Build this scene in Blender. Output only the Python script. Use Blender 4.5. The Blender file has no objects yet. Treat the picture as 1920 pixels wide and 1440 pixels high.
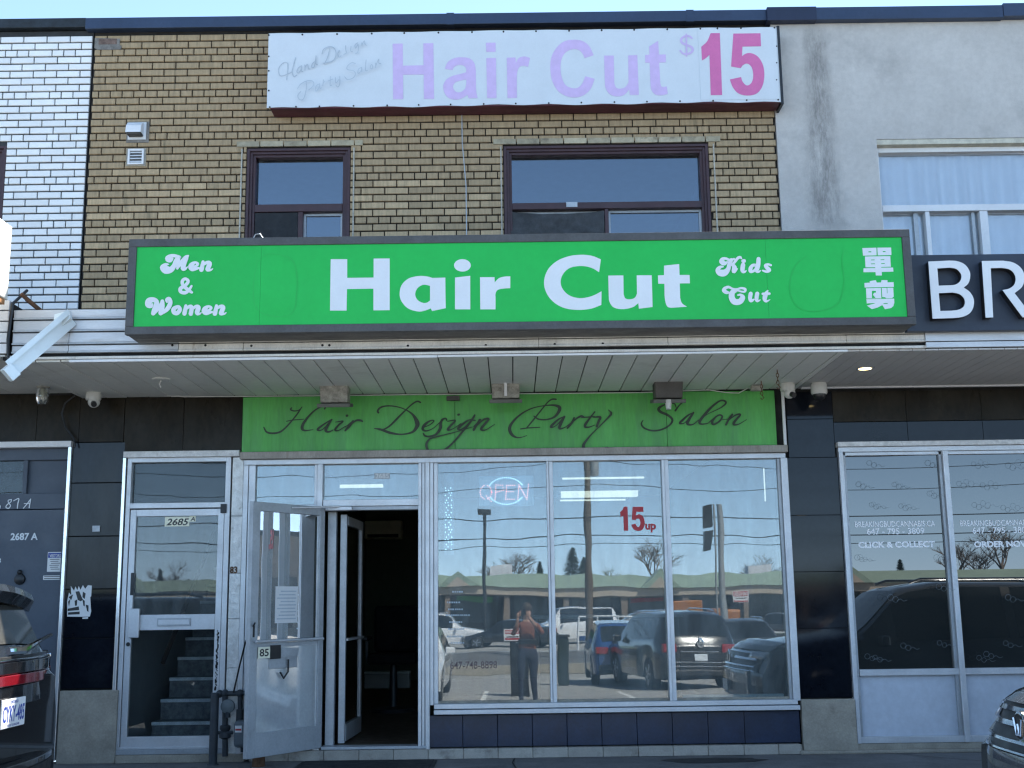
import bpy, math, random
from mathutils import Vector, Matrix, Euler
random.seed(7)
sc = bpy.context.scene
C = sc.collection
rad = math.radians

# ---------------------------------------------------------------- camera, world, sun, exposure
FPX, YAW, PITCH, ROLL, CAMY, CAMZ = 2213.4, 0.0018226, 0.1822241, -0.0134510, -10.4, 1.65
_cy, _sy, _cp, _sp, _cr, _sr = math.cos(YAW), math.sin(YAW), math.cos(PITCH), math.sin(PITCH), math.cos(ROLL), math.sin(ROLL)
_f = Vector((_sy * _cp, _cy * _cp, _sp)); _rt = Vector((_cy, -_sy, 0)); _u = _rt.cross(_f)
CR = _rt * _cr + _u * _sr; CU = -_rt * _sr + _u * _cr
cam = bpy.data.cameras.new('camera'); camo = bpy.data.objects.new('camera', cam); C.objects.link(camo)
m3 = Matrix((CR, CU, -_f)).transposed()
camo.matrix_world = Matrix.Translation((0, CAMY, CAMZ)) @ m3.to_4x4()
cam.sensor_fit = 'HORIZONTAL'; cam.sensor_width = 36; cam.lens = FPX / 1920 * 36
cam.clip_start = 0.02; cam.clip_end = 900
sc.camera = camo

SUN_EL, SUN_AZ = 52.0, 40.0          # azimuth measured from +Y towards +X
world = bpy.data.worlds.new('World'); sc.world = world; world.use_nodes = True
nt = world.node_tree; nt.nodes.clear()
sky = nt.nodes.new('ShaderNodeTexSky'); sky.sky_type = 'NISHITA'; sky.sun_disc = False
sky.sun_elevation = rad(SUN_EL); sky.sun_rotation = rad(SUN_AZ); sky.altitude = 150
sky.air_density = 0.9; sky.dust_density = 0.0; sky.ozone_density = 3.0
bg = nt.nodes.new('ShaderNodeBackground'); bg.inputs[1].default_value = 0.13
wo = nt.nodes.new('ShaderNodeOutputWorld')
tint = nt.nodes.new('ShaderNodeVectorMath'); tint.operation = 'MULTIPLY'; tint.inputs[1].default_value = (.90, 1.0, 1.10)
nt.links.new(sky.outputs[0], tint.inputs[0]); bw = nt.nodes.new('ShaderNodeRGBToBW'); one = nt.nodes.new('ShaderNodeVectorMath'); one.operation = 'SCALE'; one.inputs[0].default_value = (.66, 1.0, 1.44)
mixs = nt.nodes.new('ShaderNodeMix'); mixs.data_type = 'RGBA'; mixs.inputs[0].default_value = .65
nt.links.new(sky.outputs[0], bw.inputs[0]); nt.links.new(bw.outputs[0], one.inputs['Scale']); nt.links.new(tint.outputs[0], mixs.inputs[6]); nt.links.new(one.outputs[0], mixs.inputs[7])
nt.links.new(mixs.outputs[2], bg.inputs[0]); nt.links.new(bg.outputs[0], wo.inputs[0])
sun = bpy.data.lights.new('sun', 'SUN'); suno = bpy.data.objects.new('sun', sun); C.objects.link(suno)
sun.energy = 5.0; sun.angle = rad(0.5); sun.color = (1, 0.95, 0.87)
sd = Vector((math.sin(rad(SUN_AZ)) * math.cos(rad(SUN_EL)), math.cos(rad(SUN_AZ)) * math.cos(rad(SUN_EL)), math.sin(rad(SUN_EL))))
suno.rotation_euler = sd.to_track_quat('Z', 'Y').to_euler(); suno.location = (4, 6, 12)
vs = sc.view_settings
vs.view_transform = 'Standard'; vs.look = 'None'; vs.gamma = 1; vs.use_curve_mapping = False
vs.exposure = 1.6
sc.render.engine = 'CYCLES'
sc.cycles.max_bounces = 8; sc.cycles.transparent_max_bounces = 16
sc.cycles.caustics_reflective = False; sc.cycles.caustics_refractive = False
sc.cycles.use_denoising = True; sc.cycles.filter_width = 1.3

def ray(px, py, Y=0.0):
    """the point of the plane y = Y that the photograph shows at pixel (px, py) of 1920 x 1440"""
    d = _f + CR * ((px - 960) / FPX) + CU * ((720 - py) / FPX)
    t = (Y - CAMY) / d.y
    return d.x * t, CAMZ + d.z * t
def X(px, py, Y=0.0): return ray(px, py, Y)[0]
def Z(px, py, Y=0.0): return ray(px, py, Y)[1]

# ---------------------------------------------------------------- materials
MATS = {}
def M(name, col, rough=.6, metal=0, var=.12, scale=5, dirt=None, bump=0, bscale=60, rnd=0, coat=0, emit=None, st=(1, 1, 1), spec=.5):
    if name in MATS: return MATS[name]
    m = bpy.data.materials.new(name); m.use_nodes = True; MATS[name] = m
    n = m.node_tree.nodes; l = m.node_tree.links; b = n['Principled BSDF']
    b.inputs['Roughness'].default_value = rough; b.inputs['Metallic'].default_value = metal
    b.inputs['Coat Weight'].default_value = coat; b.inputs['Coat Roughness'].default_value = .03
    b.inputs['Specular IOR Level'].default_value = spec
    if emit:
        b.inputs['Emission Color'].default_value = (*emit[0], 1); b.inputs['Emission Strength'].default_value = emit[1]
    geo = n.new('ShaderNodeNewGeometry'); mp = n.new('ShaderNodeMapping'); mp.inputs['Scale'].default_value = st
    l.new(geo.outputs['Position'], mp.inputs['Vector'])
    oi = n.new('ShaderNodeObjectInfo')
    def noise(sc_, det=6, r=.6, off=0):
        t = n.new('ShaderNodeTexNoise'); t.inputs['Scale'].default_value = sc_; t.inputs['Detail'].default_value = det; t.inputs['Roughness'].default_value = r
        if off:
            ad = n.new('ShaderNodeVectorMath'); ad.operation = 'ADD'; ad.inputs[1].default_value = (off, off * 2, off * 3)
            l.new(mp.outputs[0], ad.inputs[0]); l.new(ad.outputs[0], t.inputs['Vector'])
        else: l.new(mp.outputs[0], t.inputs['Vector'])
        return t.outputs['Fac']
    def mr(src, a, b_, c, d):
        r = n.new('ShaderNodeMapRange'); l.new(src, r.inputs[0])
        for i, v in enumerate((a, b_, c, d)): r.inputs[i + 1].default_value = v
        return r.outputs[0]
    rgb = n.new('ShaderNodeRGB'); rgb.outputs[0].default_value = (*col, 1); cur = rgb.outputs[0]
    def mul(cur, fac):
        v = n.new('ShaderNodeVectorMath'); v.operation = 'SCALE'; l.new(cur, v.inputs[0]); l.new(fac, v.inputs['Scale']); return v.outputs[0]
    if var:
        cur = mul(cur, mr(noise(scale), .3, .7, 1 - var, 1 + var))
        cur = mul(cur, mr(noise(scale * 14, 3), .3, .7, 1 - var * .6, 1 + var * .6))
    if rnd: cur = mul(cur, mr(oi.outputs['Random'], 0, 1, 1 - rnd, 1 + rnd))
    for i, d in enumerate(dirt or ()):   # (colour, amount, threshold, scale)
        mx = n.new('ShaderNodeMix'); mx.data_type = 'RGBA'
        fac = mr(noise(d[3], 8, .65, 3.7 + i * 5), d[2], d[2] + .16, 0, d[1]); l.new(fac, mx.inputs['Factor'])
        l.new(cur, mx.inputs[6]); mx.inputs[7].default_value = (*d[0], 1); cur = mx.outputs[2]
    l.new(cur, b.inputs['Base Color'])
    rr = mr(noise(scale * 2.3, 4, .6, 9), .3, .7, max(0, rough * .8), min(1, rough * 1.2)); l.new(rr, b.inputs['Roughness'])
    if bump:
        bp = n.new('ShaderNodeBump'); bp.inputs['Strength'].default_value = min(1, bump); bp.inputs['Distance'].default_value = .004
        l.new(noise(bscale, 5, .6, 21), bp.inputs['Height']); l.new(bp.outputs[0], b.inputs['Normal'])
    return m
def glass(name, fac=.16, tint=(.8, .9, .92), rcol=(1, 1, 1), wave=.0006, wsc=2.2, smudge=0):
    if name in MATS: return MATS[name]
    m = bpy.data.materials.new(name); m.use_nodes = True; MATS[name] = m
    n = m.node_tree.nodes; l = m.node_tree.links; n.clear()
    o = n.new('ShaderNodeOutputMaterial'); t = n.new('ShaderNodeBsdfTransparent'); t.inputs[0].default_value = (*tint, 1)
    g = n.new('ShaderNodeBsdfGlossy'); g.inputs['Color'].default_value = (*rcol, 1); g.inputs['Roughness'].default_value = 0.006
    mx = n.new('ShaderNodeMixShader'); fr = n.new('ShaderNodeFresnel'); fr.inputs[0].default_value = 1.5
    ad = n.new('ShaderNodeMath'); ad.inputs[1].default_value = fac - .04; l.new(fr.outputs[0], ad.inputs[0]); l.new(ad.outputs[0], mx.inputs[0])
    geo = n.new('ShaderNodeNewGeometry'); no = n.new('ShaderNodeTexNoise'); no.inputs['Scale'].default_value = wsc; no.inputs['Detail'].default_value = 1
    l.new(geo.outputs['Position'], no.inputs['Vector'])
    bp = n.new('ShaderNodeBump'); bp.inputs['Strength'].default_value = 1; bp.inputs['Distance'].default_value = wave
    l.new(no.outputs['Fac'], bp.inputs['Height']); l.new(bp.outputs[0], g.inputs['Normal'])
    l.new(t.outputs[0], mx.inputs[1]); l.new(g.outputs[0], mx.inputs[2]); last = mx.outputs[0]
    if smudge:
        df = n.new('ShaderNodeBsdfDiffuse'); df.inputs[0].default_value = (.55, .6, .6, 1)
        mp = n.new('ShaderNodeMapping'); mp.inputs['Scale'].default_value = (3, 3, .7); l.new(geo.outputs['Position'], mp.inputs['Vector'])
        n2 = n.new('ShaderNodeTexNoise'); n2.inputs['Scale'].default_value = 2.5; n2.inputs['Detail'].default_value = 9; n2.inputs['Roughness'].default_value = .7
        l.new(mp.outputs[0], n2.inputs['Vector'])
        r = n.new('ShaderNodeMapRange'); r.inputs[1].default_value = .35; r.inputs[2].default_value = .8; r.inputs[3].default_value = smudge * .25; r.inputs[4].default_value = smudge
        l.new(n2.outputs['Fac'], r.inputs[0])
        m2 = n.new('ShaderNodeMixShader'); l.new(r.outputs[0], m2.inputs[0]); l.new(last, m2.inputs[1]); l.new(df.outputs[0], m2.inputs[2]); last = m2.outputs[0]
    l.new(last, o.inputs[0])
    return m

# ---------------------------------------------------------------- mesh helpers
ORG = {}       # world base of things whose parts are written in world coordinates
class MB:
    def __init__(s): s.v = []; s.f = []; s.m = []; s.c = 0
    def add(s, vs, fs):
        k = len(s.v); s.v += [tuple(p) for p in vs]; s.f += [tuple(i + k for i in f) for f in fs]; s.m += [s.c] * len(fs); return s
    def box(s, x0, x1, y0, y1, z0, z1):
        vs = [(x, y, z) for x in (x0, x1) for y in (y0, y1) for z in (z0, z1)]
        return s.add(vs, [(0, 1, 3, 2), (4, 6, 7, 5), (0, 4, 5, 1), (2, 3, 7, 6), (0, 2, 6, 4), (1, 5, 7, 3)])
    def obox(s, c, a, b, d):
        c, a, b, d = Vector(c), Vector(a), Vector(b), Vector(d)
        vs = [c + i * a + j * b + k * d for i in (-1, 1) for j in (-1, 1) for k in (-1, 1)]
        return s.add(vs, [(0, 1, 3, 2), (4, 6, 7, 5), (0, 4, 5, 1), (2, 3, 7, 6), (0, 2, 6, 4), (1, 5, 7, 3)])
    def prism(s, pts, y0, y1):
        n = len(pts); vs = [(x, y0, z) for x, z in pts] + [(x, y1, z) for x, z in pts]
        return s.add(vs, [tuple(range(n)), tuple(range(2 * n - 1, n - 1, -1))] + [(i, i + n, (i + 1) % n + n, (i + 1) % n) for i in range(n)])
    def tube(s, pts, r, n=8, caps=True):
        pts = [Vector(p) for p in pts]; rs = r if isinstance(r, (list, tuple)) else [r] * len(pts)
        vs = []; fs = []; up0 = None
        for i, p in enumerate(pts):
            t = (pts[min(i + 1, len(pts) - 1)] - pts[max(i - 1, 0)]).normalized()
            if up0 is None: up0 = t.orthogonal().normalized()
            a = (up0 - t * up0.dot(t))
            a = a.normalized() if a.length > 1e-5 else t.orthogonal().normalized()
            up0 = a; b = t.cross(a)
            for k in range(n):
                w = 2 * math.pi * k / n; vs.append(p + (a * math.cos(w) + b * math.sin(w)) * rs[i])
        for i in range(len(pts) - 1):
            for k in range(n): fs.append((i * n + k, i * n + (k + 1) % n, (i + 1) * n + (k + 1) % n, (i + 1) * n + k))
        if caps: fs += [tuple(range(n - 1, -1, -1)), tuple(range(len(vs) - n, len(vs)))]
        return s.add(vs, fs)
    def lathe(s, prof, n=16, c=(0, 0, 0), ax='Z'):
        vs = []; fs = []
        for r, h in prof:
            for k in range(n):
                w = 2 * math.pi * k / n; a, b = r * math.cos(w), r * math.sin(w)
                p = {'Z': (a, b, h), 'Y': (a, h, b), 'X': (h, a, b)}[ax]; vs.append((c[0] + p[0], c[1] + p[1], c[2] + p[2]))
        for i in range(len(prof) - 1):
            for k in range(n): fs.append((i * n + k, i * n + (k + 1) % n, (i + 1) * n + (k + 1) % n, (i + 1) * n + k))
        fs += [tuple(range(n - 1, -1, -1)), tuple(range(len(vs) - n, len(vs)))]
        return s.add(vs, fs)
    def sphere(s, c, r, n=10, sq=(1, 1, 1)):
        pr = [(max(1e-4, math.sin(math.pi * i / n)) , math.cos(math.pi * i / n)) for i in range(n + 1)]
        k = len(s.v); s.lathe(pr, n + 2)
        for i in range(k, len(s.v)):
            p = s.v[i]; s.v[i] = (c[0] + p[0] * r * sq[0], c[1] + p[1] * r * sq[1], c[2] + p[2] * r * sq[2])
        return s
    def build(s, name, mat, parent=None, smooth=False, bevel=0, **props):
        me = bpy.data.meshes.new(name); me.from_pydata(s.v, [], s.f)
        for m_ in (mat if isinstance(mat, (list, tuple)) else [mat]): me.materials.append(m_)
        me.polygons.foreach_set('material_index', s.m)
        if smooth:
            me.polygons.foreach_set('use_smooth', [True] * len(s.f)); me.set_sharp_from_angle(angle=rad(38))
        me.update()
        return link(bpy.data.objects.new(name, me), parent, bevel, **props)
def link(o, parent=None, bevel=0, **props):
    C.objects.link(o)
    if parent is not None:
        o.parent = parent
        if parent.name in ORG: o.matrix_parent_inverse = Matrix.Translation(-Vector(ORG[parent.name]))
    if bevel:
        b = o.modifiers.new('bevel', 'BEVEL'); b.width = bevel; b.segments = 2; b.limit_method = 'ANGLE'; b.angle_limit = rad(40)
    for k, v in props.items(): o[k] = v
    return o
def thing(name, label, cat, loc=(0, 0, 0), rz=0, group=None, local=False):
    o = bpy.data.objects.new(name, None); C.objects.link(o); o.location = loc; o.rotation_euler = (0, 0, rz); o.empty_display_size = .1
    o['label'] = label; o['category'] = cat
    if group: o['group'] = group
    if not local: ORG[o.name] = tuple(loc)
    return o
def single(mb, name, mat, label, cat, group=None, **k):
    o = mb.build(name, mat, **k); o['label'] = label; o['category'] = cat
    if group: o['group'] = group
    return o
def bx(name, mat, parent, x0, x1, y0, y1, z0, z1, bevel=0, **p): return MB().box(x0, x1, y0, y1, z0, z1).build(name, mat, parent, bevel=bevel, **p)

def outline(c, steps=6):
    """contour of (x, y) corners and (x, y, 1) smooth points -> dense list of points"""
    n = len(c); out = []
    for i in range(n):
        a, b = c[i], c[(i + 1) % n]; A = Vector(a[:2]); B = Vector(b[:2])
        sa, sb = len(a) > 2, len(b) > 2
        if not sa and not sb: out.append(A); continue
        ta = (B - Vector(c[i - 1][:2])) / 2 if sa else (B - A); tb = (Vector(c[(i + 2) % n][:2]) - A) / 2 if sb else (B - A)
        L = (B - A).length
        ta = ta.normalized() * L if ta.length else ta; tb = tb.normalized() * L if tb.length else tb
        for k in range(steps):
            t = k / steps; h1 = 2 * t**3 - 3 * t**2 + 1; h2 = t**3 - 2 * t**2 + t; h3 = -2 * t**3 + 3 * t**2; h4 = t**3 - t**2
            out.append(A * h1 + ta * h2 + B * h3 + tb * h4)
    return out
def fill(name, contours, org, scl, Y, mat, parent, thick=.002):
    """flat lettering: outlines measured in the photograph, laid on the plane y = Y (front face thick proud of it)"""
    cu = bpy.data.curves.new(name, 'CURVE'); cu.dimensions = '2D'; cu.fill_mode = 'BOTH'
    for c in contours:
        pts = outline(c); sp = cu.splines.new('POLY'); sp.points.add(len(pts) - 1); sp.use_cyclic_u = True
        for p, q in zip(sp.points, pts):
            x, z = ray(org[0] + q.x / scl, org[1] + q.y / scl, Y - thick); p.co = (x, z, 0, 1)
    cu.extrude = thick / 2
    to = bpy.data.objects.new(name, cu); C.objects.link(to)
    bpy.context.view_layer.update()
    me = bpy.data.meshes.new_from_object(to.evaluated_get(bpy.context.evaluated_depsgraph_get()))
    bpy.data.objects.remove(to)
    for v in me.vertices: v.co = (v.co.x, Y - thick / 2 - v.co.z, v.co.y)
    me.materials.clear(); me.materials.append(mat); me.name = name
    return link(bpy.data.objects.new(name, me), parent)
def ell(cx, cy, rx, ry): return [(cx + rx * math.cos(k * math.pi / 4), cy + ry * math.sin(k * math.pi / 4), 1) for k in range(8)]
def strokes(name, sts, org, scl, Y, mat, parent, wid=None, wmul=1):
    """brush strokes (x, y, width) laid on the plane y = Y"""
    vs = []; fs = []; d = .0012
    for st in sts:
        P = [Vector((p[0], p[1], wid if wid else p[2] * wmul)) for p in st]
        if len(P) == 1: P = [P[0], P[0] + Vector((1, 0, 0))]
        Q = []
        for i in range(len(P) - 1):
            p0, p1, p2, p3 = P[max(0, i - 1)], P[i], P[i + 1], P[min(len(P) - 1, i + 2)]
            for k in range(5):
                t = k / 5; Q.append(.5 * ((2 * p1) + (p2 - p0) * t + (2 * p0 - 5 * p1 + 4 * p2 - p3) * t * t + (-p0 + 3 * p1 - 3 * p2 + p3) * t**3))
        Q.append(P[-1]); n = len(Q); k0 = len(vs)
        # round ends
        for i, q in enumerate(Q):
            t = (Q[min(i + 1, n - 1)] - Q[max(i - 1, 0)]); t = Vector((t.x, t.y)); t = t.normalized() if t.length else Vector((1, 0))
            nn = Vector((-t.y, t.x)) * abs(q.z) / 2; d += .00006
            for sgn in (1, -1):
                x, z = ray(org[0] + (q.x + nn.x * sgn) / scl, org[1] + (q.y + nn.y * sgn) / scl, Y); vs.append((x, Y - d, z))
        fs += [(k0 + 2 * i, k0 + 2 * i + 1, k0 + 2 * i + 3, k0 + 2 * i + 2) for i in range(n - 1)]
        for q in (Q[0], Q[-1]):
            k1 = len(vs); r = abs(q.z) / 2; d += .00006
            for a in range(8):
                x, z = ray(org[0] + (q.x + r * math.cos(a * math.pi / 4)) / scl, org[1] + (q.y + r * math.sin(a * math.pi / 4)) / scl, Y); vs.append((x, Y - d, z))
            fs.append(tuple(range(k1, k1 + 8)))
        d += .0003
    return MB().add(vs, fs).build(name, mat, parent)
def text(name, s, box, Y, mat, parent, bold=0, shear=0, thick=.0015, flip=False, world=None):
    """print s into the pixel box (left, top, right, bottom) on the plane y = Y"""
    cu = bpy.data.curves.new(name, 'FONT'); cu.body = s; cu.size = 1; cu.offset = bold; cu.shear = shear; cu.resolution_u = 3; cu.fill_mode = 'FRONT'
    to = bpy.data.objects.new(name, cu); C.objects.link(to); bpy.context.view_layer.update()
    me = bpy.data.meshes.new_from_object(to.evaluated_get(bpy.context.evaluated_depsgraph_get())); bpy.data.objects.remove(to)
    xs = [v.co.x for v in me.vertices]; ys = [v.co.y for v in me.vertices]
    if world: x0, x1, z0, z1 = world
    else:
        my = (box[1] + box[3]) / 2; mx = (box[0] + box[2]) / 2
        x0, x1 = X(box[0], my, Y), X(box[2], my, Y); z0, z1 = Z(mx, box[3], Y), Z(mx, box[1], Y)
    a, b, c, d = min(xs), max(xs), min(ys), max(ys)
    for v in me.vertices:
        u = (v.co.x - a) / (b - a); u = 1 - u if flip else u
        v.co = (x0 + u * (x1 - x0), Y - thick - abs(v.co.z), z0 + (v.co.y - c) / (d - c) * (z1 - z0))
    me.materials.clear(); me.materials.append(mat)
    return link(bpy.data.objects.new(name, me), parent)
def rect(px0, py0, px1, py1, Y=0):
    """x0, x1, z0, z1 on the plane y = Y of a pixel rectangle"""
    my = (py0 + py1) / 2; mx = (px0 + px1) / 2
    return X(px0, my, Y), X(px1, my, Y), Z(mx, py1, Y), Z(mx, py0, Y)

# ---------------------------------------------------------------- palette
m_tan = M('tan_brick', (.45, .335, .20), .85, var=.20, scale=8, rnd=.22, bump=.9, bscale=120, st=(5, 1, .7), dirt=[((.10, .09, .055), .6, .58, 3)])
m_white = M('white_glazed_brick', (.80, .81, .80), .45, var=.04, scale=6, rnd=.06, dirt=[((.35, .33, .30), .4, .66, 5)])
m_mortar = M('sooty_mortar', (.014, .012, .010), .95, var=.3, bump=.6)
m_mortar_w = M('grey_mortar', (.03, .033, .036), .95, var=.3, bump=.6)
m_stucco = M('grey_stucco', (.51, .49, .46), .9, var=.10, scale=1.6, bump=1, bscale=130, dirt=[((.26, .25, .24), .55, .56, 1.1), ((.56, .55, .53), .4, .6, 4)])
m_stain = M('water_stain', (.20, .195, .19), .9, var=.35, scale=9, st=(1, 1, .4), bump=.5)
m_coping = M('navy_coping_metal', (.035, .055, .10), .45, metal=.3, var=.12, scale=2)
m_coping2 = M('old_black_coping', (.012, .018, .024), .6, var=.6, scale=10)
m_maroon = M('dark_maroon_paint', (.050, .022, .027), .5, var=.2)
m_maroon2 = M('maroon_sign_box', (.075, .012, .024), .55, var=.35, scale=4, st=(.4, 1, 3))
m_alu = M('brushed_aluminium', (.60, .62, .64), .42, metal=.35, var=.08, scale=4, dirt=[((.30, .27, .22), .45, .66, 4)])
m_alu_d = M('dull_aluminium', (.40, .43, .455), .45, metal=.35, var=.12, scale=4, dirt=[((.16, .15, .13), .5, .62, 6)])
m_bright = M('polished_trim', (.93, .95, .96), .22, metal=.6, var=.03)
m_patchy = M('corroded_aluminium', (.60, .60, .58), .45, metal=.4, var=.2, scale=14, dirt=[((.16, .14, .11), .8, .60, 14), ((.75, .76, .75), .7, .5, 26)], bump=.8)
m_tile = M('black_vitrolite', (.007, .009, .014), .05, var=.3, scale=2, spec=.28, dirt=[((.02, .024, .03), .4, .55, 3)])
m_tile2 = M('dusty_black_tile', (.010, .012, .016), .16, var=.4, scale=3, spec=.26, st=(1, 1, .4), dirt=[((.028, .028, .026), .5, .5, 3)])
m_navy = M('navy_bulkhead_tile', (.016, .027, .060), .35, var=.3, scale=4, dirt=[((.05, .055, .07), .6, .62, 6)])
m_conc = M('weathered_concrete', (.33, .30, .245), .9, var=.2, scale=5, bump=.6, bscale=90, dirt=[((.08, .075, .07), .6, .60, 3)])
m_walk = M('sidewalk_asphalt', (.17, .17, .17), .92, var=.2, scale=3, bump=1, bscale=160, dirt=[((.05, .05, .052), .6, .58, 1.3)])
m_lot = M('parking_lot_asphalt', (.29, .285, .27), .95, var=.15, scale=.6, bump=.6, bscale=120, dirt=[((.10, .10, .10), .5, .6, .4)])
m_ledge = M('cream_step_tile', (.40, .37, .32), .7, var=.15, scale=6, rnd=.12, dirt=[((.14, .12, .10), .6, .56, 7)])
m_gap = M('dark_gap', (.012, .012, .012), .9, var=0)
m_soffit = M('aged_soffit_panel', (.72, .73, .69), .55, var=.06, scale=1.5, rnd=.04, dirt=[((.42, .41, .35), .45, .6, 1.7)])
m_soffit2 = M('grey_soffit_strip', (.52, .51, .50), .5, var=.05, scale=2)
m_fascia = M('aluminium_fascia', (.58, .60, .62), .42, metal=.25, var=.10, scale=3, st=(.6, 1, 4), dirt=[((.36, .33, .28), .5, .58, 3), ((.2, .15, .1), .5, .68, 9)])
m_fascia_d = M('rust_streaked_fascia', (.68, .66, .61), .6, metal=.1, var=.15, scale=4, st=(1.6, 1, .6), dirt=[((.20, .13, .07), .7, .60, 5), ((.62, .62, .6), .5, .58, 8)])
m_white_p = M('white_paint', (.74, .75, .76), .5, var=.06, scale=4, dirt=[((.40, .36, .30), .4, .66, 5)])
m_marble = M('speckled_white_trim', (.66, .66, .65), .5, var=.2, scale=20, dirt=[((.20, .19, .18), .7, .62, 16)])
m_green = M('bright_green_acrylic', (.014, .47, .078), .4, var=.05, scale=1.5, spec=.3)
m_green_ghost = M('ghost_outline', (.012, .43, .072), .5, var=0)
m_letter = M('white_vinyl', (.70, .74, .77), .45, var=.03)
m_signframe = M('grey_sign_frame', (.075, .075, .075), .5, metal=.2, var=.2, scale=5, dirt=[((.25, .24, .22), .5, .72, 12)])
m_green2 = M('faded_green_panel', (.085, .38, .075), .5, var=.16, scale=1.6, st=(2.4, 1, .35), dirt=[((.085, .26, .10), .5, .50, 3), ((.11, .44, .13), .5, .58, 4)])
m_ink = M('faded_black_ink', (.028, .045, .028), .6, var=.2)
m_banner = M('white_vinyl_banner', (.61, .66, .70), .55, var=.03, scale=5, dirt=[((.45, .47, .50), .3, .68, 9)])
m_lilac = M('faded_lilac_print', (.60, .46, .72), .6, var=.06, scale=14)
m_pink = M('faded_pink_print', (.62, .15, .36), .6, var=.06, scale=10)
m_grey_ink = M('faint_grey_ink', (.44, .50, .555), .6, var=.1)
m_black = M('black_plastic', (.012, .012, .013), .35, var=.1)
m_darkmetal = M('dark_metal', (.03, .032, .035), .4, metal=.5, var=.2)
m_pipe = M('grey_painted_pipe', (.035, .045, .055), .55, var=.25, scale=12, bump=.5)
m_rust = M('rusty_steel', (.12, .06, .03), .85, var=.4, scale=20, bump=.6)
m_lamp = M('weathered_lamp_housing', (.33, .32, .28), .8, var=.35, scale=25, bump=1, bscale=200, dirt=[((.10, .09, .07), .7, .56, 20)])
m_lamp2 = M('grey_lamp_housing', (.075, .07, .065), .6, var=.15)
m_cam = M('white_camera_plastic', (.60, .60, .57), .4, var=.05, dirt=[((.3, .27, .2), .4, .62, 18)])
m_door = M('slate_blue_door_paint', (.066, .085, .115), .5, var=.08, scale=2.5, dirt=[((.035, .045, .06), .5, .66, 7)])
m_blue = M('blue_print', (.02, .05, .30), .5, var=0)
m_paper = M('paper_sticker', (.72, .73, .73), .6, var=.05)
m_cream = M('cream_sticker', (.86, .85, .66), .5, var=.03)
m_red = M('red_vinyl', (.42, .02, .03), .45, var=.05)
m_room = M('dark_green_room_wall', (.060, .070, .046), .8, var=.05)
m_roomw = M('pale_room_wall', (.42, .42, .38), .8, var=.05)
m_ceil = M('room_ceiling', (.55, .55, .52), .8, var=.05)
m_floor = M('brown_floor', (.06, .045, .03), .5, var=.2)
m_curtain = M('sheer_white_curtain', (.82, .91, .95), .8, var=.04)
m_cloth = M('dark_window_cloth', (.05, .053, .056), .9, var=.3, scale=10)
m_frost = M('frosted_panel', (.54, .59, .66), .35, var=.10, scale=1.4, dirt=[((.30, .36, .46), .5, .55, 1.2)])
m_kick = M('cloudy_mirror_panel', (.78, .83, .84), .08, metal=.55, var=.10, scale=3)
m_tube = M('lit_tube', (1, 1, .95), .5, var=0, emit=((1, .95, .80), .38))
m_film_letter = M('bright_white_vinyl', (.93, .94, .95), .5, var=0)
m_redled = M('red_led', (1, .2, .15), .5, var=0, emit=((1, .40, .36), 1.1))
m_blueled = M('blue_led', (.5, .8, 1), .5, var=0, emit=((.55, .85, 1), .9))
m_warm = M('warm_lamp', (1, .8, .4), .5, var=0, emit=((1, .78, .35), 3.2))
g_shop = glass('shop_window_glass', .125, (.78, .88, .90), wave=.0010, wsc=1.7, smudge=.24)
g_up = glass('upper_window_glass', .16, (.6, .68, .75), (.84, .92, 1), wave=.0008)
g_door = glass('door_glass', .045, (.80, .86, .88), smudge=.17)
g_dark = glass('dark_transom_glass', .022, (.85, .9, .92), wave=.0005, smudge=.02)
g_can = glass('film_covered_glass', .14, (.45, .5, .52), (.85, .95, 1), wave=.0012, wsc=1.3)
g_clear = glass('clear_glass', .13, (.95, .97, 1))
g_car = glass('car_glass', .06, (.30, .33, .33), smudge=.02)

m_tile3 = M('soffit_reflection_tile', (.022, .018, .012), .30, var=.45, scale=2, spec=.12, st=(1, 1, .5), dirt=[((.040, .036, .028), .5, .5, 3)])  # warm brown base paints in the soffit's reflection; the stains are dirt
# ---------------------------------------------------------------- ground
G = lambda y: .353 if y > -2.3 else (.21 + (.036 * (y + 2.3)) if y > -24 else -.57)
g = MB()
ys = [-2.42, -8, -14, -20, -24]
for a, b_ in zip(ys[:-1], ys[1:]):
    g.add([(-60, a, G(a)), (60, a, G(a)), (60, b_, G(b_)), (-60, b_, G(b_))], [(0, 1, 2, 3)])
g.add([(-60, -24, -.5712), (60, -24, -.5712), (60, -27, -.5712), (-60, -27, -.5712)], [(0, 1, 2, 3)])
g.build('parking_lot', m_lot, kind='structure')
g = MB()
g.box(-40, 40, -2.3, .12, .05, .353)
g.build('sidewalk', m_walk, kind='structure')
MB().box(-40, 40, -2.46, -2.302, -.05, .349).build('kerb', m_conc, kind='structure')
m_road = M('road_asphalt', (.12, .12, .12), .9, var=.12, scale=.4)
m_grass = M('spring_grass', (.07, .11, .035), .95, var=.3, scale=1.5)
MB().box(-60, 60, -31, -27.16, -.9, -.50).build('grass_verge', m_grass, kind='structure')
MB().box(-60, 60, -27.16, -27, -.9, -.44).build('kerb', m_conc, kind='structure')
MB().add([(-90, -31, -.59), (90, -31, -.59), (90, -44, -.59), (-90, -44, -.59)], [(0, 1, 2, 3)]).build('road', m_road, kind='structure')
MB().add([(-160, -44, -.585), (160, -44, -.585), (160, -230, -.585), (-160, -230, -.585)], [(0, 1, 2, 3)]).build('ground', m_lot, kind='structure')
MB().add([(-160, 14, .0), (160, 14, .0), (160, 200, .0), (-160, 200, .0)], [(0, 1, 2, 3)]).build('rear_ground', m_lot, kind='structure')
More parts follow.
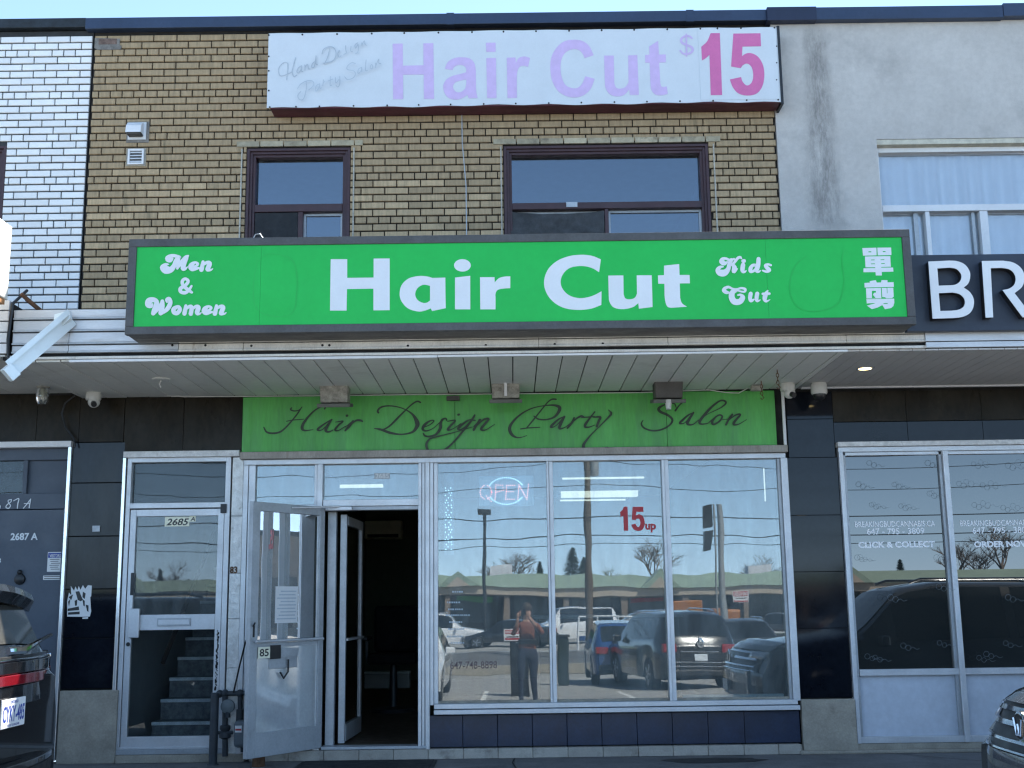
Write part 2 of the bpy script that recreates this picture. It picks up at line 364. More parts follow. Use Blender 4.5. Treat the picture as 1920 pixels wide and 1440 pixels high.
# painted bay lines on the lot
m_line = M('road_paint', (.62, .62, .58), .8, var=.2, scale=4)
for i, x in enumerate((-6.2, -3.4, -.6, 2.2, 5.0, 7.8)):
    vs = [(x, -11.5, G(-11.5) + .004), (x + .1, -11.5, G(-11.5) + .004), (x + .1, -16, G(-16) + .004), (x, -16, G(-16) + .004)]
    MB().add(vs, [(0, 1, 2, 3)]).build('bay_line', m_line, kind='structure')

# ---------------------------------------------------------------- wall helpers
def slab(name, mat, parent, x0, x1, z0, z1, y0, y1, holes, bevel=0):
    xs = sorted({x0, x1} | {v for h in holes for v in h[:2] if x0 < v < x1}); zs = sorted({z0, z1} | {v for h in holes for v in h[2:] if z0 < v < z1})
    mb = MB()
    for a, b in zip(xs[:-1], xs[1:]):
        run = None
        for c, d in zip(zs[:-1], zs[1:]):
            mx, mz = (a + b) / 2, (c + d) / 2
            if any(h[0] < mx < h[1] and h[2] < mz < h[3] for h in holes):
                if run: mb.box(a, b, y0, y1, *run); run = None
            else: run = (run[0], d) if run else (c, d)
        if run: mb.box(a, b, y0, y1, *run)
    return mb.build(name, mat, parent)
RH, BM = .0703, .2198
def chamfer_brick(L, H):
    c = .004; D = .034
    vs = [(0, D, 0), (L, D, 0), (L, D, H), (0, D, H), (0, c, 0), (L, c, 0), (L, c, H), (0, c, H), (c, 0, c), (L - c, 0, c), (L - c, 0, H - c), (c, 0, H - c)]
    fs = [(0, 1, 5, 4), (1, 2, 6, 5), (2, 3, 7, 6), (3, 0, 4, 7), (4, 5, 9, 8), (5, 6, 10, 9), (6, 7, 11, 10), (7, 4, 8, 11), (8, 9, 10, 11)]
    return vs, fs
def lay_bricks(parent, mat, x0, x1, z1, z0, xref, holes, hide, maxn, mixed=False):
    protos = {}
    def proto(L):
        if L not in protos:
            vs, fs = chamfer_brick(L, RH - .0135); me = bpy.data.meshes.new('brick'); me.from_pydata(vs, [], fs); me.materials.append(mat); protos[L] = me
        return protos[L]
    items = []
    r = -1
    while True:
        zc = 6.943 - r * RH
        if zc < z0: break
        if zc < z1:
            head = r % 6 == 2; xs = []
            if head:
                x = xref - BM * 40 + BM * .25; k = 0
                while x < x1:
                    w = BM if (mixed and k % 3 == 0) else BM / 2
                    xs.append((x, x + w)); x += w; k += 1
            else:
                x = xref - BM * 40 + (BM / 2 if r % 2 else 0)
                while x < x1: xs.append((x, x + BM)); x += BM
            for a, b in xs:
                segs = [(max(a, x0), min(b, x1))]
                for h in holes:
                    if h[2] - RH * .35 < zc < h[3] + RH * .35:
                        ns = []
                        for s_, e in segs:
                            if e <= h[0] or s_ >= h[1]: ns.append((s_, e)); continue
                            if s_ < h[0]: ns.append((s_, h[0]))
                            if e > h[1]: ns.append((h[1], e))
                        segs = ns
                for s_, e in segs:
                    if e - s_ > .035: items.append((s_, e, zc))
        r += 1
    hid = lambda s_, e, z: any(h[0] < s_ and e < h[1] and h[2] < z < h[3] for h in hide)
    vis = [i for i in items if not hid(*i)]; rest = [i for i in items if hid(*i)]
    vis.sort(key=lambda i: (i[1] - i[0] > .15, -i[2]), reverse=True)
    rest += vis[maxn:]; vis = vis[:maxn]
    for s_, e, z in vis:
        L = round(e - s_ - .0105, 4); j = random.uniform(-.0018, .0018)
        if abs(L - (BM - .0105)) < .002: L = BM - .0105
        o = bpy.data.objects.new('brick', proto(round(L, 4))); o.location = (s_ + .005, -.003 + j, z - RH / 2 + .0067); o.rotation_euler = (0, random.uniform(-.004, .004), random.uniform(-.006, .006))
        link(o, parent)
    if rest:
        mb = MB()
        for s_, e, z in rest:
            vs, fs = chamfer_brick(e - s_ - .0105, RH - .0135); j = random.uniform(-.0018, .0018)
            mb.add([(v[0] + s_ + .005, v[1] - .003 + j, v[2] + z - RH / 2 + .0067) for v in vs], fs)
        m_ = mb.build('brickwork', mat, parent, kind='stuff')
XL, XR, XW = -3.9, 2.515, 9.0          # party lines of the three buildings
win1 = (X(461, 360), X(656, 360), Z(560, 482), Z(560, 277)); win2 = (X(945, 350), X(1331, 350), Z(560, 482), Z(1140, 271))
winW = (X(-160, 350), X(7, 350), Z(3, 425), Z(3, 273)); winS = (X(1650, 370), X(2120, 370), Z(1700, 480), Z(1700, 262))
ZU = 3.50       # underside of the upper storeys' masonry

tan = thing('brick_shop_building', 'two storey tan brick shop building with soot dark joints behind the green haircut sign', 'building', (-.7, 0, .35))
slab('wall', m_mortar, tan, XL + .005, XR - .005, ZU, 7.02, .018, .26, [win1, win2])
lay_bricks(tan, m_tan, XL + .012, XR - .004, 6.99, 3.90, X(866 / 3, 63), [win1, win2], [(-2.1, 2.3, 6.17, 6.8), (-2.7, XR, 3.5, 4.36)], 300)
# shell of the upper rooms and the salon
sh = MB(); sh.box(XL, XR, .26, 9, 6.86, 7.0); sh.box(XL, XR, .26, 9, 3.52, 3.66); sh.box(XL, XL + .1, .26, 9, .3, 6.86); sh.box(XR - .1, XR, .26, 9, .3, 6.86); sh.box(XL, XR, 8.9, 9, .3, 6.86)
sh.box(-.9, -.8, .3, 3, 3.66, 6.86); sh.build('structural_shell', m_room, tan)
cop = bx('roof_coping', m_coping, tan, XL - .06, XR - .045, -.07, .30, Z(900, 51), Z(900, 31), .004)
for px in (838, 1285): bx('coping_joint', m_coping, tan, X(px, 40), X(px, 40) + .07, -.074, .30, Z(900, 52), Z(900, 31) + .004)

def window_unit(parent, w, mats, rail_px, split_px, g, frame=.055, depth=.05, inset=.055, top_in=.0):
    """fixed light over a sliding pair; w = opening, rail/split in metres"""
    x0, x1, z0, z1 = w; mf, mi = mats
    fr = thing  # readability only
    mb = MB(); y0, y1 = inset - .03, inset + .09
    for k, (t, yy) in enumerate(((.026, y0 - .02), (.05, y0), (.074, y0 + .02))):
        a = t - .026
        mb.box(x0 + a, x0 + t, yy, y1, z0 + a, z1 - a); mb.box(x1 - t, x1 - a, yy, y1, z0 + a, z1 - a); mb.box(x0 + t, x1 - t, yy, y1, z1 - t, z1 - a); mb.box(x0 + t, x1 - t, yy, y1, z0 + a, z0 + t)
    f = mb.build('window', mf, parent, bevel=.003)
    ri = .074; zr0, zr1 = rail_px
    bx('mullion', mf, f, x0 + ri, x1 - ri, y0 + .012, y1, zr0, zr1, .003)
    bx('pane', g, f, x0 + ri, x1 - ri, y1 - .03, y1 - .024, zr1, z1 - ri)
    sx0, sx1 = split_px
    bx('mullion', mf, f, sx0, sx1, y0 + .02, y1, z0 + ri, zr0 - .002, .003)
    for a, b, yy in ((x0 + ri, sx0, y1 - .012), (sx1, x1 - ri, y1 - .026)):
        m2 = MB(); t = .022
        m2.box(a, a + t, yy - .02, yy + .01, z0 + ri, zr0 - .003); m2.box(b - t, b, yy - .02, yy + .01, z0 + ri, zr0 - .003); m2.box(a + t, b - t, yy - .02, yy + .01, zr0 - .003 - t, zr0 - .003)
        m2.build('sash', mi, f); bx('pane', g, f, a + t, b - t, yy - .002, yy + .004, z0 + ri, zr0 - t - .003)
    return f
w1 = window_unit(tan, win1, (m_maroon, m_alu_d), (Z(560, 394), Z(560, 380)), (X(557, 410), X(566, 410)), g_up)
w2 = window_unit(tan, win2, (m_maroon, m_alu_d), (Z(1140, 388), Z(1140, 376)), (X(1135, 410), X(1142, 410)), g_up)
# pale caulk beads beside the windows and a bleached lintel course
m_caulk = M('pale_caulk', (.42, .40, .34), .8, var=.25, scale=30)
for w, pa, pb in ((win1, 452, 663), (win2, 940, 1341)):
    for p in (pa, pb):
        x = X(p, 350); o = bx('caulk_bead', m_caulk, tan, x - .006, x + .006, -.012, .008, w[2], w[3] - .01)
for w in (win1, win2):
    x = w[0] - .1
    while x < w[1] + .06:
        e = min(x + BM, w[1] + .12); bx('lintel_brick', M('bleached_brick', (.42, .37, .26), .85, var=.2, scale=20, rnd=.25, bump=1, bscale=100, dirt=[((.08, .07, .05), .6, .55, 12)]), tan, x + .005, e - .005, -.014, .008, w[3] + .012, w[3] + .064, .003); x += BM
bx('insect_screen', M('insect_screen_mesh', (.022, .025, .028), .9, var=.2), w1, win1[0] + .08, X(557, 410) - .004, .05, .052, win1[2] + .08, Z(560, 394) - .006)
# grey patch of mortar near the parapet
x0, x1, z0, z1 = rect(178, 72, 229, 94); MB().prism([(x0, z0 + .02), (x0, z1), (x1 - .02, z1 - .01), (x1 - .02, z1 - .07), (x1, z0 + .03), (x1 - .01, z0), (x0 + .03, z0)], -.011, -.002).build('mortar_patch', M('mortar_smear', (.19, .18, .165), .9, var=.35, scale=16, bump=.8), tan)
x0, x1, z0, z1 = rect(186, 74, 220, 84); bx('exposed_brick', M('red_brick_scrap', (.16, .11, .09), .9, var=.5, scale=30), tan, x0, x1, -.015, -.003, z0, z1)
# cloth and sticker in the wide window
x0, x1, z0, z1 = rect(958, 392, 1134, 470)
mb = MB(); N = 22
for i in range(N + 1):
    for j in range(11):
        u = i / N; v = j / 10; mb.v.append((x0 + u * (x1 - x0), .052 + .010 * math.sin(u * 9 + v * 7) + .006 * math.sin(u * 23 - v * 17), z1 - v * (z1 - z0) - (1 - v) * .03 * math.sin(u * math.pi)))
for i in range(N):
    for j in range(10): mb.f.append((i * 11 + j, i * 11 + j + 1, (i + 1) * 11 + j + 1, (i + 1) * 11 + j)); mb.m.append(0)
single(mb, 'window_cloth', m_cloth, 'dark sagging cloth hung over the lower pane of the wide brown window', 'curtain', smooth=True)
x0, x1, z0, z1 = rect(1062, 377, 1083, 386); single(MB().box(x0, x1, .028, .0325, z0, z1), 'sticker', m_alu_d, 'small grey maker sticker on the rail of the wide brown window', 'sticker')

# ---------------------------------------------------------------- white brick building
whb = thing('white_brick_building', 'white glazed brick building with thin dark joints next to the tan brick shop', 'building', (-6, 0, .35))
slab('wall', m_mortar_w, whb, -9.5, XL - .004, ZU, 7.03, .014, .26, [winW])
lay_bricks(whb, m_white, X(-80, 350), XL - .006, 7.0, 3.90, X(397 / 3, 63) + .0, [winW], [(-9, X(-8, 300), 3, 8)], 300, True)
bx('roof_coping', m_coping2, whb, -9.5, XL - .062, -.05, .30, Z(80, 56), Z(80, 39), .003)
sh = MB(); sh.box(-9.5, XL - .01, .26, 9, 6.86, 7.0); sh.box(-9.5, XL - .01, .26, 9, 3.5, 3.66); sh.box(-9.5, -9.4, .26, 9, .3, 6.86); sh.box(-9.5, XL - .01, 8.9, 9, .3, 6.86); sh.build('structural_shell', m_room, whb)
window_unit(whb, winW, (m_maroon, m_alu_d), (Z(3, 380), Z(3, 370)), (winW[1] - .5, winW[1] - .46), g_up)
slab('ground_floor_wall', m_tile2, whb, -9.5, X(-60, 1100), .3, ZU, .01, .26, [])

# ---------------------------------------------------------------- stucco building
stb = thing('stucco_building', 'grey stucco building with a curtained white window beside the tan brick shop', 'building', (6, 0, .35))
slab('wall', m_stucco, stb, XR - .003, XW, ZU, 7.03, -.02, .26, [winS])
bx('roof_coping', m_coping, stb, XR - .043, X(1873, 30), -.10, .30, Z(1700, 44), Z(1700, 21), .004)
bx('roof_coping', m_coping, stb, X(1873, 30) + .002, XW, -.105, .30, Z(1700, 42), Z(1700, 18), .004)
bx('coping_cap', M('dark_coping_cap', (.012, .02, .05), .5, var=.1), stb, XR - .048, X(1526, 34), -.107, .30, Z(1700, 45), Z(1700, 20), .004)
# run of dirty water down the wall
mb = MB(); pts = []; fade = []
for k in range(15):
    t = k / 14; x = X(1526 + 24 * t, 52 + 380 * t); w = .10 + .05 * math.sin(k * 1.7) ** 2 + .10 * t
    for j in range(5): mb.v.append((x + w * (j - 2) / 2, -.0235, Z(1535, 50 + 385 * t))); fade.append((0, .6, 1, .6, 0)[j] * (.15 if k in (0, 14) else 1))
for k in range(14):
    for j in range(4): mb.f.append((k * 5 + j, k * 5 + j + 1, k * 5 + j + 6, k * 5 + j + 5)); mb.m.append(0)
st = bpy.data.materials.new('water_stain_run'); st.use_nodes = True; MATS['water_stain_run'] = st
n = st.node_tree.nodes; l = st.node_tree.links; bs = n['Principled BSDF']; bs.inputs['Base Color'].default_value = (.19, .185, .18, 1); bs.inputs['Roughness'].default_value = .95
gg = n.new('ShaderNodeNewGeometry'); mp = n.new('ShaderNodeMapping'); mp.inputs['Scale'].default_value = (5, 5, 1.3); no = n.new('ShaderNodeTexNoise'); no.inputs['Scale'].default_value = 2.4; no.inputs['Detail'].default_value = 10; no.inputs['Roughness'].default_value = .8
at_ = n.new('ShaderNodeAttribute'); at_.attribute_name = 'fade'; mm = n.new('ShaderNodeMath'); mm.operation = 'MULTIPLY'
mrg = n.new('ShaderNodeMapRange'); mrg.inputs[1].default_value = .36; mrg.inputs[2].default_value = .66; mrg.inputs[4].default_value = .6
tr = n.new('ShaderNodeBsdfTransparent'); mx = n.new('ShaderNodeMixShader')
l.new(gg.outputs['Position'], mp.inputs[0]); l.new(mp.outputs[0], no.inputs['Vector']); l.new(no.outputs['Fac'], mrg.inputs[0]); l.new(mrg.outputs[0], mm.inputs[0]); l.new(at_.outputs['Fac'], mm.inputs[1]); l.new(mm.outputs[0], mx.inputs[0]); l.new(tr.outputs[0], mx.inputs[1]); l.new(bs.outputs[0], mx.inputs[2]); l.new(mx.outputs[0], n['Material Output'].inputs[0])
so_ = mb.build('water_stain', st, stb); fa = so_.data.attributes.new('fade', 'FLOAT', 'POINT'); fa.data.foreach_set('value', fade)
sh = MB(); sh.box(XR + .005, XW, .26, 6, 6.86, 7.0); sh.box(XR + .005, XW, .26, 6, 3.5, 3.66); sh.box(XW - .1, XW, .26, 6, .3, 6.86); sh.box(XR + .005, XW, 5.9, 6, .3, 6.86); sh.build('structural_shell', m_roomw, stb)
x0, x1, z0, z1 = winS
bx('lintel_trim', M('cream_trim', (.55, .52, .42), .7, var=.2, scale=14), stb, x0, x1, -.015, .12, z1 - .052, z1 - .002, .003)
mb = MB(); zr1, zr0 = Z(1750, 380), Z(1750, 392)
mb.box(x0, x0 + .035, .06, .15, z0, z1 - .054); mb.box(x0 + .035, x1, .06, .15, z1 - .10, z1 - .054); mb.box(x0 + .035, x1, .055, .15, zr0, zr1)
W_ = mb.build('window', m_white_p, stb, bevel=.003)
for a, b in ((1742, 1750), (1845, 1860)): bx('mullion', m_white_p, W_, X(a, 430), X(b, 430), .062, .15, z0, zr0 - .002, .003)
bx('mullion', m_alu_d, W_, X(1722, 430), X(1730, 430), .10, .13, z0, zr0 - .004); bx('mullion', m_alu_d, W_, X(1832, 430), X(1838, 430), .10, .13, z0, zr0 - .004)
bx('pane', g_clear, W_, x0 + .036, x1, .116, .122, zr1 + .002, z1 - .102); bx('pane', g_clear, W_, x0 + .036, x1, .132, .138, z0, zr0 - .005)
def drape(x0, x1, z0, z1, y, n, amp, seed):
    random.seed(seed); mb = MB(); ph = [random.uniform(0, 6) for _ in range(4)]
    for i in range(n + 1):
        u = i / n; a = math.sin(u * n * .55 + ph[0] + 1.5 * math.sin(u * 9 + ph[1])) * amp + math.sin(u * n * .23 + ph[2]) * amp * .6
        for j in range(7): v = j / 6; mb.v.append((x0 + u * (x1 - x0), y + a * (.55 + .45 * v), z1 - v * (z1 - z0)))
    for i in range(n):
        for j in range(6): mb.f.append((i * 7 + j, i * 7 + j + 1, (i + 1) * 7 + j + 1, (i + 1) * 7 + j)); mb.m.append(0)
    return mb
single(drape(x0 + .02, x1, zr1 - .02, z1, .185, 170, .022, 3), 'curtain', m_curtain, 'gathered white sheer curtain behind the upper pane of the stucco wall window', 'curtain', smooth=True)
single(drape(x0 + .02, x1, z0 - .1, zr1 - .022, .20, 150, .024, 5), 'curtain', m_curtain, 'white sheer curtain behind the lower sliding panes of the stucco wall window', 'curtain', smooth=True)

# ---------------------------------------------------------------- canopy
FY = -1.63
can = thing('shop_canopy', 'aluminium canopy over the salon front with planked soffit and stained fascia', 'canopy', (-.6, -.8, 3.48))
CXL, CXR = X(22, 670, FY), 2.558
zz = [Z(150, p, FY) for p in (580, 599.5, 622.5, 646.5, 662.5)]; SOF = 3.485
seg = [CXL, X(131, 620, FY), X(336, 640, FY), X(457, 640, FY), X(1010, 640, FY), X(1252, 640, FY), 2.56, X(1733, 630, FY)]
for k in range(4):
    for a, b in zip(seg[:-1], seg[1:]):
        dark = a > seg[1] + .3
        if dark and k < 2: continue
        bx('fascia_panel', m_fascia_d if dark else m_fascia, can, a + .0015, b - .0015, FY - .012, FY + .01, zz[k + 1] + .016, zz[k] - .006, .004)
        bx('fascia_rib', m_fascia_d if dark else m_alu_d, can, a + .0015, b - .0015, FY - .024, FY + .01, zz[k + 1] + .001, zz[k + 1] + .014, .002)  # darker aluminium on the left ribs paints in their shaded bands
cb = MB(); cb.box(CXL + .01, X(1733, 630, FY), FY + .011, -.012, SOF + .035, zz[0] - .02); cb.build('canopy_core', m_gap, can)
bx('canopy_roof', m_fascia, can, CXL, X(1733, 630, FY), FY - .01, -.012, zz[0] - .018, zz[0] - .004)
bx('drip_rail', m_fascia_d, can, CXL + .15, X(1733, 630, FY), FY - .03, FY + .005, SOF + .012, SOF + .032, .003)
bx('soffit_trim', m_white_p, can, CXL + .45, X(820, 670, FY), FY - .035, FY + .0, SOF - .014, SOF + .006, .002)
bx('soffit_trim', m_white_p, can, X(820, 670, FY) + .003, CXR, FY - .033, FY + .0, SOF - .010, SOF + .006, .002)
# plank joints measured along the front edge
pitch_ = (X(1150, 668, FY) - X(773, 671, FY)) / 8; xk = X(773, 671, FY) - pitch_ * 20
while xk < CXR - .02:
    a, b = max(xk, CXL + .01), min(xk + pitch_, CXR)
    if b - a > .03: bx('soffit_plank', m_soffit, can, a + .0045, b - .0045, FY + .004, -.035, SOF - random.uniform(0, .003), SOF + .015, .002)
    xk += pitch_
bx('soffit_backing', m_gap, can, CXL, CXR, FY + .004, -.015, SOF + .018, SOF + .033)
for i, (px, py) in enumerate(((324, 648), (386, 648), (472, 649), (605, 648), (618, 648), (765, 649), (911, 648), (1040, 646), (1130, 645))):
    x, z = ray(px, py, FY); single(MB().lathe([(.009, -.016 + FY), (.009, FY)], 8, (x, 0, z), 'Y'), 'bolt_hole', m_gap, '', '') if False else MB().lathe([(.010, FY - .0135), (.010, FY)], 8, (x, 0, z), 'Y').build('bolt', m_gap, can)

can2 = thing('neighbour_canopy', 'smooth grey canopy soffit with a lit downlight under the white letters', 'canopy', (5.5, -.8, 3.48))
xa = X(1733, 630, FY) + .003
for k, (p, q) in enumerate(((622, 640), (640.5, 652))): bx('fascia_panel', m_fascia, can2, xa, XW, FY - .012 - .006 * k, FY + .01, Z(1820, q, FY) + .003, Z(1820, p, FY) - .003, .002)
bx('canopy_core', m_gap, can2, xa, XW, FY + .012, -.03, SOF + .02, 3.86)
bx('soffit_trim', m_white_p, can2, CXR + .03, XW, -.10, -.06, SOF - .012, SOF + .008, .002)
x = CXR + .004; k = 0
while x < 7.4:
    bx('soffit_strip', m_soffit2, can2, x + .0015, x + .098, FY + .004, -.035, SOF - .001, SOF + .012, .0025); x += .10
x0, z0 = ray(1, 660, FY)
can3 = thing('neighbour_canopy', 'ageing white canopy at the white brick building, ending beside the bent gutter', 'canopy', (-6, -.8, 3.48))
for k in range(5): bx('fascia_panel', m_white_p, can3, -8, CXL - .035, FY - .02, FY + .01, 3.55 + k * .085, 3.625 + k * .085, .003)
bx('canopy_core', m_gap, can3, -8, CXL - .03, FY + .012, -.012, SOF + .06, 3.95)
x = CXL - .05
while x > -6.5:
    bx('soffit_plank', m_soffit, can3, x - .197, x - .003, FY + .004, -.035, SOF + .045, SOF + .058, .002); x -= .2
bx('seam_gap', m_gap, can3, CXL - .075, CXL - .032, FY + .02, -.04, SOF + .02, SOF + .045)
bx('edge_trim', m_soffit, can3, CXL - .03, CXL + .008, FY, -.04, SOF - .005, SOF + .05, .003)
single(MB().tube([(CXL - .012, FY - .03, 3.50), (CXL - .02, FY - .04, 3.65), (CXL - .006, FY - .035, 3.93), (CXL + .0, FY + .2, 4.1)], .012, 6), 'cable', m_black, 'black cable hanging down the joint between the two canopies', 'cable', smooth=True)

# ---------------------------------------------------------------- bent gutter length hanging off the fascia
A = Vector((X(128, 590, -1.70), -1.70, Z(128, 590, -1.70))); B_ = Vector((X(12, 688, -2.02), -2.02, Z(12, 688, -2.02)))
gt = thing('fallen_gutter', 'bent white metal gutter length hanging down across the canopy fascia', 'gutter', tuple(A))
d = (B_ - A).normalized(); up = Vector((0, 0, 1)); sdv = d.cross(up).normalized(); nn = sdv.cross(d).normalized()
L = (B_ - A).length; cen = (A + B_) / 2
m_gut = M('white_gutter_metal', (.78, .84, .83), .35, metal=.2, var=.03)
MB().obox(cen + nn * -.045 + sdv * 0, d * (L / 2), nn * .050, sdv * .002).build('front_face', m_gut, gt)
MB().obox(cen + nn * .006 - sdv * .022, d * (L / 2), nn * .002, sdv * .020).build('lip', m_gut, gt)
MB().obox(cen + nn * .022 - sdv * .044, d * (L / 2), nn * .020, sdv * .002).build('back_face', m_gut, gt)
MB().obox(B_ + nn * -.045 + d * .012 - sdv * .02, d * .04, nn * .054, sdv * .028).build('end_cap', m_gut, gt, bevel=.004)
br = Vector((X(108, 600, -1.72), -1.72, Z(108, 612, -1.72)))
MB().prism([(br.x - .02, br.z + .09), (br.x + .09, br.z + .12), (br.x + .10, br.z + .06), (br.x + .02, br.z - .03), (br.x - .03, br.z - .05)], -1.735, -1.69).build('bracket', m_gut, gt)

# ---------------------------------------------------------------- end of the neighbour's light box on the left
nb = thing('light_box_sign', 'sunlit cream end of a neighbouring light box sign above the white brick canopy', 'sign', (-4.3, -1.9, 3.9))
x0 = X(20, 450, -1.95); z1 = Z(10, 412, -2.1); z0 = Z(10, 552, -2.1)
bx('cabinet', M('cream_cabinet', (.78, .76, .68), .5, var=.06, scale=4, dirt=[((.4, .3, .2), .4, .7, 8)]), nb, x0 - 1.6, x0, -2.45, -1.93, z0, z1, .01)
bx('bottom_trim', M('orange_rust_trim', (.42, .20, .08), .6, var=.2), nb, x0 - 1.6, x0 - .01, -2.42, -1.96, z0 - .04, z0 - .002)
MB().tube([(x0 - .02, -1.66, z0 + .12), (x0 + .10, -1.45, z0 + .0), (X(50, 562, -.9), -.9, Z(50, 562, -.9))], .016, 6).build('stay_bar', m_rust, nb)

# ---------------------------------------------------------------- upper white banner sign
BY = -.22
bn = thing('banner_sign', 'faded white banner sign with lilac haircut lettering and pink fifteen dollar price', 'sign', (.17, -.1, 6.13))
bx0, bx1 = X(502, 130, BY), X(1461, 120, BY); bz1, bz0 = Z(960, 57, BY), Z(960, 196, BY)
bx('box', m_maroon2, bn, bx0 + .03, bx1 - .005, BY + .006, -.018, bz0 - .01, bz1, .006)
mb = MB(); N = 60                                    # slightly slack vinyl
for i in range(N + 1):
    u = i / N; x = bx0 + u * (bx1 - bx0); sag = .006 * math.sin(u * N * 1.0) + .004 * math.sin(u * 17)
    mb.v += [(x, BY, bz0 + sag * 1.0 - .004), (x, BY - .0005, (bz0 + bz1) / 2), (x, BY, bz1 + sag * .4)]
for i in range(N):
    for j in range(2): mb.f.append((i * 3 + j, i * 3 + 3 + j, i * 3 + 4 + j, i * 3 + 1 + j)); mb.m.append(0)
o = mb.build('banner', m_banner, bn); so = o.modifiers.new('t', 'SOLIDIFY'); so.thickness = .003; so.offset = -1
bx('edge_strip', m_darkmetal, bn, bx1 - .004, bx1 + .02, BY - .01, -.02, bz0 - .03, bz1 + .01, .002)
TY = BY - .001
K = (720, 60); ks = 6.62; c_ = (1010, 50); cs = 7.385; D_ = (1250, 40); ds = 8.727
fill('letter', [[(107, 145), (232, 143), (235, 418), (490, 412), (488, 140), (612, 138), (622, 830), (495, 830), (492, 527), (237, 530), (238, 832), (113, 833)]], K, ks, TY, m_lilac, bn)
fill('letter', [[(755, 457), (790, 375, 1), (870, 325, 1), (960, 313, 1), (1060, 328, 1), (1120, 385, 1), (1138, 470, 1), (1140, 560), (1141, 690), (1148, 760, 1), (1163, 820), (1050, 822), (1036, 780), (960, 825, 1), (870, 838, 1), (780, 800, 1), (735, 690, 1), (765, 600, 1), (850, 545, 1), (940, 522, 1), (1018, 500), (1018, 450, 1), (985, 415, 1), (920, 410, 1), (870, 435, 1), (850, 472)], [(1022, 588), (940, 605, 1), (880, 630, 1), (857, 680, 1), (885, 735, 1), (940, 748, 1), (1000, 710, 1), (1020, 650, 1)]], K, ks, TY, m_lilac, bn)
fill('letter', [[(1270, 322), (1390, 322), (1396, 820), (1280, 820)], [(1265, 132), (1385, 132), (1386, 245), (1270, 247)]], K, ks, TY, m_lilac, bn)
fill('letter', [[(1523, 318), (1632, 316), (1636, 385), (1670, 325, 1), (1740, 303, 1), (1812, 322), (1788, 432), (1740, 420, 1), (1680, 435, 1), (1652, 510, 1), (1648, 600), (1650, 817), (1533, 820)]], K, ks, TY, m_lilac, bn)
fill('letter', [[(762, 395), (700, 270, 1), (610, 200, 1), (490, 180, 1), (350, 205, 1), (240, 300, 1), (175, 430, 1), (162, 580, 1), (185, 740, 1), (260, 880, 1), (370, 955, 1), (490, 980, 1), (620, 950, 1), (720, 860, 1), (775, 722), (645, 685), (600, 790, 1), (540, 845, 1), (470, 852, 1), (380, 815, 1), (325, 720, 1), (302, 580, 1), (320, 440, 1), (380, 350, 1), (480, 310, 1), (560, 325, 1), (610, 375, 1), (635, 435)]], c_, cs, TY, m_lilac, bn)
fill('letter', [[(905, 400), (1040, 400), (1048, 790), (1075, 845, 1), (1130, 858, 1), (1200, 835, 1), (1245, 770), (1240, 398), (1365, 393), (1388, 945), (1265, 945), (1255, 870), (1180, 945, 1), (1080, 965, 1), (980, 930, 1), (925, 840, 1), (915, 740)]], c_, cs, TY, m_lilac, bn)
fill('letter', [[(1530, 275), (1655, 195), (1665, 385), (1760, 385), (1762, 492), (1668, 497), (1685, 790), (1705, 830, 1), (1775, 828), (1788, 930), (1700, 950, 1), (1610, 935, 1), (1560, 870, 1), (1548, 780), (1538, 500), (1475, 497), (1475, 390), (1535, 388)]], c_, cs, TY, m_lilac, bn)
strokes('dollar_mark', [[(415, 280, 26), (370, 245, 34), (300, 245, 34), (240, 290, 36), (250, 350, 38), (330, 390, 38), (410, 430, 40), (420, 490, 38), (350, 535, 34), (270, 530, 30), (220, 480, 26)], [(320, 215, 26), (325, 570, 26)]], D_, ds, BY - .0015, m_lilac, bn)
x0, x1, z0, z1 = rect(1311, 54, 1458, 187, BY); bx('price_patch', m_banner, bn, x0, x1, BY - .004, BY - .001, z0, z1)
fill('numeral', [[(720, 193), (870, 192), (908, 1205), (722, 1207), (700, 545), (650, 595, 1), (578, 640), (567, 415), (660, 330, 1)]], D_, ds, BY - .0045, m_pink, bn)
fill('numeral', [[(1092, 200), (1535, 195), (1545, 407), (1240, 412), (1233, 570), (1290, 530, 1), (1380, 520, 1), (1490, 575, 1), (1570, 700, 1), (1598, 860, 1), (1570, 1050, 1), (1480, 1175, 1), (1330, 1213, 1), (1180, 1180, 1), (1085, 1080, 1), (1035, 950), (1217, 912), (1245, 990, 1), (1310, 1048, 1), (1375, 1020, 1), (1412, 940, 1), (1415, 840, 1), (1385, 740, 1), (1320, 690, 1), (1250, 715, 1), (1212, 765), (1055, 738)]], D_, ds, BY - .0045, m_pink, bn)
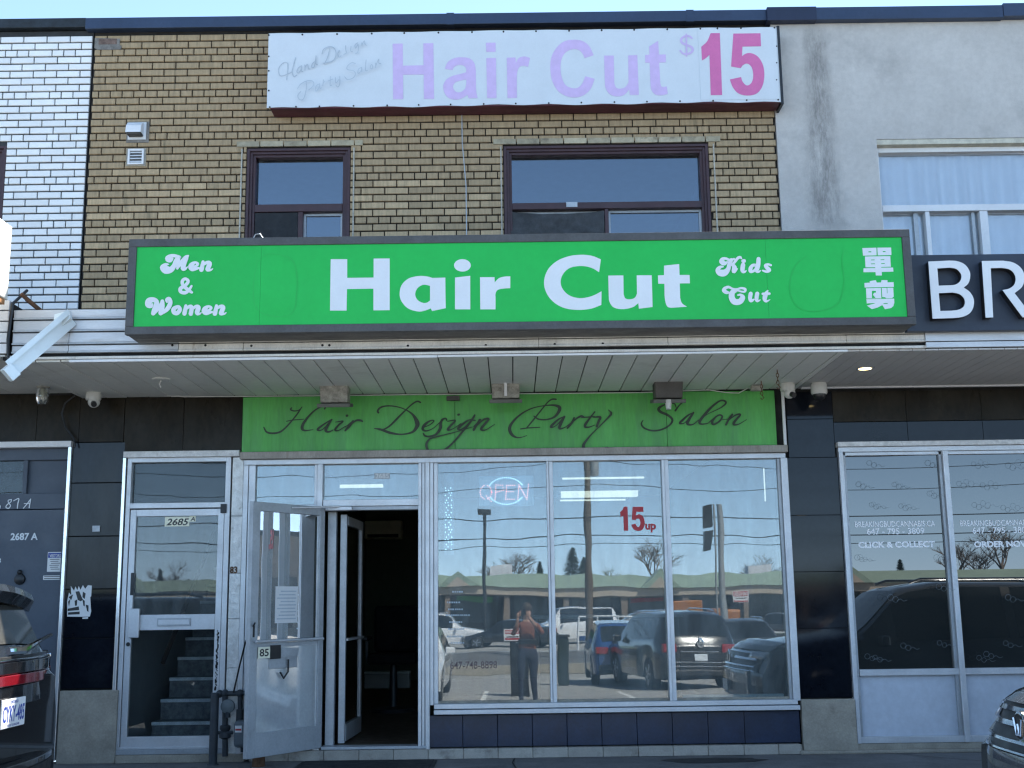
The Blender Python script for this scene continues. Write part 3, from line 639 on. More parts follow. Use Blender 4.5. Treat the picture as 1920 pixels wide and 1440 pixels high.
strokes('script_lettering', [[(320, 470), (260, 460), (195, 520), (180, 600), (210, 660), (300, 640), (380, 600)], [(320, 470), (315, 600), (300, 720)], [(435, 390), (410, 480), (385, 600), (410, 675), (450, 650)], [(525, 510), (480, 540), (455, 600), (480, 620), (515, 570), (525, 510), (525, 590), (545, 600)], [(575, 500), (578, 580)], [(578, 540), (610, 490), (625, 530), (630, 560), (650, 560)], [(735, 450), (690, 480), (680, 540), (720, 520), (745, 360), (740, 480), (765, 500)], [(950, 260), (920, 380), (870, 490)], [(850, 480), (900, 470), (1000, 440), (1045, 350), (1020, 260), (950, 230), (860, 270), (835, 340)], [(1075, 330), (1100, 300), (1090, 290), (1070, 340), (1090, 390), (1120, 370)], [(1190, 220), (1190, 280), (1200, 330), (1160, 350)], [(1270, 230), (1265, 300), (1290, 310)], [(1370, 180), (1330, 210), (1340, 260), (1375, 200), (1375, 310), (1340, 340)], [(1430, 180), (1435, 230)], [(1435, 210), (1470, 150), (1480, 200), (1500, 220)],
  [(600, 760), (600, 880), (560, 1020), (500, 1030), (475, 970), (520, 910)], [(470, 870), (520, 800), (620, 750), (700, 760), (710, 820), (640, 890)], [(800, 800), (750, 830), (745, 910), (790, 860), (805, 790), (800, 860), (830, 860)], [(860, 740), (850, 830)], [(855, 790), (880, 760)], [(965, 690), (960, 820), (985, 820)], [(930, 760), (1000, 730)], [(1040, 710), (1045, 790), (1090, 740)], [(1105, 690), (1105, 800), (1080, 850), (1050, 830)], [(1340, 500), (1280, 490), (1220, 540), (1220, 590), (1310, 610), (1340, 660), (1300, 720), (1220, 740), (1180, 700)], [(1430, 560), (1385, 590), (1380, 650), (1420, 620), (1435, 560), (1435, 630)], [(1500, 450), (1490, 600), (1520, 610)], [(1580, 520), (1560, 560), (1585, 585), (1600, 540), (1580, 520)], [(1640, 500), (1645, 570)], [(1645, 540), (1690, 440), (1690, 500), (1720, 510)]], (500, 60), 8, BY - .0015, m_grey_ink, bn, wid=13)
gx = [504, 567, 632, 697, 758, 822, 885, 944, 1005, 1067, 1128, 1189, 1251, 1313, 1345, 1389, 1452]
for px in gx: x, z = ray(px, 66 - (px - 504) * .0145, BY); MB().lathe([(.009, BY - .005), (.009, BY)], 8, (x, 0, z), 'Y').build('grommet', m_darkmetal, bn)
for px in [506, 555, 599, 663, 726, 785, 845, 907, 967, 1029, 1090, 1152, 1213, 1275, 1337, 1400, 1459]: x, z = ray(px, 201 - (px - 504) * .0145, BY); MB().lathe([(.008, BY - .005), (.008, BY)], 8, (x, 0, z), 'Y').build('grommet', m_darkmetal, bn)
for py in (106, 133, 170): x, z = ray(504, py, BY); MB().lathe([(.008, BY - .005), (.008, BY)], 8, (x, 0, z), 'Y').build('grommet', m_darkmetal, bn)
for py in (87, 118, 150): x, z = ray(1456, py, BY); MB().lathe([(.007, BY - .005), (.007, BY)], 8, (x, 0, z), 'Y').build('grommet', m_darkmetal, bn)
# hanging cable below the banner
single(MB().tube([(X(866, 214), -.02, Z(866, 214)), (X(867, 270), -.03, Z(867, 270)), (X(874, 350), -.025, Z(874, 350)), (X(875, 442), -.025, Z(875, 442))], .005, 6), 'cable', m_alu_d, 'thin grey cable running down the brick from the banner sign', 'cable', smooth=True)
# vents on the tan wall
v = thing('dryer_vent', 'white hooded dryer vent on the tan brick wall', 'vent', (X(257, 247), 0, Z(257, 247)))
x0, x1, z0, z1 = rect(238, 229, 280, 268); bx('mortar_patch', M('mortar_smear', (.19, .18, .165)), v, x0, x1, -.010, -.002, z0, z1)
x0, x1, z0, z1 = rect(241, 231, 275, 263)
bx('back_plate', m_white_p, v, x0, x1, -.02, -.01, z0, z1, .002)
mb = MB(); zm = z0 + .035
pr = [(-.02, z1 - .01), (-.06, z1 - .02), (-.10, z1 - .06), (-.115, zm), (-.02, zm)]
mb.add([(x0 + .008, y, z) for y, z in pr] + [(x1 - .02, y, z) for y, z in pr], [(0, 1, 2, 3, 4), (9, 8, 7, 6, 5)] + [(i, i + 5, (i + 1) % 5 + 5, (i + 1) % 5) for i in range(5) if i != 3])
mb.build('hood', m_white_p, v); bx('duct_mouth', m_lamp2, v, x0 + .016, x1 - .028, -.10, -.02, zm - .012, zm + .01)
v = thing('louvre_vent', 'square white louvred vent below the dryer hood', 'vent', (X(255, 294), 0, Z(255, 294)))
x0, x1, z0, z1 = rect(237, 279, 274, 312); bx('mortar_patch', m_conc, v, x0, x1, -.010, -.002, z0, z1)
x0, x1, z0, z1 = rect(241, 281, 271, 310); mb = MB(); t = .018
mb.box(x0, x0 + t, -.03, -.01, z0, z1); mb.box(x1 - t, x1, -.03, -.01, z0, z1); mb.box(x0 + t, x1 - t, -.03, -.01, z1 - t, z1); mb.box(x0 + t, x1 - t, -.03, -.01, z0, z0 + t); mb.build('frame', m_white_p, v, bevel=.002)
for k in range(4):
    zc = z0 + t + (k + .5) * (z1 - z0 - 2 * t) / 4; MB().obox(((x0 + x1) / 2, -.018, zc), ((x1 - x0) / 2 - t, 0, 0), (0, .010, .010), (0, .0012, -.0012)).build('slat', m_white_p, v)
bx('backing', m_gap, v, x0 + t, x1 - t, -.0105, -.009, z0 + t, z1 - t)
# cut bolt stubs on the parapet of white wall left out; wire loop above green sign
# ---------------------------------------------------------------- big green sign
GY = -1.95
gs = thing('green_shop_sign', 'long bright green light box sign with white haircut lettering on the canopy', 'sign', (.1, -1.8, 3.62))
gx0, gx1, gz0, gz1 = X(238, 530, GY), X(1712, 520, GY), Z(963, 618, GY), Z(963, 439, GY)
bx('cabinet', M('sign_cabinet', (.11, .105, .095), .6, var=.3, scale=5, dirt=[((.36, .33, .29), .7, .60, 7), ((.16, .05, .03), .6, .68, 5)], st=(.5, 1, 1)), gs, gx0 + .01, gx1 - .01, GY + .03, FY - .028, gz0 + .003, gz1 - .003)
t = .060
for a in ((gx0, gx1, gz1 - t, gz1), (gx0, gx1, gz0, gz0 + t), (gx0, gx0 + t, gz0 + t, gz1 - t), (gx1 - t, gx1, gz0 + t, gz1 - t)): bx('frame_rail', m_signframe, gs, a[0], a[1], GY, GY + .05, a[2], a[3], .004)
SY = GY + .012
for a, b in ((gx0 + t, X(489, 500, SY)), (X(489, 500, SY), X(1437, 500, SY)), (X(1437, 500, SY), gx1 - t)): bx('face_panel', m_green, gs, a + .0006, b - .0006, SY, SY + .008, gz0 + t, gz1 - t)
A_ = (600, 460); as_ = 5.333; B2 = (1000, 460)
fill('letter', [[(107, 138), (272, 138), (272, 325), (536, 322), (536, 132), (697, 131), (697, 648), (534, 650), (534, 433), (270, 437), (266, 652), (100, 652)]], A_, as_, SY, m_letter, gs)
fill('letter', [[(1253, 322), (1255, 520), (1258, 628), (1120, 657), (1108, 630), (1050, 652, 1), (985, 662, 1), (880, 630, 1), (815, 560, 1), (796, 490, 1), (815, 400, 1), (880, 335, 1), (960, 310, 1), (1030, 306, 1), (1090, 315, 1), (1125, 326)], [(1100, 405), (1100, 552), (1070, 572, 1), (1030, 575, 1), (975, 545, 1), (952, 490, 1), (970, 435, 1), (1010, 402, 1), (1050, 394, 1)]], A_, as_, SY, m_letter, gs)
fill('letter', [[(1350, 322), (1502, 304), (1503, 640), (1350, 640)], ell(1424, 200, 84, 62)], A_, as_, SY, m_letter, gs)
fill('letter', [[(1600, 318), (1745, 318), (1747, 370), (1790, 328, 1), (1850, 312, 1), (1903, 310), (1903, 428), (1840, 432, 1), (1775, 447, 1), (1755, 485, 1), (1755, 520), (1755, 640), (1603, 640)]], A_, as_, SY, m_letter, gs)
fill('letter', [[(760, 157), (660, 118, 1), (540, 106, 1), (400, 122, 1), (260, 180, 1), (160, 280, 1), (120, 415, 1), (150, 540, 1), (230, 640, 1), (350, 705, 1), (500, 726, 1), (650, 712, 1), (765, 670), (768, 516), (680, 562, 1), (590, 588, 1), (500, 592, 1), (400, 560, 1), (330, 490, 1), (308, 415, 1), (330, 330, 1), (400, 260, 1), (500, 234, 1), (600, 238, 1), (680, 265, 1), (740, 303)]], B2, 6, SY, m_letter, gs)
fill('letter', [[(843, 340), (1013, 338), (1016, 550), (1035, 595, 1), (1085, 607, 1), (1140, 590, 1), (1166, 545), (1163, 337), (1332, 336), (1342, 693), (1187, 713), (1182, 650), (1120, 695, 1), (1000, 718, 1), (900, 695, 1), (855, 630, 1), (848, 560)]], B2, 6, SY, m_letter, gs)
fill('letter', [[(1470, 228), (1640, 210), (1645, 333), (1758, 333), (1762, 427), (1648, 428), (1652, 590), (1672, 650, 1), (1728, 690), (1550, 703), (1510, 690, 1), (1487, 640, 1), (1476, 560), (1475, 432), (1405, 432), (1402, 338), (1470, 335)]], B2, 6, SY, m_letter, gs)
Cc = (260, 460); Cs = 9.6
strokes('letter', [[(610, 240, 40), (570, 265, 90), (530, 240, 110), (575, 195, 70), (650, 190, 60), (745, 215, 50)], [(715, 215, 80), (670, 290, 80), (640, 370, 85), (580, 440, 110), (490, 440, 150), (430, 400, 90), (490, 350, 60), (545, 345, 20)], [(715, 220, 80), (715, 320, 70), (705, 410, 50), (700, 430, 30)], [(700, 420, 40), (770, 320, 70), (850, 230, 80), (895, 195, 40)], [(865, 230, 80), (825, 320, 90), (805, 420, 85), (845, 430, 50), (885, 395, 20)]], Cc, Cs, SY, m_letter, gs)
E_ = [(955, 390, 40), (1030, 375, 45), (1065, 335, 50), (1020, 310, 45), (960, 345, 80), (935, 395, 85), (975, 435, 70), (1080, 410, 40)]
N1, N2 = [(1160, 300, 60), (1145, 380, 75), (1130, 440, 85)], [(1140, 370, 40), (1220, 315, 60), (1280, 325, 80), (1255, 400, 85), (1240, 440, 70), (1300, 445, 40), (1335, 425, 20)]
sh_ = lambda st, dx, dy: [(p[0] + dx, p[1] + dy, p[2]) for p in st]
strokes('letter', [E_], Cc, Cs, SY, m_letter, gs); strokes('letter', [N1, N2], Cc, Cs, SY, m_letter, gs)
strokes('letter', [[(960, 850, 45), (890, 800, 65), (800, 720, 60), (788, 645, 60), (840, 603, 52), (893, 645, 60), (850, 715, 60), (755, 780, 70), (765, 840, 65), (840, 855, 65), (905, 810, 55), (955, 735, 40)]], Cc, Cs, SY, m_letter, gs)
strokes('letter', [[(250, 1060, 35), (225, 1095, 70), (175, 1070, 110), (190, 1005, 120), (260, 980, 90), (320, 1010, 85), (320, 1080, 95), (290, 1170, 100), (265, 1225, 85)], [(270, 1235, 50), (350, 1150, 60), (430, 1005, 50)], [(430, 1010, 70), (430, 1100, 85), (400, 1225, 85)], [(410, 1235, 50), (520, 1150, 80), (575, 1040, 80), (550, 965, 70), (505, 985, 50), (515, 1025, 35)]], Cc, Cs, SY, m_letter, gs)
strokes('letter', [[(688, 1108, 62), (630, 1150, 80), (640, 1210, 78), (700, 1218, 78), (742, 1160, 76), (725, 1112, 66), (688, 1108, 60)]], Cc, Cs, SY, m_letter, gs)
strokes('letter', [[(850, 1090, 60), (840, 1160, 75), (825, 1230, 80)], [(840, 1160, 40), (910, 1105, 60), (955, 1120, 75), (940, 1235, 80)], [(955, 1160, 40), (1030, 1105, 60), (1080, 1120, 80), (1055, 1200, 85), (1060, 1235, 60), (1100, 1235, 40), (1130, 1215, 20)]], Cc, Cs, SY, m_letter, gs)
strokes('letter', [sh_(E_, 242, 790)], Cc, Cs, SY, m_letter, gs); strokes('letter', [sh_(N1, 242, 790), sh_(N2, 242, 790)], Cc, Cs, SY, m_letter, gs)
Dd = (1330, 470)
strokes('letter', [[(410, 255, 35), (340, 285, 100), (280, 245, 120), (300, 190, 80), (370, 180, 60), (460, 215, 60), (555, 190, 50)], [(490, 215, 90), (450, 300, 85), (420, 420, 105), (340, 500, 150), (240, 500, 150), (190, 440, 110), (240, 375, 70), (305, 365, 40)], [(490, 330, 50), (560, 270, 60), (635, 175, 65), (690, 155, 60), (715, 180, 40)], [(520, 310, 60), (560, 390, 110), (545, 480, 90), (600, 440, 50), (630, 410, 20)]], Dd, 12, SY, m_letter, gs)
strokes('letter', [[(758, 320, 100), (745, 420, 100), (757, 470, 80), (800, 475, 50), (832, 450, 20)], [(760, 236, 90), (780, 234, 90)]], Dd, 12, SY, m_letter, gs)
strokes('letter', [[(1050, 330, 70), (980, 330, 70), (930, 390, 90), (925, 460, 85), (970, 470, 60), (1030, 430, 60), (1060, 370, 70)], [(1105, 190, 95), (1095, 330, 100), (1065, 440, 100), (1100, 478, 60), (1155, 448, 20)]], Dd, 12, SY, m_letter, gs)
strokes('letter', [[(1385, 330, 50), (1320, 310, 55), (1265, 340, 80), (1310, 400, 90), (1350, 440, 80), (1290, 475, 60), (1200, 450, 40)]], Dd, 12, SY, m_letter, gs)
strokes('letter', [[(465, 945, 30), (390, 940, 80), (325, 900, 85), (350, 850, 75), (430, 820, 60), (520, 860, 50), (620, 870, 50), (720, 845, 50), (805, 870, 60), (790, 925, 50), (700, 920, 40), (620, 890, 40)], [(620, 890, 70), (520, 940, 120), (500, 1050, 135), (560, 1150, 140), (680, 1150, 130), (745, 1060, 115), (700, 1000, 60), (640, 1005, 40)]], Dd, 12, SY, m_letter, gs)
strokes('letter', [[(930, 970, 95), (915, 1070, 90), (940, 1130, 75), (1000, 1100, 40)], [(1075, 970, 95), (1060, 1080, 90), (1080, 1135, 60), (1145, 1110, 20)]], Dd, 12, SY, m_letter, gs)
strokes('letter', [[(1310, 905, 40), (1265, 990, 100), (1245, 1090, 95), (1280, 1140, 55), (1360, 1105, 20)], [(1200, 975, 60), (1350, 970, 60)]], Dd, 12, SY, m_letter, gs)
Ee = (1600, 450)
fill('character', [[(163, 145), (415, 138), (420, 275), (175, 282)], [(272, 203), (325, 203), (325, 222), (272, 222)], [(432, 138), (680, 135), (686, 270), (440, 276)], [(530, 199), (580, 199), (580, 217), (530, 217)],
  [(210, 297), (665, 290), (676, 480), (500, 486), (502, 498), (715, 495), (722, 568), (512, 575), (514, 638), (405, 638), (400, 577), (183, 580), (183, 510), (395, 504), (395, 490), (220, 492)], [(316, 352), (384, 350), (384, 364), (316, 366)], [(490, 349), (560, 346), (560, 360), (490, 363)], [(318, 422), (392, 420), (392, 434), (318, 436)], [(500, 418), (566, 415), (566, 430), (500, 432)]], Ee, Cs, SY, m_letter, gs)
fill('character', [[(200, 772), (298, 768), (296, 740), (405, 722), (422, 766), (498, 764), (508, 722), (615, 722), (615, 762), (725, 758), (730, 842), (205, 855)], [(228, 868), (497, 862), (505, 1050), (238, 1052)], [(335, 915), (408, 915), (408, 945), (372, 950), (355, 985), (400, 1045), (335, 1045)],
  [(512, 862), (600, 862), (607, 960), (616, 960), (612, 860), (718, 858), (728, 1020), (695, 1045), (590, 1050), (575, 1030), (522, 1028)], [(235, 1066), (735, 1054), (738, 1130), (720, 1190), (680, 1225), (570, 1245), (522, 1170), (440, 1215), (335, 1245), (245, 1180), (395, 1140), (380, 1134), (243, 1142)], [(540, 1140), (625, 1133), (615, 1148), (545, 1153)]], Ee, Cs, SY, m_letter, gs)
strokes('peeled_outline', [[(482, 492, 1), (475, 540, 1), (482, 580, 1), (520, 594, 1), (550, 585, 1), (556, 550, 1), (556, 510, 1), (545, 485, 1), (505, 476, 1), (482, 492, 1)], [(1512, 480, 1), (1490, 500, 1), (1480, 540, 1), (1495, 575, 1), (1530, 584, 1), (1570, 570, 1), (1582, 530, 1), (1578, 490, 1), (1582, 470, 1)]], (0, 0), 1, SY, m_green_ghost, gs)

# ---------------------------------------------------------------- black BR sign
RY = -1.72
bs_ = thing('channel_letter_sign', 'black fascia sign with raised white channel letters beside the green sign', 'sign', (5, -1.7, 3.62))
rz1, rz0 = Z(1812, 477, RY), Z(1812, 620, RY)
bx('backing_board', M('black_sign_board', (.022, .033, .055), .5, var=.1, scale=3), bs_, gx1 + .006, XW, RY, FY - .03, rz0, rz1, .003)
fo = (1730, 470)
def channel(contours):
    f = fill('letter', contours, fo, 9.6, RY - .075, m_letter, bs_, thick=.006)
    r = fill('letter_return', contours, fo, 9.6, RY - .001, m_black, bs_, thick=.066)
channel([[(103, 195), (480, 178), (620, 188, 1), (760, 250, 1), (845, 370, 1), (855, 480, 1), (820, 590, 1), (740, 665), (840, 735, 1), (905, 830, 1), (925, 930, 1), (900, 1050, 1), (830, 1140, 1), (700, 1195, 1), (560, 1212), (180, 1224)], [(265, 318), (500, 305), (610, 330, 1), (680, 400, 1), (700, 470, 1), (670, 555, 1), (590, 610, 1), (500, 622), (288, 630)], [(290, 765), (540, 752), (660, 780, 1), (740, 850, 1), (762, 930, 1), (735, 1010, 1), (650, 1060, 1), (520, 1080), (318, 1085)]])
channel([[(1066, 185), (1450, 180), (1620, 210, 1), (1750, 290, 1), (1820, 400, 1), (1830, 520, 1), (1790, 650, 1), (1655, 765), (1985, 1195), (1800, 1198), (1440, 708), (1560, 680, 1), (1650, 610, 1), (1675, 500, 1), (1640, 400, 1), (1560, 335, 1), (1420, 308), (1225, 315), (1270, 1200), (1135, 1205)]])

# ---------------------------------------------------------------- dull green script banner under the canopy
PY = -.05
ps = thing('script_fascia_sign', 'dull green panel sign with dark script salon name above the shop windows', 'sign', (0, -.03, 3.0))
x0, x1 = X(454, 800, PY), X(1455, 790, PY); z1, z0 = Z(963, 738.5, PY), Z(963, 850, PY)
for a, b in ((x0, X(853, 790, PY)), (X(853, 790, PY), X(1250, 790, PY)), (X(1250, 790, PY), x1)): bx('panel', m_green2, ps, a + .0015, b - .0015, PY, -.012, z0, z1, .002)
Gg, Hh, Ii, Jj = (480, 740), (690, 740), (940, 740), (1180, 740)
strokes('script_word', [[(118, 490, 18), (160, 560, 28), (250, 580, 30), (360, 560, 28), (450, 490, 24), (540, 390, 22), (620, 290, 22), (690, 185, 14)], [(690, 190, 12), (640, 235, 16), (570, 245, 20), (520, 225, 22), (535, 200, 20)], [(460, 400, 14), (560, 382, 16), (715, 370, 12)], [(1030, 215, 24), (1040, 185, 22), (980, 185, 20), (880, 240, 22), (780, 340, 30), (710, 440, 40), (695, 510, 44), (740, 540, 24), (860, 525, 8)], [(1130, 380, 20), (1060, 420, 20), (960, 490, 30), (925, 530, 30), (980, 535, 16), (1060, 470, 18), (1140, 375, 24)], [(1135, 380, 24), (1070, 480, 44), (1050, 545, 40), (1100, 560, 24), (1160, 530, 14)], [(1195, 415, 12), (1310, 400, 20), (1240, 460, 28), (1190, 530, 32), (1240, 540, 16), (1340, 480, 12)], [(1366, 320, 38), (1371, 318, 38)], [(1340, 490, 12), (1460, 400, 20)], [(1460, 400, 30), (1400, 480, 40), (1340, 545, 24)], [(1400, 470, 14), (1500, 395, 28), (1570, 390, 32), (1600, 405, 24)]], Gg, 8, PY, m_ink, ps)
strokes('script_word', [[(140, 240, 28), (130, 215, 26), (170, 170, 24), (260, 150, 20), (380, 160, 16), (500, 200, 16), (600, 270, 30), (655, 370, 60), (650, 430, 50), (590, 500, 30), (450, 530, 20), (300, 510, 34), (170, 465, 30), (85, 452, 10)], [(700, 105, 22), (660, 90, 22), (600, 120, 20), (510, 200, 18), (400, 310, 26), (300, 410, 24), (220, 460, 20), (150, 470, 20)], [(740, 440, 12), (830, 400, 14), (880, 350, 16), (830, 350, 20), (760, 400, 36), (730, 460, 36), (780, 485, 20), (870, 450, 12), (960, 370, 12)], [(1050, 345, 18), (1040, 320, 20), (1000, 330, 26), (970, 380, 34), (965, 450, 40), (910, 530, 30), (820, 560, 24), (760, 550, 24), (740, 520, 20)], [(1060, 360, 10), (1165, 345, 22), (1100, 420, 28), (1065, 470, 32), (1120, 465, 14), (1240, 390, 12)], [(1205, 272, 30), (1215, 268, 30)], [(1430, 350, 16), (1350, 340, 18), (1260, 400, 28), (1200, 460, 30), (1250, 465, 18), (1340, 390, 16), (1425, 275, 22)], [(1420, 290, 24), (1350, 390, 28), (1250, 510, 26), (1130, 650, 26), (1020, 740, 26), (900, 790, 24), (820, 770, 30), (780, 680, 34), (810, 610, 26), (880, 575, 20), (1200, 495, 12), (1390, 435, 10)], [(1410, 430, 12), (1500, 340, 24)], [(1490, 340, 28), (1410, 475, 32)], [(1440, 430, 14), (1540, 340, 22), (1610, 330, 26), (1530, 430, 34), (1510, 470, 30), (1570, 475, 16), (1690, 400, 8)]], Hh, 7.111, PY, m_ink, ps)
strokes('script_word', [[(820, 70, 26), (760, 70, 24), (700, 110, 20), (640, 180, 20), (560, 280, 22), (480, 380, 24), (380, 500, 20)], [(290, 515, 18), (400, 500, 18), (580, 490, 14)], [(380, 615, 10), (300, 640, 14), (220, 640, 26), (150, 590, 46), (125, 500, 46), (180, 400, 34), (300, 290, 24), (450, 210, 18), (620, 170, 16), (780, 160, 28), (870, 190, 50), (860, 260, 46), (790, 340, 30), (680, 375, 22), (560, 370, 24), (490, 325, 20)], [(950, 330, 20), (860, 370, 24), (770, 450, 36), (740, 490, 30), (800, 480, 14), (880, 410, 20), (945, 330, 28)], [(945, 335, 28), (890, 440, 44), (870, 510, 34), (950, 495, 16), (1050, 420, 14)], [(1090, 350, 24), (1060, 420, 34), (990, 505, 28)], [(1050, 430, 14), (1130, 360, 24), (1200, 325, 30), (1240, 345, 20)], [(1400, 262, 20), (1330, 350, 26), (1260, 450, 40), (1260, 490, 34), (1320, 490, 18), (1400, 460, 10)], [(1200, 350, 14), (1300, 340, 18), (1400, 335, 16)], [(1380, 345, 14), (1480, 340, 34), (1460, 400, 38), (1430, 480, 36)], [(1605, 235, 14), (1645, 290, 34), (1580, 370, 24), (1460, 490, 18), (1340, 610, 20), (1240, 740, 40), (1235, 810, 44), (1300, 855, 20), (1420, 840, 16), (1540, 805, 20), (1600, 800, 20), (1608, 835, 14)]], Ii, 8, PY, m_ink, ps)
strokes('script_word', [[(790, 120, 22), (740, 170, 22), (690, 240, 30)], [(700, 190, 14), (680, 140, 18), (620, 130, 16), (520, 155, 20), (440, 210, 44), (470, 260, 40), (580, 310, 36), (645, 380, 34), (600, 460, 26), (480, 525, 26), (340, 540, 26), (220, 500, 26), (180, 440, 24), (205, 385, 12)], [(960, 275, 20), (880, 310, 24), (790, 390, 34), (755, 430, 30), (820, 430, 14), (900, 350, 18), (960, 270, 26)], [(960, 275, 26), (890, 380, 44), (870, 440, 40), (950, 450, 18), (1040, 380, 12)], [(1040, 390, 14), (1180, 290, 10), (1350, 210, 16), (1440, 140, 26), (1430, 100, 30), (1360, 95, 24), (1240, 180, 34), (1120, 310, 40), (1050, 410, 40), (1080, 445, 24), (1170, 435, 14)], [(1180, 430, 12), (1250, 370, 20), (1340, 310, 24), (1390, 330, 26), (1350, 400, 28), (1260, 450, 30), (1240, 400, 40), (1300, 330, 20)], [(1390, 380, 10), (1480, 370, 10)], [(1540, 300, 28), (1490, 370, 32), (1445, 455, 30)], [(1480, 390, 14), (1590, 310, 22), (1660, 305, 28), (1580, 400, 36), (1560, 450, 34), (1630, 450, 16), (1755, 378, 8)]], Jj, 8, PY, m_ink, ps)

# ================================================================ ground floor fronts (plane y = 0)
gf = thing('tiled_shopfront_wall', 'polished black tile facing with concrete pier bases around the shop doors', 'wall', (0, 0, .35))
def tile(mat, px0, py0, px1, py1, y0=-.012, **k):
    x0, x1, z0, z1 = rect(px0, py0, px1, py1); return bx('tile', mat, gf, x0 + .0015, x1 - .0015, y0 + random.uniform(0, .002), .02, z0 + .0015, z1 - .0015, .0015)
for a in ((-60, 741, 70, 829), (70, 741, 150, 829), (150, 741, 234, 829), (234, 741, 345, 847), (345, 741, 455, 847)): tile(m_tile3, *a)
tile(m_tile2, 136, 830, 234, 905)
for a in ((129, 906, 229, 1005), (125, 1006, 227, 1104)): tile(m_tile2, *a)
for a in ((119, 1105, 222, 1196), (117, 1197, 219, 1291)): tile(m_tile, *a)
XP0, XP1 = X(1484, 1100), X(1592, 1100)
def rt(z0, z1, x0=XP0, x1=XP1, mat=m_tile): bx('tile', mat, gf, x0 + .0015, x1 - .0015, -.012 + random.uniform(0, .002), .02, z0 + .0015, z1 - .0015, .0015)
zs_ = [Z(1530, p) for p in (735, 786, 858, 966, 1072, 1178, 1308)]
xs_ = X(1560, 760)
for k in range(6):
    if k < 2: rt(zs_[k + 1], zs_[k], X(1475, 790), xs_, m_tile)
    else: rt(zs_[k + 1], zs_[k])
ztop = Z(1700, 829)
for a, b in ((xs_, X(1699, 780)), (X(1699, 780), X(1840, 780)), (X(1840, 780), X(1990, 780)), (X(1990, 780), 7)):
    rt(zs_[1] - .03, zs_[0], a, b, m_tile3); rt(ztop, zs_[1] - .032, a, b)
bx('backing', m_gap, gf, X(-60, 1100), X(121, 1100), .021, .25, Z(60, 835), ZU); bx('backing', m_gap, gf, X(121, 1100), X(228, 1100), .021, .25, .30, ZU)
bx('backing', m_gap, gf, X(228, 1100), X(452, 1100), .021, .25, Z(330, 855), ZU); bx('backing', m_gap, gf, X(452, 1100), XP0, .0, .25, Z(963, 852), ZU)
bx('backing', m_gap, gf, XP0, XP1, .021, .25, .30, ZU); bx('backing', m_gap, gf, XP1, 7, .021, .25, Z(1700, 835), ZU)
x0, x1, z0, z1 = rect(113, 1294, 218, 1408); bx('pier_base', m_conc, gf, x0, x1 + .02, -.05, .02, .353, z1, .006)
x0, x1, z0, z1 = rect(1502, 1310, 1607, 1404); bx('pier_base', m_conc, gf, x0, x1 - .01, -.05, .02, .353, z1, .006)
bx('pier_foot', m_conc, gf, x0 - .04, X(1970, 1400), -.10, .02, .353, Z(1550, 1405), .01)
# small stickers and scraps on the pier
x0, x1, z0, z1 = rect(175, 986, 189, 997); single(MB().box(x0, x1, -.025, -.014, z0, z1), 'door_bell', m_alu_d, 'small silver bell box on the black tiles between the two side doors', 'doorbell')
ps_ = thing('torn_poster', 'torn white and black poster scraps stuck low on the black tile pier', 'poster', (X(148, 1128), -.015, Z(148, 1128)))
def poly(name, pts, Y, mat, par, th=.001, org=(0, 920), s=5.76):
    return fill(name, [pts], org, s, Y, mat, par, thick=th)
poly('scrap', [(725, 1360), (725, 1190), (745, 1100), (770, 1130), (765, 1030), (800, 1080), (815, 1035), (835, 1075), (850, 1030), (870, 1070), (895, 1020), (920, 1060), (950, 1020), (992, 1025), (985, 1140), (975, 1150), (980, 1260), (985, 1300), (970, 1360), (880, 1362)], -.014, m_paper, ps_)
for q in ([(815, 1090), (855, 1085), (895, 1180), (870, 1195), (840, 1180)], [(805, 1190), (835, 1175), (830, 1240), (810, 1245)], [(895, 1090), (925, 1110), (915, 1170), (890, 1150)], [(730, 1275), (850, 1250), (855, 1290), (730, 1300)], [(735, 1315), (860, 1305), (860, 1335), (735, 1340)], [(890, 1170), (915, 1190), (915, 1250), (900, 1240)], [(740, 1150), (790, 1120), (770, 1180)], [(925, 1230), (955, 1240), (955, 1310), (940, 1300)], [(735, 1200), (760, 1170), (745, 1250)]): poly('print', q, -.0155, m_black, ps_)
poly('scrap', [(890, 1370), (950, 1365), (950, 1382), (890, 1385)], -.0145, m_paper, ps_)

# ---------------------------------------------------------------- side door 2687A
d7 = thing('side_door', 'slate blue painted side door numbered 2687A with a white trim strip', 'door', (X(40, 1400), 0, .36))
xd1 = X(121, 1100); xd0 = X(-140, 1100); zd = Z(60, 838)
bx('head_trim', m_white_p, d7, xd0, X(138, 834), -.06, .02, Z(70, 840), Z(70, 829), .003)
bx('trim_strip', m_bright, d7, xd1 - .018, xd1 + .010, -.045, -.005, .38, Z(70, 840), .002)
zt = Z(60, 954)
fr_ = MB(); fr_.box(xd0, xd1 - .02, .03, .12, Z(60, 862), zd); fr_.box(xd0, xd1 - .02, .03, .12, zt, Z(60, 925)); fr_.box(X(122, 890), xd1 - .02, .03, .12, Z(60, 925), Z(60, 862)); fr_.box(X(40, 890), X(48, 890), .035, .12, Z(60, 925), Z(60, 862)); fr_.box(xd1 - .05, xd1 - .02, .01, .12, .38, zt); fr_.build('frame', m_door, d7, bevel=.003)
for a, b in ((-60, 40), (48, 122)): bx('pane', m_door if a > 0 else g_dark, d7, X(a, 890), X(b, 890), .07, .078, Z(60, 925), Z(60, 862))
bx('leaf', m_door, d7, xd0, xd1 - .052, .035, .08, .38, zt - .006, .003)
bx('room_back', m_gap, d7, xd0, xd1 - .02, .3, .32, .36, zd)
text('number', '2687 A', (20, 999, 71, 1013), .034, m_letter, d7, bold=.03)
text('number', '8', (-9, 1046, 2, 1056), .034, m_letter, d7, bold=.03)
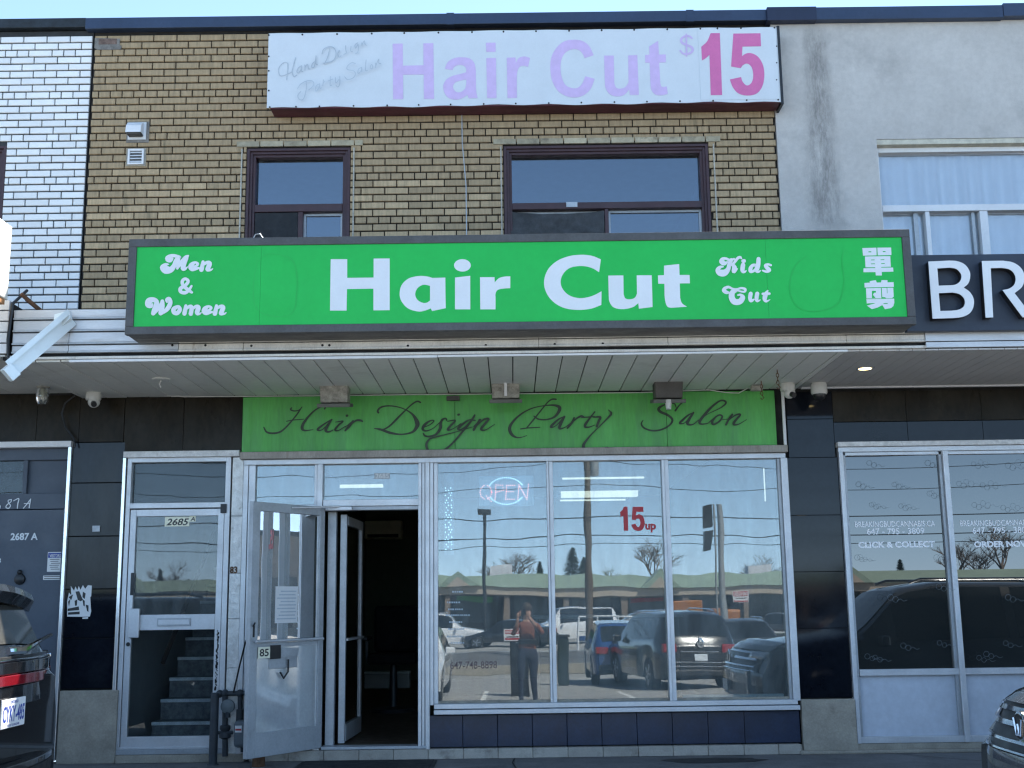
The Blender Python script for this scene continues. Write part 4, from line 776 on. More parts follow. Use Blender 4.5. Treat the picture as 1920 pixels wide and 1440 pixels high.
strokes('painted_number', [[(125, 95, 10), (90, 105, 10), (95, 135, 10), (115, 160, 10), (95, 190, 12), (65, 180, 10), (80, 150, 10), (120, 120, 10), (125, 95, 10)], [(150, 110, 10), (205, 85, 10), (195, 140, 12), (190, 190, 12)], [(255, 190, 10), (290, 150, 10), (335, 90, 10)], [(335, 90, 10), (318, 185, 12)], [(265, 140, 8), (325, 140, 8)], [(0, 110, 8), (-20, 160, 10), (0, 190, 12), (8, 165, 10), (-15, 150, 8)]], (0, 920), 5.76, .029, m_letter, d7)
vt = thing('notice_sticker', 'blue and white visitors notice stuck on the slate blue side door', 'sticker', (X(103, 1053), .033, Z(103, 1053)))
x0, x1, z0, z1 = rect(89, 1035, 117, 1072, .033); bx('sheet', m_paper, vt, x0, x1, .0315, .0345, z0, z1)
bx('border', m_blue, vt, x0 + .004, x1 - .004, .0305, .0315, z1 - .05, z1 - .008); text('print', 'VISITORS', (93, 1039, 114, 1045), .0303, m_paper, vt, bold=.02)
for k in range(6): bx('print_line', m_darkmetal, vt, x0 + .02 + .006 * (k % 3), x1 - .02 - .007 * ((k + 1) % 3), .0308, .0316, z1 - .066 - k * .017, z1 - .061 - k * .017)
vt = thing('notice_sticker', 'narrow white two line sticker under the visitors notice on the slate door', 'sticker', (X(102, 1083), .033, Z(102, 1083)))
x0, x1, z0, z1 = rect(81, 1079, 122, 1087, .033); bx('sheet', m_paper, vt, x0, x1, .0315, .0345, z0, z1)
for k in range(2): bx('print_line', m_darkmetal, vt, x0 + .008, x1 - .008, .0308, .0316, z0 + .008 + k * .016, z0 + .014 + k * .016)
kx, kz = ray(37, 1086, .03)
kn = MB().lathe([(.05, .033), (.045, .015), (.02, .005)], 12, (kx, 0, kz), 'Y'); kn.sphere((kx, .02, kz + .06), .022)
single(kn, 'door_knocker', m_darkmetal, 'dark round metal knocker on the slate blue side door', 'knocker', smooth=True)

# ---------------------------------------------------------------- aluminium door 2685A with stairs behind
d5 = thing('glazed_side_door', 'aluminium framed glass door numbered 2685A with a mail slot and stairs behind', 'door', (X(325, 1400), 0, .45))
xa, xb = X(228, 1100), X(428, 1100); zb = Z(325, 1404); ztp = Z(330, 858)
bx('head_trim', m_marble, d5, X(236, 852), X(452, 852), -.07, .02, Z(340, 858.5), Z(340, 847), .004)
bx('trim_strip', m_bright, d5, xa - .024, xa + .002, -.045, -.004, Z(220, 1300), ztp, .002)
fr_ = MB(); fw = X(246, 955) - X(238, 955)
fr_.box(xa + .012, xa + .05, -.03, .09, zb, ztp); fr_.box(xb - .045, xb, -.03, .09, zb, ztp); fr_.box(xa + .05, xb - .045, -.03, .09, Z(330, 867), ztp); fr_.box(xa + .05, xb - .045, -.03, .09, Z(330, 953), Z(330, 943)); fr_.box(xa + .05, xb - .045, -.035, .09, zb, zb + .02)
fr_.build('frame', m_alu, d5, bevel=.003)
bx('transom_dark_panel', M('dark_panel', (.025, .027, .03), .6), d5, xa + .05, xb - .045, .06, .066, Z(330, 943), Z(330, 867)); bx('transom_pane', g_dark, d5, xa + .05, xb - .045, .02, .026, Z(330, 943), Z(330, 867))  # plain dark panel added behind the pane to keep the transom dark
lf0, lf1 = xa + .055, xb - .05; st_ = .052
zr = [Z(330, p) for p in (955, 968, 1152, 1181, 1380, 1401)]
mb = MB(); mb.box(lf0, lf0 + st_, -.02, .03, zr[5], zr[0]); mb.box(lf1 - st_, lf1, -.02, .03, zr[5], zr[0]); mb.box(lf0 + st_, lf1 - st_, -.02, .03, zr[1], zr[0]); mb.box(lf0 + st_, lf1 - st_, -.022, .03, zr[3], zr[2]); mb.box(lf0 + st_, lf1 - st_, -.02, .03, zr[5], zr[4])
lf = mb.build('door', m_alu, d5, bevel=.003)
bx('pane', g_door, lf, lf0 + st_, lf1 - st_, .003, .009, zr[2], zr[1]); bx('pane', g_dark, lf, lf0 + st_, lf1 - st_, .003, .009, zr[4], zr[3])
x0, x1, z0, z1 = rect(295, 1159, 358, 1174, -.02); bx('mail_slot', m_alu_d, lf, x0, x1, -.032, -.022, z0, z1, .003); bx('mail_flap', m_alu, lf, x0 + .012, x1 - .012, -.036, -.032, z0 + .012, z1 - .012, .002)
x0, x1, z0, z1 = rect(243, 1141, 262, 1196, -.03); bx('handle', m_alu, lf, x0, x1, -.055, -.021, z0, z1, .008)
x, z = ray(241, 1208, -.02); MB().lathe([(.018, -.032), (.014, -.021)], 12, (x, 0, z), 'Y').build('lock', m_darkmetal, lf, smooth=True)
x0, x1, z0, z1 = rect(245, 1074, 251, 1116, -.02); bx('strike_plate', m_darkmetal, lf, x0, x1, -.024, -.019, z0, z1)
x0, x1, z0, z1 = rect(414, 945, 425, 962, -.03); bx('hinge', m_darkmetal, d5, x0, x1, -.045, -.031, z0, z1, .003)
random.seed(4); sp = MB()
for k in range(46):
    y = 1182 + k * 2.45; x, z = ray(408.5 - k * .09 + random.uniform(-1.4, 1.4), y, -.022); w = random.uniform(.003, .009); sp.box(x - w, x + w, -.0215, -.0203, z - w * random.uniform(.6, 1.8), z + w)
sp.build('worn_marks', m_gap, lf, kind='stuff')
nb5 = thing('number_sticker', 'pale yellow house number sticker reading 2685A at the top of the glass door', 'sticker', (X(338, 978), 0, Z(338, 978)))
x0, x1, z0, z1 = rect(309, 969, 355, 987, 0); bx('sheet', m_cream, nb5, x0, x1, .0005, .0025, z0, z1); x0, x1, z0, z1 = rect(355, 967, 367, 978, 0); bx('sheet', m_cream, nb5, x0 + .001, x1, .0005, .0025, z0, z1)
text('number', '2685', (312, 972, 354, 985), .0003, m_black, nb5, bold=.02, shear=.25); text('number', 'A', (357, 969, 366, 977), .0003, m_black, nb5, bold=.02, shear=.2)
# stairwell
bx('threshold', m_alu_d, d5, xa + .01, xb, -.04, .14, zb - .04, zb - .001, .003); bx('step', m_conc, d5, X(217, 1410, -.06), X(458, 1410, -.06), -.07, .14, .354, zb - .042, .006)
swx0, swx1 = xa + .0, xb + .02
stw = thing('staircase', 'dark carpeted staircase rising behind the 2685A glass door', 'stairs', ((swx0 + swx1) / 2, .6, .45))
for k in range(11):
    y = .38 + k * .25; z = .47 + k * .175
    bx('step', M('stair_carpet', (.20, .20, .20), .95, var=.4, scale=20), stw, swx0 + .20, swx1 - .03, y, y + .25, z, z + .175)
    bx('nosing', M('stair_nosing', (.80, .80, .78), .5, var=.3, scale=8), stw, swx0 + .20, swx1 - .03, y - .02, y + .012, z + .150, z + .178)
MB().tube([(swx0 + .24, .5, 1.15), (swx0 + .24, 2.6, 2.7)], .022, 8).build('handrail', M('dark_wood', (.06, .03, .018), .5), stw)
w_ = MB(); w_.box(swx0 - .04, swx0 - .001, .13, 5, .35, 3.5); w_.box(swx1 + .0, swx1 + .08, .13, 5, .35, 3.5); w_.box(swx0, swx1, 4.9, 5, .35, 3.5); w_.box(swx0, swx1, .13, 5, 3.40, 3.48); w_.box(swx0, swx1, .13, 5, .36, .462); w_.build('stairwell_wall', M('stairwell_paint', (.34, .35, .35), .7, var=.05), gf)
MB().prism([(0, 0)] * 0 or [(swx0 + .001, .46), (swx0 + .28, .46), (swx0 + .28, .9), (swx0 + .001, .9)], .80, .83).build('stair_panel', m_roomw, stw) if False else None
# shoes at the bottom of the stairs
sb = MB(); sb.box(swx0 + .30, swx0 + .45, .22, .32, .463, .50); sb.box(swx0 + .50, swx0 + .60, .2, .31, .463, .50); single(sb, 'shoes', m_paper, 'pale pair of shoes on the floor at the foot of the stairs', 'shoes', bevel=.01)

# ---------------------------------------------------------------- corroded pilaster
x0, x1 = X(431, 1100), X(452, 1100)
pl = thing('metal_pilaster', 'corroded speckled aluminium pilaster between the 2685A door and salon door', 'pilaster', ((x0 + x1) / 2, 0, .36))
zz_ = [Z(440, p) for p in (1415, 1330, 1252, 1160, 1075, 968, 858)]
for a, b in zip(zz_[:-1], zz_[1:]): bx('plate', m_patchy, pl, x0, x1, -.035 + random.uniform(0, .006), .05, a + .001, b - .001, .003)
text('number', '83', (431, 1062, 445, 1075), -.0365, m_rust, pl, bold=.03)

# ---------------------------------------------------------------- salon shop front
sf = thing('salon_shopfront', 'aluminium framed salon shop window with three tall panes above a tiled bulkhead', 'shop window', (.8, 0, .36))
ZT, ZH = Z(963, 857), Z(963, 866.5); ZS1, ZS0 = Z(970, 1314), Z(970, 1320); DZ = Z(700, 1397)
def vert(a, b, py, z0, z1, y0=-.04, y1=.08, name='mullion', mat=None, par=None): return bx(name, mat or m_alu, par or sf, X(a, py), X(b, py), y0, y1, z0, z1, .003)
bx('head_channel', M('rusty_head_channel', (.30, .275, .24), .6, metal=.1, var=.2, scale=6, st=(1, 1, .4), dirt=[((.16, .09, .05), .6, .62, 9)]), sf, X(454, 850), X(1473, 850), -.10, .02, ZT + .002, Z(963, 843.5), .004)
MB().box(X(459, 900), XP0 - .0, -.05, .08, ZH, ZT).build('head_rail', m_alu, sf, bevel=.003)
vert(459, 468, 870, .40, ZH); vert(468.6, 481, 870, .40, ZH, -.03)
vert(785, 791, 870, .40, ZH, -.045); vert(791.5, 797, 870, .40, ZH, -.03); vert(798, 806, 870, .40, ZH, -.045); vert(806.5, 813, 870, ZS0, ZH, -.035); vert(813.5, 821, 870, ZS0, ZH, -.02)
for a, b in ((1024, 1028), (1028.5, 1036)): vert(a, b, 870, ZS0, ZH, -.05 if a == 1024 else -.03)
for a, b in ((1239, 1244), (1244.5, 1252)): vert(a, b, 870, ZS0, ZH, -.05 if a == 1239 else -.03)
xr0, xr1 = X(1474, 1100), X(1487, 1100)
bx('mullion', m_alu_d, sf, xr0 - .025, xr0, -.02, .08, ZS0, ZH, .003); bx('jamb', m_alu, sf, xr0 + .001, xr1, -.05, .08, ZS0, ZH, .003)
vert(591, 596, 900, Z(600, 951), ZH, -.03); vert(596.5, 606.5, 900, Z(600, 951), ZH, -.045)
zt1, zt0 = Z(700, 937), Z(700, 949)
bx('transom_rail', m_alu, sf, X(607, 943), X(785, 943), -.04, .08, zt0, zt1, .003); bx('transom_rail', m_alu, sf, X(481, 943), X(591, 943), -.03, .08, Z(540, 957), Z(540, 947), .003)
bx('door_head', m_alu_d, sf, X(607, 955), X(785, 955), -.02, .08, zt0 - .035, zt0 - .001, .003)
px = [('pane', 481, 591, Z(540, 947), ZH), ('pane', 606.5, 785, zt1, ZH)]
for nme, a, b, z0, z1 in px: bx(nme, g_shop, sf, X(a, 900), X(b, 900), .01, .016, z0, z1)
bx('pane', g_shop, sf, X(481, 900), X(591, 900), .01, .016, .47, Z(540, 957)); bx('sidelight_jamb', m_alu, sf, X(591, 1150), X(603, 1150), -.03, .08, .40, Z(600, 957), .003)
# big panes carry the reflections of the parking lot
for a, b in ((821, 1024), (1036, 1239), (1252, None)): bx('pane', g_shop, sf, X(a, 870), X(b, 870) if b else xr0 - .025, .006, .012, ZS1, ZH)
bx('glazing_strip', M('old_sealant', (.30, .28, .23), .7, var=.3, scale=20), sf, X(821, 870), xr0 - .026, -.012, .005, ZS1 - .012, ZS1 + .006)
# sill and bulkhead
bx('sill', m_alu, sf, X(815, 1325), X(1492, 1325), -.09, .02, Z(970, 1326), ZS1 - .013, .003); bx('sill_nosing', m_alu, sf, X(815, 1330), X(1495, 1330), -.115, .02, Z(970, 1336), Z(970, 1327.5), .004)
zbk1, zbk0 = Z(1100, 1337), Z(1100, 1397)
edge = [801, 868, 933, 998, 1063, 1128, 1194, 1260, 1327, 1395, 1499]
for a, b in zip(edge[:-1], edge[1:]):
    xx0, xx1 = X(a, 1365), X(b, 1365); bx('bulkhead_tile', m_navy, sf, xx0 + .002, xx1 - .002, -.03 + random.uniform(0, .003), .02, zbk0 + .002, zbk1 - .002, .002)
bx('bulkhead', m_gap, sf, X(801, 1365), XP0 + .1, .021, .12, .36, zbk1)
bx('threshold', m_alu_d, sf, X(603, 1398), X(800, 1398), -.05, .1, DZ - .03, DZ - .006, .004)
# step tiles
ed = [470, 541, 607, 673, 738, 803, 869, 934, 999, 1065, 1131, 1197, 1262, 1328, 1395, 1460, 1502]
zs1, zs0 = Z(963, 1399), .355
for a, b in zip(ed[:-1], ed[1:]): bx('step_tile', m_ledge, sf, X(a, 1410, -.06) + .002, X(b, 1410, -.06) - .002, -.075 + random.uniform(0, .005), .02, zs0, zs1 - .008, .004)
bx('step_bed', m_conc, sf, X(470, 1410), X(1502, 1410), -.058, .10, .355, zs1 - .014)
# outer door, swung open towards the street
hx = X(604, 1150); yy = -.72; fx = X(466, 1150, yy)
od = thing('open_glass_door', 'open aluminium glass door of the salon swung out over the step', 'door', (hx, -.02, .45))
e1 = Vector((fx - hx, yy + .02, 0)); DW = e1.length; e1.normalize(); e2 = Vector((-e1.y, e1.x, 0));
if e2.y < 0: e2 = -e2
def dbox(name, mat, u0, u1, z0, z1, t0=-.022, t1=.022, par=None, bevel=0):
    c = Vector((hx, -.02, 0)) + e1 * (u0 + u1) / 2 + e2 * (t0 + t1) / 2 + Vector((0, 0, (z0 + z1) / 2))
    return MB().obox(c, e1 * (u1 - u0) / 2, e2 * (t1 - t0) / 2, Vector((0, 0, (z1 - z0) / 2))).build(name, mat, par or od, bevel=bevel)
dz0, dz1 = .455, 2.485; zmid = 1.345
dbox('stile', m_alu_d, 0, .06, dz0, dz1, bevel=.003); dbox('stile', m_alu_d, DW - .085, DW, dz0, dz1, bevel=.003); dbox('top_rail', m_alu_d, .06, DW - .085, dz1 - .075, dz1, bevel=.003); dbox('bottom_rail', m_alu_d, .06, DW - .085, dz0, dz0 + .19, bevel=.003); dbox('mid_rail', m_alu_d, .06, DW - .085, zmid - .035, zmid + .0, -.012, .012)
dbox('pane', g_door, .06, DW - .085, zmid, dz1 - .075, -.003, .003); dbox('kick_panel', m_kick, .06, DW - .085, dz0 + .19, zmid - .035, -.006, .006)
c0 = Vector((hx, -.02, zmid + .015)); MB().tube([c0 + e1 * .03 - e2 * .05, c0 + e1 * (DW - .04) - e2 * .05], .011, 8).build('push_bar', m_alu, od)
dbox('mail_plate', m_alu_d, .30, .62, zmid - .21, zmid - .11, -.014, -.0065, bevel=.003)
c1 = Vector((hx, -.02, zmid - .14)) + e1 * .42 - e2 * .03; MB().tube([c1, c1 + Vector((0, 0, -.10)), c1 + e1 * .05 + Vector((0, 0, -.15)), c1 + e1 * .09 + Vector((0, 0, -.10))], .008, 6).build('hook', m_darkmetal, od)
dbox('lock_plate', m_darkmetal, DW - .05, DW - .03, zmid + .05, zmid + .14, -.024, -.022)
MB().tube([Vector((hx, -.02, dz1 - .03)) + e1 * .42 - e2 * .03, (X(640, 958), -.08, dz1 + .0)], .009, 6).build('closer_arm', m_alu, od)
single(MB().box(X(618, 955), X(662, 955), -.085, -.042, zt0 - .04, zt0 - .005), 'door_closer', m_alu, 'silver door closer body above the salon doorway', 'door closer', bevel=.006)
# notice and 85 plate on the open door
nt_ = thing('paper_notice', 'white printed paper notice taped inside the open door glass', 'notice', tuple(Vector((hx, -.02, 1.7)) + e1 * .5))
o = dbox('sheet', m_paper, .30, .56, 1.50, 1.80, -.006, -.0045, nt_)
for k in range(9): dbox('print_line', m_grey_ink, .32 + .01 * (k % 2), .54 - .02 * (k % 3), 1.53 + k * .028, 1.540 + k * .028, -.0078, -.0062, nt_)
np_ = thing('number_plate_sticker', 'black and white 85 number piece with tape on the open door', 'sticker', tuple(Vector((hx, -.02, zmid - .06)) + e1 * .7))
dbox('sheet', m_cream, DW - .22, DW - .09, zmid - .12, zmid - .03, -.028, -.025, np_); dbox('tape', m_black, DW - .34, DW - .225, zmid - .13, zmid - .02, -.03, -.0245, np_); dbox('tape', m_alu_d, .30, DW - .345, zmid - .12, zmid - .05, -.03, -.0245, np_)
def door_text(s, u0, u1, z0, z1, par, t=-.029):
    o = text('print', s, None, 0, m_black, par, bold=.02, world=(0, 1, 0, 1), thick=0)
    for v in o.data.vertices:
        u = u1 + (u0 - u1) * v.co.x; p = Vector((hx, -.02, 0)) + e1 * u + e2 * t; v.co = (p.x, p.y, z0 + (z1 - z0) * v.co.z)
door_text('85', DW - .205, DW - .105, zmid - .105, zmid - .045, np_)
single(MB().tube([(X(p, q, y), y, Z(p, q, y)) for p, q, y in ((478, 1168, -.74), (460, 1205, -.55), (450, 1245, -.35), (438, 1298, -.14))], .007, 6), 'cable', m_black, 'black cord tying the open door back to the gas pipe', 'cord', smooth=True)
# inner vestibule door, swung inward
idr = thing('inner_glass_door', 'narrow inner glass door swung inward behind the open salon door', 'door', (X(640, 1150, .2), .2, .46))
xi = X(613, 1150, .12); bx('jamb', m_alu_d, idr, xi, X(629, 1150, .12), .10, .18, .46, zt0 - .036, .003)
bx('stile', m_alu_d, idr, X(637, 1150, .16), X(649, 1150, .16), .14, .19, .47, zt0 - .06, .003)
xs0 = X(647, 1150, .2); q0 = Vector((xs0, .2, 0)); q1 = Vector((X(676, 1150, 1.0), 1.0, 0)); qd = (q1 - q0).normalized(); qn = Vector((-qd.y, qd.x, 0)); qL = (q1 - q0).length
def ibox(name, mat, u0, u1, z0, z1, t=.018): return MB().obox(q0 + qd * (u0 + u1) / 2 + Vector((0, 0, (z0 + z1) / 2)), qd * (u1 - u0) / 2, qn * t, Vector((0, 0, (z1 - z0) / 2))).build(name, mat, idr)
ibox('stile', m_alu_d, qL - .07, qL, .48, 2.42); ibox('top_rail', m_alu_d, .02, qL - .07, 2.34, 2.42); ibox('bottom_rail', m_alu_d, .02, qL - .07, .48, .62); ibox('pane', g_clear, .02, qL - .07, .62, 2.34, .003); ibox('push_bar', m_alu, .0, qL + .04, 1.33, 1.35, .03)
# transom sticker and window lettering
tr_ = thing('number_sticker', 'small pale house number sticker on the transom pane over the salon doorway', 'sticker', (X(716, 892), .01, Z(716, 892)))
x0, x1, z0, z1 = rect(702, 887, 731, 898, .009); bx('sheet', M('pale_sticker', (.42, .46, .48), .6, var=0), tr_, x0, x1, .0065, .0085, z0, z1); text('number', '2685', (704, 888, 729, 897), .0063, m_paper, tr_, bold=.015)
pr = thing('price_lettering', 'red vinyl price lettering on the middle shop pane', 'lettering', (X(1195, 970), 0, Z(1195, 970)))
fill('numeral', [[(720, 193), (870, 192), (908, 1205), (722, 1207), (700, 545), (650, 595, 1), (578, 640), (567, 415), (660, 330, 1)]], (1137.8, 941.4), 22.5, .004, m_red, pr); fill('numeral', [[(1092, 200), (1535, 195), (1545, 407), (1240, 412), (1233, 570), (1290, 530, 1), (1380, 520, 1), (1490, 575, 1), (1570, 700, 1), (1598, 860, 1), (1570, 1050, 1), (1480, 1175, 1), (1330, 1213, 1), (1180, 1180, 1), (1085, 1080, 1), (1035, 950), (1217, 912), (1245, 990, 1), (1310, 1048, 1), (1375, 1020, 1), (1412, 940, 1), (1415, 840, 1), (1385, 740, 1), (1320, 690, 1), (1250, 715, 1), (1212, 765), (1055, 738)]], (1137.8, 941.4), 22.5, .004, m_red, pr); text('word', 'up', (1210, 982, 1230, 998), .004, m_red, pr, bold=.04)
tl = thing('phone_lettering', 'faint phone number lettering low on the first shop pane', 'lettering', (X(888, 1247), 0, Z(888, 1247)))
text('digits', '647-748-8898', (844, 1240, 932, 1254), .004, M('faint_brown_ink', (.16, .12, .12), .6), tl, bold=.005)
mn = thing('menu_lettering', 'faint pale menu lines printed on the first shop pane', 'lettering', (X(880, 1170), 0, Z(880, 1170)))
random.seed(9)
m_pale = M('faint_pale_ink', (.45, .52, .56), .6, var=.1)
for k, (py, a, b) in enumerate(((1108, 848, 868), (1128, 838, 862), (1141, 840, 866), (1152, 836, 878), (1165, 842, 864), (1178, 840, 872), (1192, 838, 866), (1204, 845, 868))):
    x = a
    while x < b:
        w = random.uniform(2, 4); xx0, xx1, z0, z1 = rect(x, py, x + w, py + 3); MB().box(xx0, xx1, .0042, .0052, z0, z1).build('print_line', m_pale, mn); x += w + random.uniform(1, 2)
# LED open sign
led = thing('open_led_sign', 'lit LED sign reading OPEN inside the first shop pane', 'sign', (X(947, 921, .12), .12, Z(947, 921, .12)))
x0, x1, z0, z1 = rect(898, 892, 1001, 949, .12); bx('panel', M('led_panel', (.30, .42, .50), .3, var=0), led, x0, x1, .12, .135, z0, z1, .004)
def dots(name, mat, pts, r=.0042):
    mb = MB()
    for px_, py_ in pts: x, z = ray(px_, py_, .115); mb.lathe([(r, .113), (r, .119)], 6, (x, 0, z), 'Y')
    return mb.build(name, mat, led, kind='stuff')
def along(pl_, step=3.4):
    out = []
    for a, b in zip(pl_[:-1], pl_[1:]):
        L = math.hypot(b[0] - a[0], b[1] - a[1]); n = max(1, int(L / step)); out += [(a[0] + (b[0] - a[0]) * k / n, a[1] + (b[1] - a[1]) * k / n) for k in range(n)]
    return out + [pl_[-1]]
O_ = [(911 + 11 * math.cos(t * .628), 923 + 13 * math.sin(t * .628)) for t in range(11)]
dots('led_letter', m_redled, along(O_) + along([(912, 930), (921, 940)])); dots('led_letter', m_redled, along([(928, 937), (930, 909), (942, 910), (944, 919), (930, 923)])); dots('led_letter', m_redled, along([(965, 910), (950, 910), (948, 936), (964, 936)]) + along([(950, 922), (962, 922)])); dots('led_letter', m_redled, along([(971, 936), (973, 909), (988, 936), (991, 908)]))
dots('led_oval', m_blueled, [(949 + 34 * math.cos(rad(a)), 920.5 + 25 * math.sin(rad(a))) for a in list(range(205, 336, 6)) + list(range(30, 152, 6))])
lb = thing('led_string_panel', 'blue and red LED dot panel hanging just inside the window jamb', 'light', (X(838, 960, .25), .25, Z(838, 960, .25)))
x0, x1, z0, z1 = rect(832, 885, 851, 1040, .25); bx('panel', M('led_back_strip', (.10, .15, .19), .5), lb, x0, x1, .25, .26, z0, z1)
mb = MB()
for k in range(26):
    for j in range(3):
        if (k * 7 + j * 3) % 5 < 3: x, z = ray(835 + j * 5 + (k % 3), 915 + k * 4.6, .245); mb.lathe([(.005, .243), (.248, .249)][:1] + [(.005, .249)], 6, (x, 0, z), 'Y')
mb.build('led_dots', m_blueled, lb, kind='stuff')
# ---------------------------------------------------------------- salon interior
rm = thing('salon_room', 'dim green walled salon interior behind the glass', 'room', (0, 4, .46))
xw0, xw1 = X(452, 1100) + .02, XR - .12
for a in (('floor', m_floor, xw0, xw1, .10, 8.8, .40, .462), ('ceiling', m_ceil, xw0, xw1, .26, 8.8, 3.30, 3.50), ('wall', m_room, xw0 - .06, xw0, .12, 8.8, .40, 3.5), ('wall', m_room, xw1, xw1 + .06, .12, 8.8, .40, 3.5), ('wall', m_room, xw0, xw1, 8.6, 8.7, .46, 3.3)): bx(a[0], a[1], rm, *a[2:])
for k, (a, b, yy_) in enumerate(((1050, 1212, 4.9), (1048, 1198, 6.9), (1046, 1175, 8.3))):
    t = thing('tube_light', ('fluorescent ceiling fixture nearest the shop window', 'middle fluorescent ceiling fixture in the salon', 'rear fluorescent ceiling fixture in the salon')[k], 'light', (0, yy_, 3.2), group='salon ceiling lights')
    x0, x1 = X(a, 900, yy_) , X(b, 900, yy_); bx('housing', m_white_p, t, x0, x1, yy_ - .1, yy_ + .1, 3.22, 3.299); bx('tube', m_tube, t, x0 + .03, x1 - .03, yy_ - (.10 if k == 1 else .02), yy_ + (.10 if k == 1 else .02), 3.14 if k == 1 else 3.20, 3.218)
t = thing('tube_light', 'fluorescent fixture seen through the transom over the salon doorway', 'light', (X(680, 912, 2), 2, 3.1), group='salon ceiling lights'); x0, x1 = X(637, 912, 2.2), X(718, 912, 2.2); zt_ = Z(680, 912, 2.2); bx('housing', m_white_p, t, x0, x1, 2.15, 2.3, zt_ + .02, zt_ + .08); bx('tube', m_tube, t, x0, x1, 2.2, 2.24, zt_ - .012, zt_ + .018)
ac = thing('wall_air_conditioner', 'wall mounted air conditioner high on the dark green salon wall', 'air conditioner', (X(720, 993, 8.5), 8.5, Z(720, 993, 8.5))); x0, x1, z0, z1 = rect(683, 976, 753, 1010, 8.3)
bx('case', M('ac_case', (.55, .50, .36), .5), ac, x0, x1, 8.3, 8.6, z0, z1, .02); bx('vent_slot', m_gap, ac, x0 + .05, x1 - .05, 8.29, 8.3, z0 + .02, z0 + .07)
ch = thing('salon_chair', 'black salon chair with armrests in the dark interior', 'chair', (X(735, 1300, 3.2), 3.2, .46)); cx = X(738, 1220, 3.2)
m_chb = M('black_vinyl_seat', (.006, .006, .006), .8, spec=.15)
bx('seat', m_chb, ch, cx - .27, cx + .27, 2.95, 3.45, .98, 1.10, .03); bx('backrest', m_chb, ch, cx - .25, cx + .25, 3.42, 3.52, 1.10, 1.62, .04)
for s in (-1, 1): bx('armrest', m_black, ch, cx + s * .30 - .03, cx + s * .30 + .03, 2.98, 3.45, 1.24, 1.29, .015); bx('arm_post', m_darkmetal, ch, cx + s * .30 - .012, cx + s * .30 + .012, 3.2, 3.24, 1.02, 1.24)
MB().lathe([(.26, .463), (.24, .50), (.05, .52), (.04, .98)], 16, (cx, 3.2, 0)).build('base', m_darkmetal, ch, smooth=True)
bh = thing('baseboard_heater', 'pale low box against the salon wall beyond the doorway', 'box', (X(725, 1275, 4), 4, .8)); x0, x1, z0, z1 = rect(683, 1263, 768, 1291, 4.0); bx('case', M('beige_box', (.20, .19, .17), .6), bh, x0, x1, 4, 4.2, z0, z1, .01); bx('top', m_roomw, bh, x0, x1, 3.99, 4.2, z1, z1 + .02)
ct = thing('reception_counter', 'dark reception counter inside the salon behind the middle pane', 'counter', (1, 3.6, .46)); bx('cabinet', m_room, ct, .3, 1.9, 3.4, 4.0, .463, 1.45, .01); bx('top', m_roomw, ct, .25, 1.95, 3.35, 4.05, 1.45, 1.49, .005)
pst = MB(); x0, x1, z0, z1 = rect(1262, 1348 - 10, 1455, 1313, 0); x, z = X(1268, 1307, .03), Z(1350, 1311, .03)
single(MB().box(X(1281, 1307, .03), X(1470, 1307, .03), .03, .10, ZS1 - .002, ZS1 + .025), 'window_ledge_strip', m_paper, 'white ledge strip lying inside the third shop pane', 'ledge')
for k, (a, b, c_) in enumerate(((1432, 878, 940), (1446, 880, 950))): single(MB().tube([(X(a, b, .5), .5, Z(a, b, .5)), (X(a + 3, c_, .5), .5, Z(a + 3, c_, .5))], .006, 6), 'hanging_tube_light', m_tube, ('thin lit tube hanging vertically near the corner of the third pane', 'second thin lit tube beside the jamb of the third pane')[k], 'light')

# ---------------------------------------------------------------- cannabis shop front
cf = thing('white_framed_shopfront', 'white framed shop window with film covered panes and frosted lower panels', 'shop window', (5, 0, .36))
xc0 = X(1590, 1100); xe = 8.4
bx('head_trim', m_marble, cf, X(1567, 830), xe, -.07, .02, Z(1740, 837), Z(1740, 828), .004)
zc = [Z(1700, p) for p in (838, 847, 853.5, 1254, 1266, 1273, 1380, 1392)]
bx('head_rail', m_alu, cf, xc0 - .02, xe, -.04, .08, zc[1], zc[0], .003); bx('head_rail', m_alu, cf, xc0 + .02, xe, -.02, .08, zc[2], zc[1] - .001, .003)
bx('jamb', m_alu, cf, xc0 - .02, xc0 + .018, -.05, .08, zc[7], zc[1], .003); bx('jamb', m_alu_d, cf, xc0 + .019, xc0 + .045, -.02, .08, zc[7], zc[1], .003)
bx('mid_rail', m_alu, cf, xc0 + .046, xe, -.03, .08, zc[4], zc[3], .003); bx('bottom_rail', m_alu, cf, xc0 + .02, xe, -.035, .08, zc[7], zc[6], .003)
xm = X(1787, 1100); mull = [(xm - .045, xm - .018, -.02, m_alu_d), (xm - .017, xm + .03, -.05, m_alu)]
for a, b, y, mt in mull: bx('mullion', mt, cf, a, b, y, .08, zc[7], zc[1], .003)
x2 = xm + (xm - xc0); bx('mullion', m_alu, cf, x2 - .02, x2 + .03, -.05, .08, zc[7], zc[1], .003)
m_film = M('dark_film_glass', (.022, .026, .026), .0, var=.10, scale=2, spec=.75); m_film.node_tree.nodes['Principled BSDF'].inputs['IOR'].default_value = 1.75
for l_ in list(m_film.node_tree.nodes['Principled BSDF'].inputs['Roughness'].links): m_film.node_tree.links.remove(l_)
m_film.node_tree.nodes['Principled BSDF'].inputs['Roughness'].default_value = .0
for a, b in ((xc0 + .045, xm - .045), (xm + .03, x2 - .02), (x2 + .03, xe)):
    bx('pane', m_film, cf, a, b, .01, .016, zc[3], zc[2]); bx('lower_panel', m_frost, cf, a, b, .02, .03, zc[6], zc[4])
